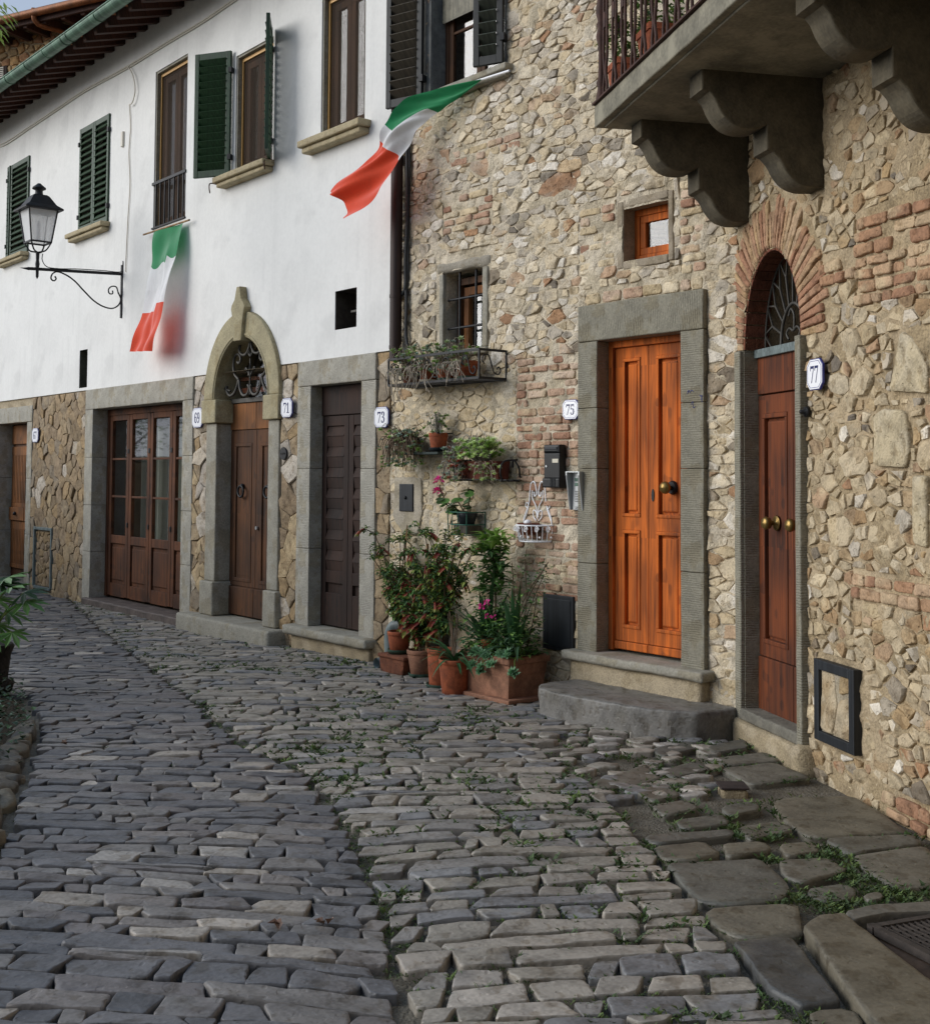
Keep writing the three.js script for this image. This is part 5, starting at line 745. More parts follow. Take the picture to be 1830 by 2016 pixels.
  // ---- balcony: slab, stepped corbels, iron railing
  {
    const y0 = 3.99, y1 = 4.135, pr = 0.96, s0 = -0.13, s1 = 4.6;
    const b = part(ch, 'balcony', new G().geo(roughBox(s0, s1, y0, y1, -0.1, pr, 0.006, 0.004, 0.1)).geo(roughBox(s0 + 0.06, s1, y0 - 0.012, y0 + 0.01, -0.05, pr - 0.05, 0.004, 0.002, 0.2)).out(), M.concrete, 'concrete balcony slab with a stained edge');
    const cvr = pts => new THREE.CatmullRomCurve3(pts.map(p => V3(p[0], p[1], 0))).getPoints(pts.length * 3).map(v => [v.x, v.y]);
    const prof = [[0, 4.0], [0.745, 4.0], [0.745, 3.862], [0.715, 3.855], ...cvr([[0.70, 3.852], [0.672, 3.82], [0.644, 3.762], [0.607, 3.712], [0.552, 3.674], [0.485, 3.658], [0.40, 3.664], [0.356, 3.683]]), [0.354, 3.545], [0.335, 3.54], ...cvr([[0.318, 3.535], [0.275, 3.491], [0.243, 3.434], [0.187, 3.376], [0.11, 3.348], [0, 3.35]])];
    for (const s of [-0.015, 0.975, 2.27, 3.3, 4.2]) { const g = extr(prof.map(p => [-p[0], p[1]]), 0, 0.185, 0.01); g.rotateY(Math.PI / 2); g.translate(s, 0, 0); part(b, 'corbel', geoOut(g), M.corbel); }
    const rl = new G(); rl.box(s0 + 0.01, s1, y1, y1 + 0.012, pr - 0.05, pr + 0.02); rl.box(s0 + 0.03, s1, y1 + 0.95, y1 + 0.98, pr - 0.05, pr - 0.01); rl.box(s0 + 0.03, s0 + 0.06, y1 + 0.95, y1 + 0.98, 0, pr - 0.05); part(b, 'rail', rl.out(), M.rust);
    const post = new G(); post.lathe([[0.036, 0], [0.036, 0.03], [0.03, 0.06], [0.024, 0.1], [0.034, 0.13], [0.022, 0.16], [0.019, 0.34], [0.026, 0.36], [0.022, 0.37], [0.036, 0.44], [0.024, 0.5], [0.034, 0.52], [0.024, 0.54], [0.038, 0.6], [0.03, 0.68], [0.022, 0.7], [0.02, 0.95]], s0 + 0.06, y1 + 0.01, pr - 0.03, undefined, 14); part(b, 'newel', post.out(), M.rust);
    const bal = (() => { const g = new G(), z = pr - 0.03; for (const k of [-1, 1]) g.tube([[k * 0.03, 0, 0], [k * 0.034, 0.08, 0], [k * 0.012, 0.16, 0], [k * 0.012, 0.19, 0], [k * 0.032, 0.27, 0], [k * 0.032, 0.5, 0], [k * 0.03, 0.94, 0]], 0.0105, undefined, 22, 6); g.geo(new THREE.BoxGeometry(0.035, 0.1, 0.02).translate(0, 0.52, 0)); return g.out(); })();
    for (let s = s0 + 0.145; s < s1 - 0.05; s += 0.178) { const m = part(b, 'baluster', bal, M.rust); m.position.set(s, y1 + 0.01, pr - 0.03); }
    for (let n = 0.08; n < pr - 0.1; n += 0.178) { const m = part(b, 'baluster', bal, M.rust); m.position.set(s0 + 0.045, y1 + 0.01, n); m.rotation.y = Math.PI / 2; }
  }
}
// ---------------------------------------------------------------- helpers for plants
function leafG(g, b, dir, up, L, Wd, c, droop = 0.2, fold = 0.25, c2) {
  const d = V3(...dir).normalize(), u0 = V3(...up), sd = V3().crossVectors(d, u0).normalize(), u = V3().crossVectors(sd, d).normalize();
  const P = (t, w, h) => [b[0] + d.x * t * L + sd.x * w + u.x * h, b[1] + d.y * t * L + sd.y * w + u.y * h - droop * L * t * t, b[2] + d.z * t * L + sd.z * w + u.z * h];
  const l = P(0.45, -Wd / 2, fold * Wd), r = P(0.45, Wd / 2, fold * Wd), m = P(0.5, 0, 0), t = P(1, 0, 0), o = P(0, 0, 0); c2 = c2 || c;
  g.tri(o, m, l, c); g.tri(o, r, m, c); g.tri(l, m, t, c2); g.tri(m, r, t, c2);
}
const vary = (c, k = 0.25) => { const t = 1 + rr(-k, k); return c.map(v => v * t); };
const rdir = (y0 = -1, y1 = 1) => { const y = rr(y0, y1), a = rr(0, 6.283), r = Math.sqrt(Math.max(0, 1 - y * y)); return [Math.cos(a) * r, y, Math.sin(a) * r]; };
function ribbon(g, pts, w, c, fold = 0.3) { // strap leaf along a path, tapering
  const n = pts.length - 1; let pr = null;
  for (let i = 0; i <= n; i++) { const a = V3(...pts[Math.max(0, i - 1)]), b = V3(...pts[Math.min(n, i + 1)]), d = b.sub(a).normalize(), sd = V3().crossVectors(d, V3(0, 1, 0)); if (sd.length() < 0.05) sd.set(1, 0, 0); sd.normalize(); const t = i / n, ww = w * Math.sin(Math.PI * Math.min(1, 0.25 + 0.75 * t)) * 0.5 + 0.001, p = pts[i], L = [p[0] - sd.x * ww, p[1] + fold * ww, p[2] - sd.z * ww], Rr = [p[0] + sd.x * ww, p[1] + fold * ww, p[2] + sd.z * ww]; if (pr) { g.quad(pr[0], pr[1], p, L, c); g.quad(pr[1], pr[2], Rr, p, c); } pr = [L, p, Rr]; }
}
function rosette(g, p, up, r, c, n = 11, c2) { for (let i = 0; i < n; i++) { const a = i * 2.4, e = lerp(0.1, 1.3, i / n), U = V3(...up).normalize(); let X = V3().crossVectors(U, V3(0.3, 0.2, 0.9)).normalize(), Y = V3().crossVectors(U, X); const d = X.multiplyScalar(Math.cos(a) * Math.cos(e)).add(Y.multiplyScalar(Math.sin(a) * Math.cos(e))).add(U.clone().multiplyScalar(Math.sin(e) * 0.9)); leafG(g, p, [d.x, d.y, d.z], up, r * lerp(1, 0.55, i / n), r * 0.5, vary(c2 && R() < 0.25 ? c2 : c, 0.18), -0.1, 0.1); } }
const toA = (X, Z) => { const x = X - A.ox, z = -Z - A.oz; return [x * A.dx + z * A.dz, x * A.nx + z * A.nz]; };
function spot(px, py, back = 0) { let [X, Z] = gnd(px, py, 0.02); const l = Math.hypot(X, Z); X += X / l * back; Z += Z / l * back; const [s, n] = toA(X, Z); return { s, n, y: gH(X, Z) + 0.02, k: F / Z, Z }; }
function potProf(rt, rb, h, rim = 0.035, lip = 0.012) { return [[0, 0], [rb, 0], [lerp(rb, rt, 0.8), h * 0.8], [rt - lip, h - rim], [rt, h - rim + 0.003], [rt, h - 0.004], [rt - 0.004, h], [rt - 0.018, h], [rt - 0.022, h - rim - 0.02], [0, h - rim - 0.02]]; }
function pot(t, s, y, n, rt, rb, h, m, saucer) {
  if (saucer) { part(t, 'saucer', new G().lathe([[0, 0], [rb * 1.18, 0], [rb * 1.32, 0.035], [rb * 1.26, 0.035], [rb * 1.14, 0.008], [0, 0.008]], s, y, n).out(), saucer); y += 0.01; }
  part(t, 'pot', new G().lathe(potProf(rt, rb, h), s, y, n, undefined, 28).out(), m); part(t, 'soil', new G().lathe([[rt - 0.02, h - 0.045], [rt * 0.5, h - 0.035], [0.001, h - 0.03]].reverse().map(p => p), s, y, n, undefined, 20).out(), M.soil); return y + h - 0.03;
}
const cG = { dk: col('#3d5f30'), md: col('#5a853b'), lt: col('#8aae52'), yl: col('#9dab50'), red: col('#963a34'), rust: col('#b05c42'), pink: col('#e23a97'), gl: col('#a3b57f'), gb: col('#94a996'), pale: col('#c9dc98'), dry: col('#8f8a80'), bark: col('#5b4a38') };
function shrimp(t, s, y, n, H, ns, spread, sd, lean = 0) { // shrimp plant: wiry stems, small leaves, drooping scaly bracts
  srand(sd); const st = new G(), lf = new G(), bf = new G();
  for (let i = 0; i < ns; i++) {
    const a = rr(0, 6.28), k = rr(0.2, 1) * spread, h = H * rr(0.55, 1), P = []; const dx = Math.cos(a) * k + lean, dz = Math.sin(a) * k * 0.6 + 0.02; for (let j = 0; j <= 6; j++) { const u = j / 6; P.push([s + rr(-0.02, 0.02) + dx * u * u + rr(-0.012, 0.012), y - 0.02 + h * u, n + dz * u * u + rr(-0.012, 0.012)]); }
    st.tube(P, 0.0045, vary(cG.bark), 10, 5);
    const twig = []; for (let j = 2; j <= 6; j++) { twig.push(P[j]); if (R() < 0.75) { const q = P[j], d = rdir(0.1, 0.6), L = rr(0.05, 0.13), e = [q[0] + d[0] * L, q[1] + d[1] * L, q[2] + d[2] * L * 0.7]; st.tube([q, e], 0.003, vary(cG.bark), 1, 4); twig.push(e); } }
    for (const q of twig) { for (let k2 = 0; k2 < 15; k2++) leafG(lf, [q[0] + rr(-0.02, 0.02), q[1] + rr(-0.03, 0.03), q[2] + rr(-0.02, 0.02)], rdir(-0.4, 0.5), [0, 1, 0], rr(0.035, 0.068), rr(0.02, 0.034), vary(R() < 0.45 ? cG.dk : R() < 0.6 ? cG.md : cG.yl, 0.3), 0.3);
      if (R() < 0.3) { const d = rdir(-0.1, 0.3); let p = [...q]; const m = 7 + Math.floor(R() * 5); for (let k3 = 0; k3 < m; k3++) { const u = k3 / m; const cc = u < 0.5 ? cG.red : u < 0.8 ? cG.rust : cG.yl; for (const sg of [-1, 1]) leafG(bf, p, [d[0] * 0.5 + sg * d[2] * 0.7, -0.35 - u * 0.5, d[2] * 0.5 - sg * d[0] * 0.7], [0, 1, 0], 0.036, 0.026, vary(cc, 0.25), 0.2); p = [p[0] + d[0] * 0.011, p[1] - 0.003 - 0.010 * u, p[2] + d[2] * 0.011]; } } }
  }
  part(t, 'stems', st.out(), M.stem); part(t, 'leaves', lf.out(), M.leaf); part(t, 'bracts', bf.out(), M.leaf);
}
function trail(t, c, box, N, down, sd, cols, rs = 0.03, stemC = cG.dry, name = 'rosettes') { // succulent mass: rosettes on wiry stems that spill over
  srand(sd); const st = new G(), g = new G();
  for (let i = 0; i < N; i++) { const e = [c[0] + rr(box[0], box[1]), c[1] + rr(box[2], box[3]), c[2] + rr(box[4], box[5])], b = [lerp(c[0], e[0], 0.3), c[1] - 0.02, lerp(c[2], e[2], 0.2)], m = [lerp(b[0], e[0], 0.6) + rr(-0.03, 0.03), Math.max(b[1], e[1]) + rr(0.0, 0.06), lerp(b[2], e[2], 0.7) + rr(0, 0.04)]; st.tube([b, m, e], rr(0.0022, 0.0045), vary(stemC, 0.35), 8, 4); rosette(g, e, [rr(-0.5, 0.5), 1, rr(0, 0.9)], rs * rr(0.7, 1.25), pick(cols), 11); if (R() < 0.3) { st.tube([e, [e[0] + rr(-0.03, 0.03), e[1] - rr(0.02, down), e[2] + rr(-0.01, 0.03)]], 0.002, vary(stemC, 0.3), 1, 4); } }
  part(t, 'stems', st.out(), M.stem); part(t, name, g.out(), M.leaf);
}

// ---------------------------------------------------------------- house numbers
const pq = (fr, x0, x1, y0, y1, txt, label, n = 0.022) => { const a = fr.p(x0, (y0 + y1) / 2, n), b = fr.p(x1, (y0 + y1) / 2, n), c = fr.p((x0 + x1) / 2, y0, n), d = fr.p((x0 + x1) / 2, y1, n); return plaque(fr, (a[0] + b[0]) / 2, (c[1] + d[1]) / 2, n, txt, b[0] - a[0], c[1] - d[1], label); };
pq(A, 65.5, 77.5, 843, 871, '67', 'white number plate reading 67 beside the slotted brown door'); pq(A, 380.5, 401, 803, 842, '69', 'white number plate reading 69 right of the glazed door'); pq(A, 555.5, 577.5, 784, 822, '71', 'white number plate reading 71 right of the stone arch', 0.04); pq(A, 739, 767, 801, 842, '73', 'white number plate reading 73 half behind trailing succulents', 0.03); pq(A, 1109, 1141, 787, 826, '75', 'white number plate reading 75 on the brickwork above the letter box', 0.03); pq(B, 1592, 1623, 706, 768, '77', 'white number plate reading 77 beside the narrow arched door', 0.04);
{ const a = A.p(563, 893); const t = thing('intercom', 'round dark intercom button plate on the cladding below number 71', 'intercom', A, [a[0], a[1] - 0.07, 0.01]); part(t, 'plate', geoOut(new THREE.CylinderGeometry(0.065, 0.07, 0.025, 20).rotateX(Math.PI / 2).translate(a[0], a[1], 0.025)), M.iron); for (const k of [-1, 0, 1]) part(t, 'button', geoOut(new THREE.CylinderGeometry(0.009, 0.009, 0.01, 10).rotateX(Math.PI / 2).translate(a[0] + k * 0.028, a[1], 0.042)), M.black); }

// ---------------------------------------------------------------- street lamp on its bracket
{
  const s = A.p(243, 540)[0], lb = [s, 3.7, 0], t = thing('street_lamp', 'black four-sided lantern on a scrolled wall bracket', 'lamp', A, lb), P = (x, y) => A.side(s, x, y), q = (x, y) => { const [n, yy] = P(x, y); return [s, yy, n]; };
  const wp = new G(); wp.box(s - 0.02, s + 0.02, 3.72, 4.42, 0.0, 0.03, undefined, 0.004); part(t, 'wall_bar', wp.out(), M.iron);
  const ar = new G(); ar.bar([s, 4.3, 0], q(55, 528.5), 0.026, 0.036); ar.geo(new THREE.ConeGeometry(0.02, 0.12, 6).rotateX(Math.PI / 2).translate(...q(48, 528))); part(t, 'arm', ar.out(), M.iron);
  const sc = new G(); sc.tube([[233, 576], [229, 565], [220, 564], [214, 570], [216, 578], [222, 578], [222, 572]].map(p => q(...p)), 0.009, undefined, 40); sc.tube([[233, 576], [238, 588], [234, 600], [222, 607], [205, 604], [185, 592], [165, 572], [146, 552], [128, 540], [112, 535], [103, 540], [101, 549], [107, 553], [111, 548], [108, 544]].map(p => q(...p)), 0.01, undefined, 80); part(t, 'scroll', sc.out(), M.iron);
  const n0 = P(75, 480)[0], Y = y => A.side(s, 76, y)[1], yg0 = Y(478), yg1 = Y(413), yr = Y(386), st = new G(); st.lathe([[0, Y(550)], [0.018, Y(545)], [0.02, Y(530)], [0.028, Y(520)], [0.02, Y(512)], [0.024, Y(500)], [0.03, Y(497)], [0, Y(496)]], s, 0, n0, undefined, 12); part(t, 'stem', st.out(), M.iron);
  const yo = new G(), hb = 0.125, ht = 0.18; for (const [i, j] of [[1, 1], [1, -1], [-1, 1], [-1, -1]]) yo.tube([[s, Y(497), n0], [s + i * 0.07, Y(494), n0 + j * 0.07], [s + i * 0.10, Y(487), n0 + j * 0.10], [s + i * hb, yg0, n0 + j * hb]], 0.01, undefined, 12); part(t, 'yoke', yo.out(), M.iron);
  const fr = new G(), cn = [[1, 1], [-1, 1], [-1, -1], [1, -1]]; cn.forEach(([i, j], k) => { const [i2, j2] = cn[(k + 1) % 4]; fr.bar([s + i * hb, yg0, n0 + j * hb], [s + i * ht, yg1, n0 + j * ht], 0.016, 0.016); fr.bar([s + i * hb, yg0, n0 + j * hb], [s + i2 * hb, yg0, n0 + j2 * hb], 0.02, 0.02); fr.bar([s + i * ht, yg1, n0 + j * ht], [s + i2 * ht, yg1, n0 + j2 * ht], 0.02, 0.02); }); part(t, 'cage', fr.out(), M.iron);
  cn.forEach(([i, j], k) => { const [i2, j2] = cn[(k + 1) % 4], g = new G(), f = 0.97; g.quad([s + i * hb * f, yg0, n0 + j * hb * f], [s + i2 * hb * f, yg0, n0 + j2 * hb * f], [s + i2 * ht * f, yg1, n0 + j2 * ht * f], [s + i * ht * f, yg1, n0 + j * ht * f]); part(t, 'pane', g.out(), M.milk); });
  part(t, 'bulb', new G().lathe([[0, 0], [0.028, 0], [0.03, 0.2], [0.02, 0.24], [0, 0.25]], s, yg0 + 0.03, n0, undefined, 12).out(), M.white);
  const rf = new G(), lv = [[0.235, yg1 - 0.02], [0.235, yg1], [0.17, yg1 + 0.05], [0.10, yr - 0.01], [0.075, yr + 0.01]]; for (let k = 0; k + 1 < lv.length; k++) cn.forEach(([i, j], m) => { const [i2, j2] = cn[(m + 1) % 4], [r0, a] = lv[k], [r1, b] = lv[k + 1]; rf.quad([s + i2 * r0, a, n0 + j2 * r0], [s + i * r0, a, n0 + j * r0], [s + i * r1, b, n0 + j * r1], [s + i2 * r1, b, n0 + j2 * r1]); }); rf.quad([s + 0.235, yg1 - 0.02, n0 - 0.235], [s + 0.235, yg1 - 0.02, n0 + 0.235], [s - 0.235, yg1 - 0.02, n0 + 0.235], [s - 0.235, yg1 - 0.02, n0 - 0.235]);
  part(t, 'hood', rf.out(), M.iron); part(t, 'finial', new G().lathe([[0.08, 0], [0.05, 0.02], [0.045, 0.07], [0.085, 0.09], [0.08, 0.11], [0.04, 0.14], [0.02, 0.16], [0, 0.165]], s, yr, n0, undefined, 14).out(), M.iron);
  const w = new G(); w.tube([[247, 515], [246, 530], [238, 535], [200, 533], [150, 530], [110, 529], [90, 525], [82, 512], [83, 500]].map((p, i) => { const v = q(...p); return [s + 0.025, v[1], Math.max(0.02, v[2])]; }), 0.006, undefined, 40, 5); part(t, 'cable', w.out(), M.cableDk);
}
// ---------------------------------------------------------------- flags
const cloth = c => mat(c, { tr: 0.33, r: 0.9, map: 'plaster', s: 3 });
const FL = { g: cloth('#0c9156'), w: cloth('#f4f4f6'), r: cloth('#ef4a1e') };
function flag(t, EL, ER, cuts, fold) { // EL, ER: the two long edges as [x, y, n] in the wall's frame
  const cl = new THREE.CatmullRomCurve3(EL.map(p => V3(...p))), cr = new THREE.CatmullRomCurve3(ER.map(p => V3(...p)));
  const pt = (u, v) => { const a = cl.getPoint(u), b = cr.getPoint(u); const f = fold(u, v); return [lerp(a.x, b.x, v) + f[0], lerp(a.y, b.y, v) + f[1], lerp(a.z, b.z, v) + f[2]]; };
  const nm = ['green_band', 'white_band', 'red_band'], ms = [FL.g, FL.w, FL.r];
  for (let k = 0; k < 3; k++) { const g = new G(), nu = 22, nv = 26; for (let i = 0; i < nu; i++) for (let j = 0; j < nv; j++) { const U = (i0, v) => lerp(k ? cuts[k - 1](v) : 0, k < 2 ? cuts[k](v) : 1, i0 / nu), v0 = j / nv, v1 = (j + 1) / nv; g.quad(pt(U(i, v0), v0), pt(U(i, v1), v1), pt(U(i + 1, v1), v1), pt(U(i + 1, v0), v0)); } let geo = g.out(); const uv = geo.attributes.uv; let q = mergeVertices((() => { const c = geo.clone(); c.deleteAttribute('normal'); c.deleteAttribute('uv'); c.deleteAttribute('color'); return c; })(), 1e-5); q.computeVertexNormals(); q = q.toNonIndexed(); geo.setAttribute('normal', q.attributes.normal); part(t, nm[k], geo, ms[k]); }
}
{
  const c = (x, y, n) => [...A.p(x, y, n), n], t = thing('flag', 'green, white and red flag hanging straight down under the tall railed window', 'flag', A, [...A.p(328, 692, 0.3), 0.3], 'green white red flags');
  flag(t, [c(303, 457, 0.08), c(300, 500, 0.1), c(296, 540, 0.13), c(282, 612, 0.2), c(268, 655, 0.26), c(254, 692, 0.3)], [c(360, 439, 0.08), c(354, 490, 0.12), c(347, 535, 0.14), c(331, 605, 0.2), c(318, 655, 0.26), c(307, 692, 0.28)], [v => 0.33 + 0.03 * Math.sin(v * 9) - (v > 0.66 ? 0.08 : 0), v => 0.62 - (v > 0.55 ? 0.05 : 0)], (u, v) => [0, 0, 0.014 * Math.sin(v * 13 + u * 3) * (0.3 + u) + 0.012 * Math.sin(u * 17 + v * 6) + 0.06 * sst(0.5, 0.7, v) * sst(0.05, 0.4, u)]);
  part(t, 'pole', new G().tube([c(283, 462, 0.08), c(373, 433, 0.08)], 0.012, undefined, 1, 8).out(), M.cane);
}
{
  const c = (x, y, n) => [...A.p(x, y, n), n], t = thing('flag', 'green, white and red flag blown sideways from the black-shuttered window', 'flag', A, [...A.p(680, 425, 0.5), 0.5], 'green white red flags');
  flag(t, [c(946, 156, 0.12), c(900, 166, 0.16), c(850, 180, 0.22), c(800, 198, 0.3), c(772, 220, 0.36), c(752, 252, 0.4), c(735, 290, 0.43), c(697, 328, 0.46), c(648, 372, 0.5)], [c(948, 158, 0.1), c(915, 185, 0.1), c(880, 210, 0.14), c(850, 228, 0.18), c(825, 250, 0.24), c(800, 284, 0.3), c(778, 326, 0.36), c(748, 378, 0.42), c(685, 428, 0.46)], [v => lerp(0.6, 0.34, sst(0.35, 0.75, v)), v => lerp(0.70, 0.72, v)], (u, v) => [0, 0.02 * Math.sin(v * 6 + u * 5) * u, 0.035 * Math.sin(v * 8 + u * 6) * (0.2 + u) + 0.022 * Math.sin(u * 22 + v * 3) * u + 0.014 * Math.sin(u * 41 + v * 17) * u]);
  part(t, 'pole', new G().tube([c(880, 178, 0.1), c(1003, 139, 0.1)], 0.011, undefined, 1, 8).out(), M.white);
}
// ---------------------------------------------------------------- letter box and intercom by door 75
{
  const d = 0.085, a = A.p(1070, 960, d), b = A.p(1101, 875, d), y0 = a[1], y1 = b[1], t = thing('letter_box', 'black metal letter box with a small name card', 'letter box', A, [a[0], y0, 0]), H = y1 - y0;
  part(t, 'body', B1(a[0], b[0], y0 + H * 0.22, y1 - H * 0.2, 0.015, d, 0.006), M.black); part(t, 'lid', B1(a[0] - 0.002, b[0] + 0.002, y1 - H * 0.2, y1, 0.015, d + 0.008, 0.018), M.black); part(t, 'foot', B1(a[0] - 0.008, b[0] + 0.008, y0, y0 + H * 0.22, 0.015, d + 0.012, 0.01), M.black);
  part(t, 'slot', B1(a[0] + 0.02, b[0] - 0.02, y1 - H * 0.12, y1 - H * 0.06, d + 0.006, d + 0.014, 0.003), M.panel); const cx = (a[0] + b[0]) / 2; part(t, 'name_card', B1(cx + 0.01, b[0] - 0.012, y1 - H * 0.42, y1 - H * 0.33, d - 0.002, d + 0.004), M.plasticW); part(t, 'lock', geoOut(new THREE.CylinderGeometry(0.009, 0.009, 0.012, 12).rotateX(Math.PI / 2).translate(a[0] + 0.03, y0 + H * 0.5, d)), M.steel); for (let i = 0; i < 4; i++) part(t, 'rib', B1(cx - 0.002 + i * 0.016, cx + 0.004 + i * 0.016, y0 + 0.01, y0 + H * 0.21, d + 0.01, d + 0.016), M.panel);
}
{
  const d = 0.06, a = A.p(1124, 1004, d), b = A.p(1139, 928, d), t = thing('door_intercom', 'tall grey metal intercom panel against the stone door case', 'intercom', A, [a[0], a[1], 0]), s0 = a[0] - 0.02, s1 = b[0] + 0.02, y0 = a[1], y1 = b[1];
  part(t, 'housing', new G().geo(extr([[0.03, y0], [0.05, y0], [0.09, y1 - 0.03], [0.09, y1], [0.0, y1], [0.0, y0]].map(p => [-p[0], p[1]]).reverse(), 0, 0.012).rotateY(Math.PI / 2).translate(s0 - 0.012, 0, 0)).geo(extr([[0.03, y0], [0.05, y0], [0.09, y1 - 0.03], [0.09, y1], [0.0, y1], [0.0, y0]].map(p => [-p[0], p[1]]).reverse(), 0, 0.012).rotateY(Math.PI / 2).translate(s1, 0, 0)).box(s0, s1, y1 - 0.008, y1, 0, 0.09).out(), M.steel);
  part(t, 'face', B1(s0, s1, y0, y1 - 0.01, 0, 0.035, 0.003), M.steel); for (const k of [0, 1]) part(t, 'button', B1(s0 + 0.035, s1 - 0.03, y1 - 0.075 - k * 0.035, y1 - 0.05 - k * 0.035, 0.03, 0.042, 0.003), M.plastic); for (let i = 0; i < 14; i++) { const y = y1 - 0.15 - i * 0.0125 - (i > 6 ? 0.03 : 0); part(t, 'speaker_slot', B1(s0 + 0.035, s1 - 0.025, y - 0.003, y + 0.002, 0.03, 0.0365), M.black); }
}
// ---------------------------------------------------------------- window basket, shelves and hanging pots
{
  const sr = A.p(998, 716)[0], pN = Math.min(0.32, A.side(sr, 943, 690)[0]), sl = A.p(765, 716, pN)[0], y1 = A.p(998, 692)[1], y0 = A.p(998, 742)[1] - 0.02;
  const t = thing('window_basket', 'black wrought-iron flower basket under the barred window', 'flower basket', A, [sl, y0, 0]), g = new G();
  for (const y of [y0, y1]) { g.bar([sl, y, pN], [sr, y, pN], 0.012, 0.02); for (const s of [sl, sr]) g.bar([s, y, 0], [s, y, pN], 0.012, 0.02); } for (const [s, n] of [[sl, pN], [sr, pN], [sr, 0.01], [sl, 0.01]]) g.bar([s, y0, n], [s, y1, n], 0.014, 0.014); part(t, 'frame', g.out(), M.iron);
  for (let k = 0; k < 6; k++) part(t, 'floor_bar', B1(sl, sr, y0 - 0.012, y0 - 0.002, 0.02 + k * (pN - 0.04) / 5 - 0.008, 0.02 + k * (pN - 0.04) / 5 + 0.008), M.iron);
  const H = y1 - y0, scr = (P) => { const q = new G(); q.tube([[0.2, 0.5], [0.12, 0.62], [0.18, 0.8], [0.34, 0.82], [0.42, 0.66], [0.5, 0.4], [0.58, 0.2], [0.74, 0.16], [0.82, 0.3], [0.74, 0.42], [0.68, 0.34]].map(v => P(v[0], v[1])), 0.006, undefined, 50, 5); return q.out(); };
  for (let i = 0; i < 5; i++) part(t, 'scroll', scr((u, v) => [lerp(sl, sr, (i + u) / 5), y0 + v * H, pN]), M.iron); part(t, 'scroll', scr((u, v) => [sr, y0 + v * H, lerp(pN, 0.02, u)]), M.iron); part(t, 'scroll', scr((u, v) => [sl, y0 + v * H, lerp(pN, 0.02, u)]), M.iron);
  const xs = [[0.12, M.terraO, '#6', 'old brown pot with trailing dry succulent at the left end of the window basket'], [0.32, M.terra, M.plasticW, 'orange pot in a white saucer in the window basket'], [0.52, M.terra, M.plastic, 'orange pot in a pale green saucer in the window basket'], [0.74, M.terra, M.plastic, 'orange pot with a thick fall of stems in the window basket']];
  xs.forEach(([u, m, sc, lab], i) => { const s = lerp(sl, sr, u), n = pN * 0.52, p = thing('potted_succulent', lab, 'potted plant', A, [s, y0, n], 'succulent pots in the window basket'), yt = pot(p, s, y0, n, 0.095, 0.065, 0.15, m, i ? sc : undefined); trail(p, [s, yt, n], [-0.14, 0.14, -0.06, 0.2, -0.02, 0.16], 48, 0.05, 200 + i, [cG.gb, cG.gl, cG.lt], 0.036, col('#8a7d6c')); const d = new G(); srand(300 + i); for (let k = 0; k < (i === 2 ? 10 : 26); k++) { const x = s + rr(-0.1, 0.1) * (0.4 + R()), L = rr(0.04, i === 0 ? 0.4 : 0.24) * (0.5 + 0.5 * R()); d.tube([[lerp(s, x, 0.5), yt + rr(0, 0.03), n + rr(0.02, 0.08)], [x, yt + rr(0.0, 0.02), pN + rr(0.0, 0.05)], [x + rr(-0.03, 0.03), yt - L * 0.5, pN + rr(0.01, 0.06)], [x + rr(-0.05, 0.05), yt - L, pN + rr(-0.02, 0.05)]], rr(0.002, 0.0042), vary(col('#a59a8a'), 0.35), 9, 4); } part(p, 'dry_stems', d.out(), M.stem); });
}
{ // left shelf
  const s1 = A.p(898, 880)[0], s0 = s1 - 0.62, y = A.p(898, 888)[1] - 0.01, t = thing('wall_shelf', 'narrow iron plant shelf holding a clay pot above the small valve door', 'shelf', A, [s0, y, 0]); part(t, 'board', B1(s0, s1, y - 0.02, y, 0.01, 0.2, 0.004), mat('#3e4a48', { map: 'grime', s: 3 })); const g = new G(); for (const s of [s0 + 0.08, s1 - 0.04]) { g.bar([s, y - 0.01, 0.01], [s, y - 0.01, 0.2], 0.012, 0.012); g.bar([s, y + 0.16, 0.01], [s, y + 0.16, 0.18], 0.01, 0.01); } part(t, 'bracket', g.out(), M.iron);
  const sp = A.p(861, 860, 0.12)[0]; { const p = thing('potted_succulent', 'round clay pot with upright grey-green succulent on the left shelf', 'potted plant', A, [sp, y, 0.11]), yt = pot(p, sp, y + 0.004, 0.11, 0.083, 0.062, 0.15, M.terra, M.plasticB); trail(p, [sp, yt, 0.11], [-0.1, 0.1, 0.02, 0.2, -0.04, 0.08], 46, 0.03, 401, [cG.gb, cG.gl, cG.lt], 0.028); }
  const sq = s0 + 0.14; { const p = thing('potted_succulent', 'sprawling mass of grey-green succulent hiding its pot on the left shelf', 'potted plant', A, [sq, y, 0.11]), yt = pot(p, sq, y + 0.004, 0.11, 0.08, 0.06, 0.13, M.terraO); trail(p, [sq, yt, 0.13], [-0.28, 0.24, -0.24, 0.1, -0.02, 0.16], 190, 0.09, 402, [cG.gb, cG.gl, cG.gb, cG.lt], 0.032, col('#6d5a48')); }
}
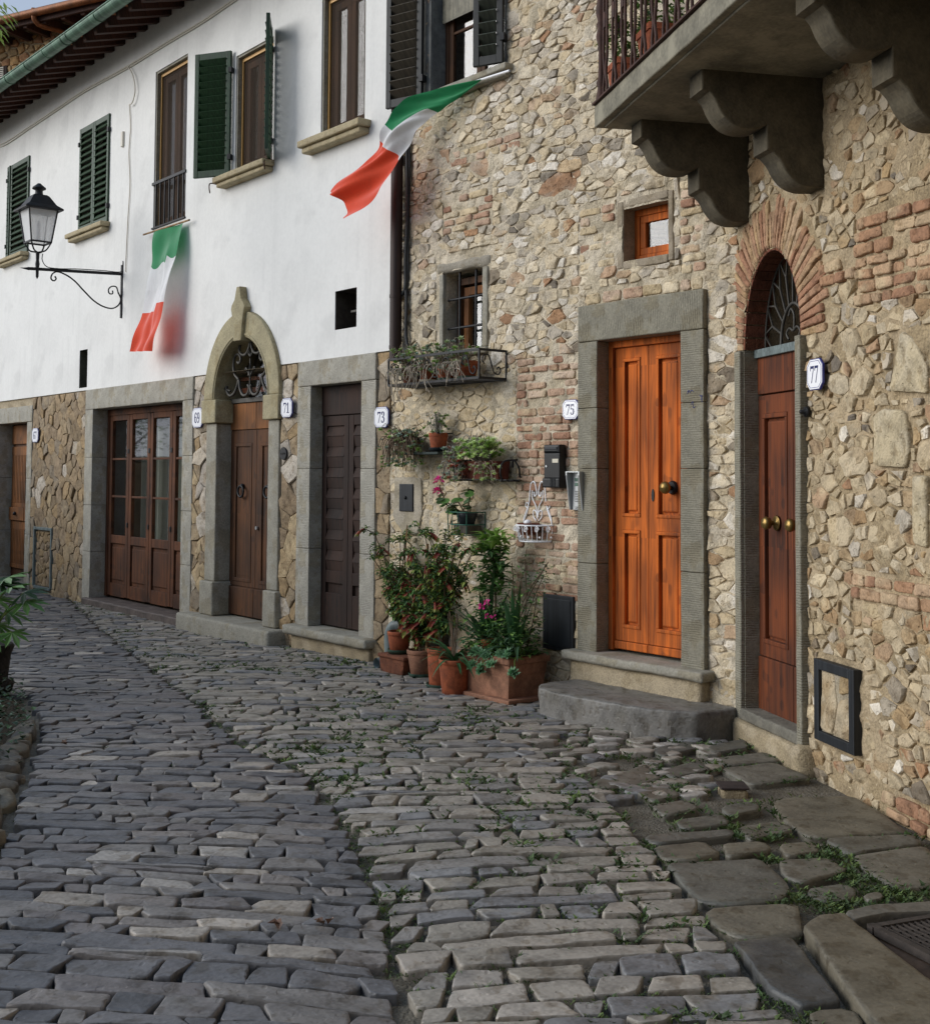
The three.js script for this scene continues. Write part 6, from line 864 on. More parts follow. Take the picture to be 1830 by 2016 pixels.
{ // right shelf
  const s1 = A.p(1030, 945)[0], s0 = A.p(905, 950, 0.1)[0], y = A.p(1012, 945, 0.1)[1], t = thing('wall_shelf', 'iron bracket shelf carrying a long planter left of the letter box', 'shelf', A, [s0, y, 0]), g = new G(); for (const n of [0.03, 0.1, 0.17]) g.bar([s0, y, n], [s1, y, n], 0.02, 0.008); for (const s of [s0 + 0.05, s1 - 0.05]) { g.bar([s, y - 0.008, 0.0], [s, y - 0.008, 0.2], 0.014, 0.01); g.tube([[s, y, 0.18], [s, y + 0.06, 0.2], [s, y + 0.14, 0.17], [s, y + 0.16, 0.02]], 0.008, undefined, 14, 5); } g.tube([[s1 - 0.02, y + 0.02, 0.02], [s1, y + 0.1, 0.05], [s1 - 0.03, y + 0.16, 0.08], [s1 - 0.06, y + 0.1, 0.06]], 0.008, undefined, 18, 5); part(t, 'frame', g.out(), M.iron);
  const p0 = s0 + 0.08, p1 = s1 - 0.13, p = thing('planter', 'long red-brown planter overflowing with pale green succulent rosettes', 'planter', A, [p0, y, 0.1]); part(p, 'trough', new G().geo(extr([[-0.055, y + 0.005], [0.055, y + 0.005], [0.075, y + 0.15], [-0.075, y + 0.15]], 0, p1 - p0, 0.006).rotateY(Math.PI / 2).translate(p0, 0, 0.1)).out(), mat('#6b3423', { map: 'grime', s: 3 })); const c = (p0 + p1) / 2;
  trail(p, [c + 0.04, y + 0.15, 0.12], [-0.2, 0.22, 0.02, 0.17, -0.02, 0.16], 150, 0.02, 411, [cG.pale, cG.pale, cG.pale, cG.lt], 0.042); trail(p, [c - 0.22, y + 0.12, 0.12], [-0.16, 0.1, -0.14, 0.14, 0, 0.16], 100, 0.08, 412, [cG.gb, cG.gl, cG.rust], 0.034, cG.dry, 'grey_rosettes'); trail(p, [c + 0.1, y + 0.12, 0.15], [-0.2, 0.2, -0.13, 0.0, 0.03, 0.1], 30, 0.03, 413, [cG.pale, cG.gl], 0.032, col('#a08d80'), 'hanging_rosettes');
}
{ // green wire holder with the geranium
  const s0 = A.p(885, 1025, 0.2)[0], s1 = A.p(938, 1020, 0.1)[0], y0 = A.p(905, 1052, 0.15)[1], y1 = A.p(905, 1008, 0.15)[1], t = thing('wire_pot_holder', 'green wire pot holder on the wall with a dark drip tray', 'pot holder', A, [s0, y0, 0]), g = new G(); for (const y of [y0, lerp(y0, y1, 0.45), y1]) g.tube([[s0, y, 0.01], [s0 + 0.01, y, 0.2], [s1 - 0.01, y, 0.2], [s1, y, 0.01]], 0.005, undefined, 30, 5); for (const [s, n] of [[s0, 0.01], [s0 + 0.02, 0.19], [(s0 + s1) / 2, 0.205], [s1 - 0.02, 0.19], [s1, 0.01]]) g.tube([[s, y0, n], [s, y1, n]], 0.005, undefined, 1, 5); g.tube([[s0 - 0.03, y1 + 0.01, 0.2], [s0 - 0.01, y0 - 0.06, 0.2]], 0.005); part(t, 'wires', g.out(), mat('#1f5a48', { r: 0.5 })); part(t, 'tray', B1(s0 + 0.02, s1 - 0.02, y0 + 0.006, y0 + 0.075, 0.03, 0.18, 0.01), mat('#5a544a', { map: 'grime', s: 3 }));
  const sp = (s0 + s1) / 2, p = thing('potted_geranium', 'leggy pink geranium in a black pot in the green wire holder', 'potted plant', A, [sp, y0 + 0.076, 0.11]), yt = pot(p, sp, y0 + 0.076, 0.11, 0.085, 0.062, 0.1, M.plasticB); srand(420); const st = new G(), lf = new G(), fl = new G();
  const stems = [[[0, 0, 0], [0.04, 0.08, 0.02], [0.06, 0.17, 0.02], [0.05, 0.24, 0.03]], [[0, 0, 0], [-0.08, 0.06, 0.04], [-0.16, 0.1, 0.06], [-0.24, 0.19, 0.08], [-0.27, 0.26, 0.08]], [[0, 0, 0], [-0.06, 0.1, 0.03], [-0.1, 0.15, 0.04]], [[0, 0, 0], [-0.1, 0.05, 0.05], [-0.19, 0.1, 0.07], [-0.27, 0.17, 0.09]]].map(a => a.map(v => [sp + v[0], yt + v[1], 0.11 + v[2]])); stems.forEach(s => st.tube(s, 0.0055, cG.bark, 16, 5));
  const disc = (c, r, cl) => { const n = 7, U = V3(rr(-0.6, 0.6), 1, rr(0.1, 0.9)).normalize(), X = V3().crossVectors(U, V3(0, 0.3, 1)).normalize(), Y = V3().crossVectors(U, X); for (let i = 0; i < n; i++) { const P = k => { const a = k / n * 6.28, q = r * (k % 1 ? 1 : 0.9 + 0.2 * vn(k, c[0] * 50, 3)); return [c[0] + (X.x * Math.cos(a) + Y.x * Math.sin(a)) * q, c[1] + (X.y * Math.cos(a) + Y.y * Math.sin(a)) * q + 0.006, c[2] + (X.z * Math.cos(a) + Y.z * Math.sin(a)) * q]; }; lf.tri(c, P(i), P((i + 1) % n), cl); } };
  for (let i = 0; i < 36; i++) { const s = pick(stems), q = s[1 + Math.floor(R() * (s.length - 2))]; disc([q[0] + rr(-0.05, 0.05), q[1] + rr(-0.03, 0.05), q[2] + rr(-0.02, 0.05)], rr(0.026, 0.048), vary(R() < 0.6 ? cG.dk : cG.md, 0.3)); } for (const [x, y] of [[-0.27, 0.29], [-0.285, 0.2]]) for (let i = 0; i < 26; i++) { const d = rdir(-0.4, 1); leafG(fl, [sp + x + d[0] * 0.02, yt + y + d[1] * 0.02, 0.2 + d[2] * 0.02], d, [0, 1, 0.2], 0.036, 0.034, vary(cG.pink, 0.2), 0.1); } part(p, 'stems', st.out(), M.stem); part(p, 'leaves', lf.out(), M.leaf); part(p, 'flowers', fl.out(), M.leaf);
}
{ // white wire wall basket
  const pn = 0.17, s0 = A.p(1013, 1050, 0.1)[0], s1 = A.p(1090, 1050)[0], y0 = A.p(1060, 1067, 0.1)[1], y1 = A.p(1060, 1035, 0.1)[1], yt = A.p(1052, 948)[1], c = (s0 + s1) / 2, w = (s1 - s0) / 2;
  const t = thing('wire_wall_basket', 'white curled wire wall basket below the letter box', 'flower basket', A, [s0, y0, 0]), g = new G(), arc = (y, k) => { const o = []; for (let i = 0; i <= 12; i++) { const a = Math.PI * i / 12; o.push([c - Math.cos(a) * w * k, y, 0.01 + Math.sin(a) * pn * k]); } return o; };
  g.tube(arc(y1, 1), 0.006, undefined, 40, 6); g.tube(arc(y0, 0.85), 0.006, undefined, 40, 6); g.tube([[c - w * 0.85, y0, 0.01], [c + w * 0.85, y0, 0.01]], 0.006); g.tube([[c - w, y1, 0.01], [c + w, y1, 0.01]], 0.006); for (let i = 0; i <= 12; i += 1) g.tube([arc(y0, 0.85)[i], arc(y1, 1)[i]], 0.004, undefined, 1, 5); part(t, 'bowl', g.out(), M.white);
  for (let i = 1; i < 12; i += 2) { const a = arc(y1, 1.02)[i], q = new G(), P = []; for (let k = 0; k <= 16; k++) { const th = k * 0.75, r = 0.026 * (1 - k / 18); P.push([a[0] + Math.cos(th) * r, a[1] - 0.03 + Math.sin(th) * r, a[2] + 0.004]); } q.tube(P, 0.0035, undefined, 50, 5); q.geo(new THREE.SphereGeometry(0.009, 8, 6).translate(a[0] + 0.02, y0 + 0.035, a[2] - 0.01)); part(t, 'curl', q.out(), M.white); }
  const b = new G(), H = yt - y1; for (const k of [-1, 1]) { const P = v => [c + k * v[0] * w, y1 + v[1] * H, 0.015]; b.tube([[0.95, 0], [0.92, 0.15], [0.72, 0.35], [0.58, 0.5], [0.52, 0.75], [0.44, 0.95], [0.26, 1.0], [0.12, 0.88], [0.08, 0.7], [0.2, 0.66], [0.24, 0.76]].map(P), 0.006, undefined, 60, 6); b.tube([[0.1, 0.1], [0.28, 0.2], [0.26, 0.34], [0.1, 0.3], [0.0, 0.15], [0.1, 0.42], [0.35, 0.62], [0.36, 0.8]].map(P), 0.005, undefined, 60, 6); b.tube([[0.9, 0.1], [0.62, 0.42], [0.72, 0.52], [0.82, 0.44], [0.72, 0.38]].map(P), 0.0045, undefined, 30, 5); } part(t, 'back_frame', b.out(), M.white);
  const d = thing('clay_bowl', 'shallow brown clay bowl holding a white pebble in the white wire basket', 'bowl', A, [c - 0.03, y0 + 0.01, 0.08]); part(d, 'bowl', new G().lathe([[0, 0], [0.06, 0], [0.085, 0.075], [0.088, 0.09], [0.078, 0.09], [0.07, 0.07], [0, 0.065]], c - 0.03, y0 + 0.05, 0.085).out(), mat('#7a3f26', { map: 'grime', s: 3 })); part(d, 'pebble', geoOut(new THREE.SphereGeometry(0.03, 12, 8).scale(1.1, 0.8, 1).translate(c - 0.02, y0 + 0.145, 0.1)), M.white);
}
// ---------------------------------------------------------------- the pots on the ground
const MBr = M.terraO;
{ // rectangular trough with a pot standing on it
  const a = spot(792, 1328, 0.12), k = a.k, t = thing('clay_trough', 'old brown moulded clay trough turned over under an orange pot', 'trough', A, [a.s, a.y, a.n]), w = 0.185, d = 0.12, h = 0.16; part(t, 'body', new G().geo(extr([[-w * 0.88, 0], [w * 0.88, 0], [w, h - 0.03], [-w, h - 0.03]], -d, d, 0.012), undefined, new THREE.Matrix4().makeTranslation(a.s, a.y, a.n)).out(), MBr); part(t, 'rim', new G().geo(roughBox(a.s - w - 0.012, a.s + w + 0.012, a.y + h - 0.035, a.y + h, a.n - d - 0.012, a.n + d + 0.012, 0.008, 0.003, 0.05)).out(), MBr);
  const sx = a.s - 0.05, p = thing('potted_shrimp_plant', 'tall shrimp plant in an orange pot on the old clay trough', 'potted plant', A, [sx, a.y + h, a.n]), yt = pot(p, sx, a.y + h + 0.002, a.n, 0.105, 0.08, 0.18, M.terra, M.plastic); shrimp(p, sx, yt, a.n, 0.92, 16, 0.32, 501, -0.02); part(p, 'cane', new G().tube([[sx + 0.03, yt - 0.04, a.n], [sx + 0.07, yt + 0.5, a.n + 0.01], [sx + 0.13, yt + 0.95, a.n + 0.02]], 0.006, undefined, 8, 6).tube([[sx - 0.01, yt - 0.04, a.n], [sx, yt + 0.62, a.n]], 0.007, undefined, 1, 6).out(), M.cane);
}
{ // second pot
  const a = spot(827, 1336, 0.1), p = thing('potted_shrimp_plant', 'shrimp plant in a wide-rimmed pinkish clay pot', 'potted plant', A, [a.s, a.y, a.n]), yt = pot(p, a.s, a.y, a.n, 0.115, 0.078, 0.22, M.terraP, M.plastic); shrimp(p, a.s, yt, a.n, 0.62, 18, 0.26, 502, 0.02); srand(7); part(p, 'cane', new G().tube([[a.s + 0.09, yt - 0.03, a.n], [a.s + 0.06, yt + 0.5, a.n - 0.02], [a.s + 0.02, yt + 0.92, a.n - 0.05]], 0.013, undefined, 8, 7).out(), M.cane);
}
{ const a = spot(868, 1358, 0.12), p = thing('potted_shrimp_plant', 'shrimp plant in a tall orange cylinder pot behind the others', 'potted plant', A, [a.s, a.y, a.n]), yt = pot(p, a.s, a.y, a.n, 0.115, 0.095, 0.3, M.terra, M.plastic); shrimp(p, a.s, yt, a.n, 1.0, 22, 0.38, 503, 0.06); }
{ const a = spot(895, 1371, 0.12), p = thing('potted_lily', 'plain orange pot with long strap leaves in front of the tall pot', 'potted plant', A, [a.s, a.y, a.n]), yt = pot(p, a.s, a.y, a.n, 0.128, 0.1, 0.27, M.terra); srand(504); const g = new G(), st = new G(); for (let i = 0; i < 26; i++) { const b = rr(0, 6.28), L = rr(0.25, 0.55), e = rr(0.35, 1.2), P = []; for (let j = 0; j <= 8; j++) { const u = j / 8; P.push([a.s + Math.cos(b) * L * u * Math.cos(e * (1 - u * 0.8)), yt + L * (Math.sin(e) * u - 0.55 * u * u), a.n + Math.abs(Math.sin(b)) * L * u * 0.6]); } ribbon(g, P, 0.026, vary(cG.dk.map((v, q) => v * [0.8, 1.1, 1.2][q]), 0.3)); } for (let i = 0; i < 7; i++) { st.tube([[a.s + rr(-0.05, 0.05), yt - 0.02, a.n], [a.s + rr(-0.1, 0.08), yt + rr(0.25, 0.4), a.n]], 0.005, vary(cG.bark), 1, 5); } part(p, 'leaves', g.out(), M.leaf); part(p, 'stems', st.out(), M.stem); }
{ // big square planter on its tray
  const a = spot(990, 1380, 0.2), w = 0.29, d = 0.19, h = 0.34, p = thing('square_planter', 'large pale terracotta planter on a tray crowded with laurel, yucca and flowers', 'planter', A, [a.s, a.y, a.n]), mk = new THREE.Matrix4();
  const tr = (w0, d0, w1, d1, y0, y1) => { const g = new G(), c = [[-1, -1], [1, -1], [1, 1], [-1, 1]]; const P = (i, W0, D0, y) => [a.s + c[i][0] * W0, a.y + y, a.n + c[i][1] * D0]; for (let i = 0; i < 4; i++) { const j = (i + 1) % 4; g.quad(P(j, w0, d0, y0), P(i, w0, d0, y0), P(i, w1, d1, y1), P(j, w1, d1, y1)); } g.quad(P(3, w1, d1, y1), P(2, w1, d1, y1), P(1, w1, d1, y1), P(0, w1, d1, y1)); return g; };
  part(p, 'tray', new G().geo(roughBox(a.s - w - 0.03, a.s + w + 0.03, a.y, a.y + 0.035, a.n - d - 0.03, a.n + d + 0.03, 0.006, 0.001, 0.08)).out(), M.terraP); part(p, 'body', tr(w * 0.86, d * 0.86, w, d, 0.03, h - 0.05).out(), M.terraP); part(p, 'band', tr(w * 0.955, d * 0.955, w * 0.975, d * 0.975, h * 0.58, h * 0.62).out(), M.terraP); part(p, 'rim', new G().geo(roughBox(a.s - w - 0.02, a.s + w + 0.02, a.y + h - 0.055, a.y + h, a.n - d - 0.02, a.n + d + 0.02, 0.008, 0.002, 0.07)).out(), M.terraP); part(p, 'soil', B1(a.s - w + 0.02, a.s + w - 0.02, a.y + h - 0.03, a.y + h + 0.004, a.n - d + 0.02, a.n + d - 0.02), M.soil);
  const y = a.y + h; srand(510); const st = new G(), ll = new G(), strap = new G(), su = new G(), fl = new G(), ro = new G();
  // laurel on its cane
  const lx = A.p(962, 1150, a.n)[0], top = A.p(965, 1050, a.n)[1]; st.tube([[lx, y, a.n - 0.05], [lx + 0.01, y + 0.4, a.n - 0.06], [lx - 0.02, top - 0.1, a.n - 0.05], [lx - 0.01, top, a.n - 0.05]], 0.009, cG.bark, 14, 6); for (let i = 0; i < 330; i++) { const u = Math.pow(R(), 0.75), q = [lx + rr(-0.06, 0.06) * 1.7, lerp(y + 0.4, top, u), a.n - 0.05 + rr(-0.05, 0.06)], dd = rdir(-0.25, 0.75); leafG(ll, q, dd, [0, 1, 0], rr(0.09, 0.155), rr(0.038, 0.058), vary(u > 0.75 ? cG.lt : R() < 0.5 ? cG.dk : cG.md, 0.25), 0.15, 0.2); }
  // yucca straps
  for (const [ox, oz, N, L0, L1] of [[-0.17, 0.02, 32, 0.35, 0.72], [0.2, 0.06, 36, 0.32, 0.66]]) for (let i = 0; i < N; i++) { const b = rr(0, 6.28), L = rr(L0, L1), e = rr(0.55, 1.45), P = [], fw = rr(0.3, 0.75); for (let j = 0; j <= 9; j++) { const u = j / 9; P.push([a.s + ox + Math.cos(b) * L * u * Math.cos(e), y + L * (Math.sin(e) * u - fw * u * u * (1.5 - e * 0.9)), a.n + oz + Math.sin(b) * L * u * Math.cos(e) * 0.8 + 0.03 * u]); } ribbon(strap, P, rr(0.036, 0.054), vary(cG.dk.map((v, k) => v * [0.75, 1.0, 1.25][k]), 0.3)); }
  // roses: thin wiry stems to the right
  for (let i = 0; i < 7; i++) { const e = [a.s + rr(0.08, 0.42), y + rr(0.35, 0.72), a.n + rr(-0.12, 0.05)], b = [a.s + rr(0.0, 0.2), y, a.n - 0.05], m = [lerp(b[0], e[0], 0.5) + rr(-0.05, 0.05), lerp(b[1], e[1], 0.55), a.n - 0.05]; st.tube([b, m, e], 0.004, vary(cG.bark), 12, 5); for (let k = 0; k < 22; k++) { const u = rr(0.35, 1), q = [lerp(m[0], e[0], u) + rr(-0.06, 0.06), lerp(m[1], e[1], u) + rr(-0.04, 0.05), lerp(m[2], e[2], u) + rr(-0.05, 0.05)]; leafG(ro, q, rdir(-0.4, 0.5), [0, 1, 0], rr(0.025, 0.045), rr(0.018, 0.03), vary(R() < 0.6 ? cG.dk : cG.md, 0.3), 0.2); } }
  for (let i = 0; i < 1200; i++) { const q = [a.s + rr(-0.27, 0.36), y + rr(0.0, 0.5) * R() + 0.02, a.n + rr(-0.1, 0.2)]; leafG(ro, q, rdir(-0.4, 0.6), [0, 1, 0], rr(0.035, 0.07), rr(0.024, 0.042), vary(R() < 0.5 ? cG.dk : R() < 0.7 ? cG.md : cG.lt, 0.3), 0.2); }
  for (const [px, py, N] of [[949, 1194, 20], [959, 1186, 10], [962, 1213, 8], [974, 1216, 4]]) { const q = A.p(px, py, a.n + 0.15); for (let i = 0; i < N; i++) { const dd = rdir(-0.6, 0.8); leafG(fl, [q[0] + dd[0] * 0.012, q[1] + dd[1] * 0.012, a.n + 0.15 + Math.abs(dd[2]) * 0.01], dd, [0, 0.3, 1], 0.026, 0.024, vary(cG.pink, 0.2), 0.1); } st.tube([[a.s - 0.05, y, a.n + 0.1], [q[0] + 0.02, lerp(y, q[1], 0.6), a.n + 0.12], [q[0], q[1], a.n + 0.15]], 0.003, cG.md, 10, 4); }
  for (const [px, py, r] of [[937, 1286, 0.06], [950, 1318, 0.055], [968, 1308, 0.055], [928, 1310, 0.05], [1012, 1330, 0.055], [985, 1290, 0.05], [955, 1290, 0.045], [1000, 1288, 0.045]]) { const q = A.p(px, py, a.n + d + 0.04); for (let k = 0; k < 3; k++) rosette(su, [q[0] + rr(-0.03, 0.03), q[1] + rr(-0.02, 0.02), a.n + d + 0.03 + rr(0, 0.03)], [rr(-0.4, 0.4), 0.6, 1], r, vary(col('#6d9a6e'), 0.15), 12); st.tube([[q[0], y, a.n + d - 0.05], [q[0], y + 0.02, a.n + d + 0.03], [q[0], q[1], a.n + d + 0.03]], 0.004, cG.md, 8, 4); }
  part(p, 'stems', st.out(), M.stem); part(p, 'laurel_leaves', ll.out(), M.leaf); part(p, 'yucca_leaves', strap.out(), M.leaf); part(p, 'rose_leaves', ro.out(), M.leaf); part(p, 'pink_flowers', fl.out(), M.leaf); part(p, 'succulent_rosettes', su.out(), M.leaf);
  const sp2 = thing('small_clay_pot', 'small clay pot standing in the soil of the large square planter', 'pot', A, [a.s - 0.06, y + 0.004, a.n + 0.1]); pot(sp2, a.s - 0.06, y + 0.004, a.n + 0.1, 0.06, 0.042, 0.1, M.terra);
}
{ // grey waste pipe at the foot of the wall
  const a = A.p(770, 1300, 0.06), t = thing('waste_pipe', 'grey plastic waste pipe bending out of the wall behind the pots', 'pipe', A, [a[0], a[1], 0.06]), yt = A.p(770, 1216, 0.06)[1]; part(t, 'pipe', new G().tube([[a[0] + 0.16, yt - 0.06, -0.05], [a[0] + 0.13, yt - 0.055, 0.02], [a[0] + 0.05, yt - 0.07, 0.06], [a[0], yt - 0.14, 0.07], [a[0], yt - 0.3, 0.07], [a[0], a[1] - 0.02, 0.07]], 0.055, undefined, 40, 14).out(), M.grey);
  const b = spot(750, 1318, 0.05), t2 = thing('drain_outlet', 'short open grey drain pipe lying at the foot of the wall', 'pipe', A, [b.s, b.y, b.n]); part(t2, 'pipe', new G().geo(new THREE.CylinderGeometry(0.05, 0.05, 0.3, 18, 1, true).rotateX(Math.PI / 2).translate(b.s, b.y + 0.05, b.n - 0.1)).geo(new THREE.CylinderGeometry(0.043, 0.043, 0.3, 18, 1, true).rotateX(Math.PI / 2).translate(b.s, b.y + 0.05, b.n - 0.1)).out(), mat('#7d8a8c', { r: 0.5, ds: 1 }));
}
// ---------------------------------------------------------------- pots on the balcony
for (const [x, y, lab] of [[1238, 132, 'square clay pot at the end of the balcony with small green leaves'], [1300, 75, 'clay pot behind the second pair of balusters on the balcony']]) {
  const n = 0.72, s = B.p(x, y, n)[0], y0 = 4.136, t = thing('balcony_planter', lab, 'planter', B, [s, y0, n], 'planters on the balcony'); const h = x < 1250 ? 0.28 : 0.3; part(t, 'pot', new G().geo(new THREE.CylinderGeometry(0.16, 0.12, h, 4).rotateY(0.78).translate(s, y0 + h / 2, n)).out(), M.terra); part(t, 'rim', new G().geo(new THREE.CylinderGeometry(0.172, 0.17, 0.04, 4).rotateY(0.78).translate(s, y0 + h, n)).out(), M.terra);
  srand(x); const g = new G(); for (let i = 0; i < 260; i++) { const q = [s + rr(-0.17, 0.17), y0 + h + rr(0, 0.3), n + rr(-0.15, 0.15)]; leafG(g, q, rdir(-0.3, 0.8), [0, 1, 0], rr(0.03, 0.07), rr(0.02, 0.04), vary(R() < 0.5 ? cG.md : R() < 0.6 ? cG.dk : cG.lt, 0.3), 0.2); } part(t, 'leaves', g.out(), M.leaf);
}
// ---------------------------------------------------------------- house behind, above the white roof
{
  const c = ray(100, 60), C = frame(c.x / -c.z * 26, -26, 0.887, 0.463), t = thing('rear_house', 'old stone house with a copper gutter rising behind the white house', 'house', C), yg = C.p(95, 24, 0.7)[1], x0 = -7, x1 = 6;
  part(t, 'wall', B1(x0, x1, 0, yg + 0.2, -4, -0.02), M.mortarB); srand(61); const l = []; for (const s of rubble(-4.5, 3.2, yg - 4.2, yg - 0.05, () => rr(0.05, 0.13), { ax: 0.85, gap: () => rr(0.008, 0.03), tries: 300 })) l.push({ p: s.p, rank: s.area, seed: Math.floor(R() * 1e9), o: { h: rr(0.02, 0.05), map: (a, b, h) => [a, b, h - 0.01], sub: 0.09, round: 0, jit: 0.12, rough: 0.5, col: pick(['#bfa070', '#b08c5c', '#c9ad80', '#9c8460', '#a97f5a'].map(col)) } }); layStones(t, l, M.stone, 'wall_stone', 'small_wall_stones', 280);
  const r = new G(); r.quad([x0, yg + 0.02, 0.75], [x1, yg + 0.02, 0.75], [x1, yg + 1.5, -4], [x0, yg + 1.5, -4]); r.quad([x0, yg - 0.06, 0.75], [x0, yg + 0.1, -0.1], [x1, yg + 0.1, -0.1], [x1, yg - 0.06, 0.75]); r.box(x0, x1, yg - 0.16, yg + 0.02, 0.66, 0.72); const rf = part(t, 'roof', r.out(), M.rafter); const tg = geoOut(new THREE.CylinderGeometry(0.09, 0.1, 4.9, 10, 1, true, -Math.PI / 2, Math.PI).rotateX(Math.PI / 2)), tm = mat('#c99a78', { map: 'grime', s: 2.5, ds: 1 }); for (let s = x0 + 0.1; s < x1; s += 0.22) { const m = new THREE.Mesh(tg, tm); m.name = 'tile_row'; m.castShadow = m.receiveShadow = true; m.position.set(s, yg + 0.76, -1.6); m.rotation.x = 0.3; rf.add(m); }
  for (let s = x0 + 0.3; s < x1; s += 0.55) part(t, 'rafter', B1(s, s + 0.1, yg - 0.2, yg - 0.04, -0.1, 0.66), M.rafter);
  const gg = new G(); gg.geo(new THREE.CylinderGeometry(0.085, 0.085, x1 - x0, 14, 1, true, 0, Math.PI).rotateZ(Math.PI / 2).rotateX(Math.PI).translate((x0 + x1) / 2, yg + 0.02, 0.82)); gg.geo(new THREE.CylinderGeometry(0.084, 0.084, x1 - x0, 14).rotateZ(Math.PI / 2).translate((x0 + x1) / 2, yg + 0.0, 0.82)); part(t, 'gutter', gg.out(), M.copper, 'copper gutter');
  const q = (x, y, n) => [...C.p(x, y, n), n]; part(t, 'downpipe', new G().tube([q(67, 16, 0.82), q(67, 36, 0.8), q(76, 48, 0.7), q(100, 56, 0.45), q(122, 62, 0.2), q(130, 70, 0.1), [q(130, 70, 0.1)[0], yg - 4, 0.1]], 0.055, undefined, 40, 12).out(), M.copper);
  const w0 = C.p(-14, 160), w1 = C.p(17, 130); const w = part(t, 'window', new G().box(w0[0], w1[0], w0[1], w1[1], 0, 0.05).out(), M.woodD); for (let i = 0; i < 6; i++) part(w, 'slat', B1(w0[0] + 0.08, w1[0] - 0.08, lerp(w0[1], w1[1], (i + 0.3) / 6.3), lerp(w0[1], w1[1], (i + 0.75) / 6.3), 0.05, 0.07), M.cable);
}
// ---------------------------------------------------------------- garden edge at the left: border stones, ivy, pot with the big-leaved shrub
{
  srand(71); const bank = new THREE.Group(); bank.name = 'garden_bank'; bank.userData = { kind: 'structure' }; scene.add(bank); bank.off = [0, 0, 0];
  const g = new G(), E = gardenEdge, N = 60; let prev = null; for (let i = 0; i <= N; i++) { const Z = lerp(9.1, 3.2, i / N), xe = lineX(E, Z) - 0.02, row = []; for (let k = 0; k <= 14; k++) { const d = k / 14 * 2.2, x = xe - d; row.push([x, gH(xe, Z) - 0.01 + 0.25 * sst(0, 0.7, d) + 0.12 * (fbm(x * 4, Z * 4, 6, 3) - 0.5) * sst(0, 0.2, d), -Z]); } if (prev) for (let k = 0; k < 14; k++) g.quad(prev[k + 1], prev[k], row[k], row[k + 1]); prev = row; } part(bank, 'soil_bank', g.out(), mat('#5a5244', { map: 'mortar', bump: 'mortarB', bs: 0.03, s: 1.5 }));
  for (let i = 0; i < 44; i++) { const Z = lerp(3.6, 8.2, i / 44) + rr(-0.08, 0.08), xe = lineX(E, Z) - rr(0.06, 0.16), w = rr(0.05, 0.12), d = rr(0.06, 0.15), p = []; for (let t = 0; t < 8; t++) { const th = t / 8 * 6.283, r = rr(0.8, 1.2); p.push([xe + Math.cos(th) * w * r, Z + Math.sin(th) * d * r]); } const q = new G(); stone(q, p, { h: rr(0.03, 0.07), map: gmap, round: 1, rough: 0.3, tilt: 0.25, jit: 0.08, col: pick(['#65625b', '#6f6a5f', '#5a5853', '#77705f'].map(col)), tint: col('#7a7262') }); part(bank, 'border_stone', q.out(), M.cobble); }
  const pc = gnd(0, 1385, 0), px = pc[0] - 0.2, pz = pc[1] + 0.2, gy = gH(px, pz), t = thing('stone_planter', 'dark weathered stone planter with a big-leaved glossy shrub at the garden edge', 'planter', W, [px, gy, -pz]); part(t, 'planter_body', new G().lathe([[0, 0], [0.2, 0], [0.22, 0.07], [0.17, 0.09], [0.19, 0.28], [0.215, 0.34], [0.2, 0.36], [0.15, 0.34], [0, 0.3]], px, gy + 0.05, -pz, undefined, 24).out(), mat('#2c2a28', { map: 'grime', bump: 'stoneB', bs: 0.02, s: 2 }));
  const lf = new G(), st = new G(), palm = (c, dir, up, r, cl) => { const d = V3(...dir).normalize(), sd = V3().crossVectors(d, V3(...up)).normalize(), u = V3().crossVectors(sd, d); const lobes = 7, P = (a, q) => { const x = Math.sin(a) * q * r, y = Math.cos(a) * q * r, dr = -0.28 * q * q * r; return [c[0] + d.x * y + sd.x * x, c[1] + d.y * y + sd.y * x + dr, c[2] + d.z * y + sd.z * x]; }; for (let i = 0; i < lobes; i++) { const a = (i - 3) * 0.62, L = 1 - 0.09 * Math.abs(i - 3), tip = P(a, L), l1 = P(a - 0.19, L * 0.66), r1 = P(a + 0.19, L * 0.66), l0 = P(a - 0.3, 0.3), r0 = P(a + 0.3, 0.3), m = P(a, 0.6), cc = vary(cl, 0.12); m[1] -= 0.012; lf.tri(c, m, l0, cc); lf.tri(c, r0, m, cc); lf.tri(l0, m, l1, cc); lf.tri(m, r0, r1, cc); lf.tri(l1, m, tip, cc); lf.tri(m, r1, tip, cc); } };
  const leaves = [[30, 1140, 0.24, 0.9], [70, 1185, 0.22, 0.2], [14, 1145, 0.2, 0.9], [40, 1158, 0.21, 0.9], [68, 1168, 0.22, 0.7], [10, 1180, 0.2, 0.3], [35, 1205, 0.2, -0.1], [45, 1245, 0.17, -0.5], [15, 1230, 0.2, -0.3], [-25, 1150, 0.22, 0.7], [-20, 1200, 0.22, 0.3], [-30, 1250, 0.22, 0], [5, 1255, 0.16, -0.6], [22, 1150, 0.2, 0.6], [-60, 1170, 0.22, 0.5]]; srand(72);
  for (const [lx, ly, r, e] of leaves) { const rd = ray(lx, ly), tt = (pz - rr(-0.1, 0.2)) / -rd.z, c = [rd.x * tt - 0.08, EYE + rd.y * tt, rd.z * tt], b = [px + rr(-0.05, 0.05), gy + 0.42, -pz]; st.tube([b, [lerp(b[0], c[0], 0.5), lerp(b[1], c[1], 0.7), lerp(b[2], c[2], 0.5)], c], 0.006, col('#6b7a3a'), 10, 5); palm(c, [rr(0.5, 1), e * 0.4 - 0.1, rr(-0.2, 0.7)], [0, 1, 0.3], r, R() < 0.55 ? col('#4f7a2c') : col('#2c4f24')); }
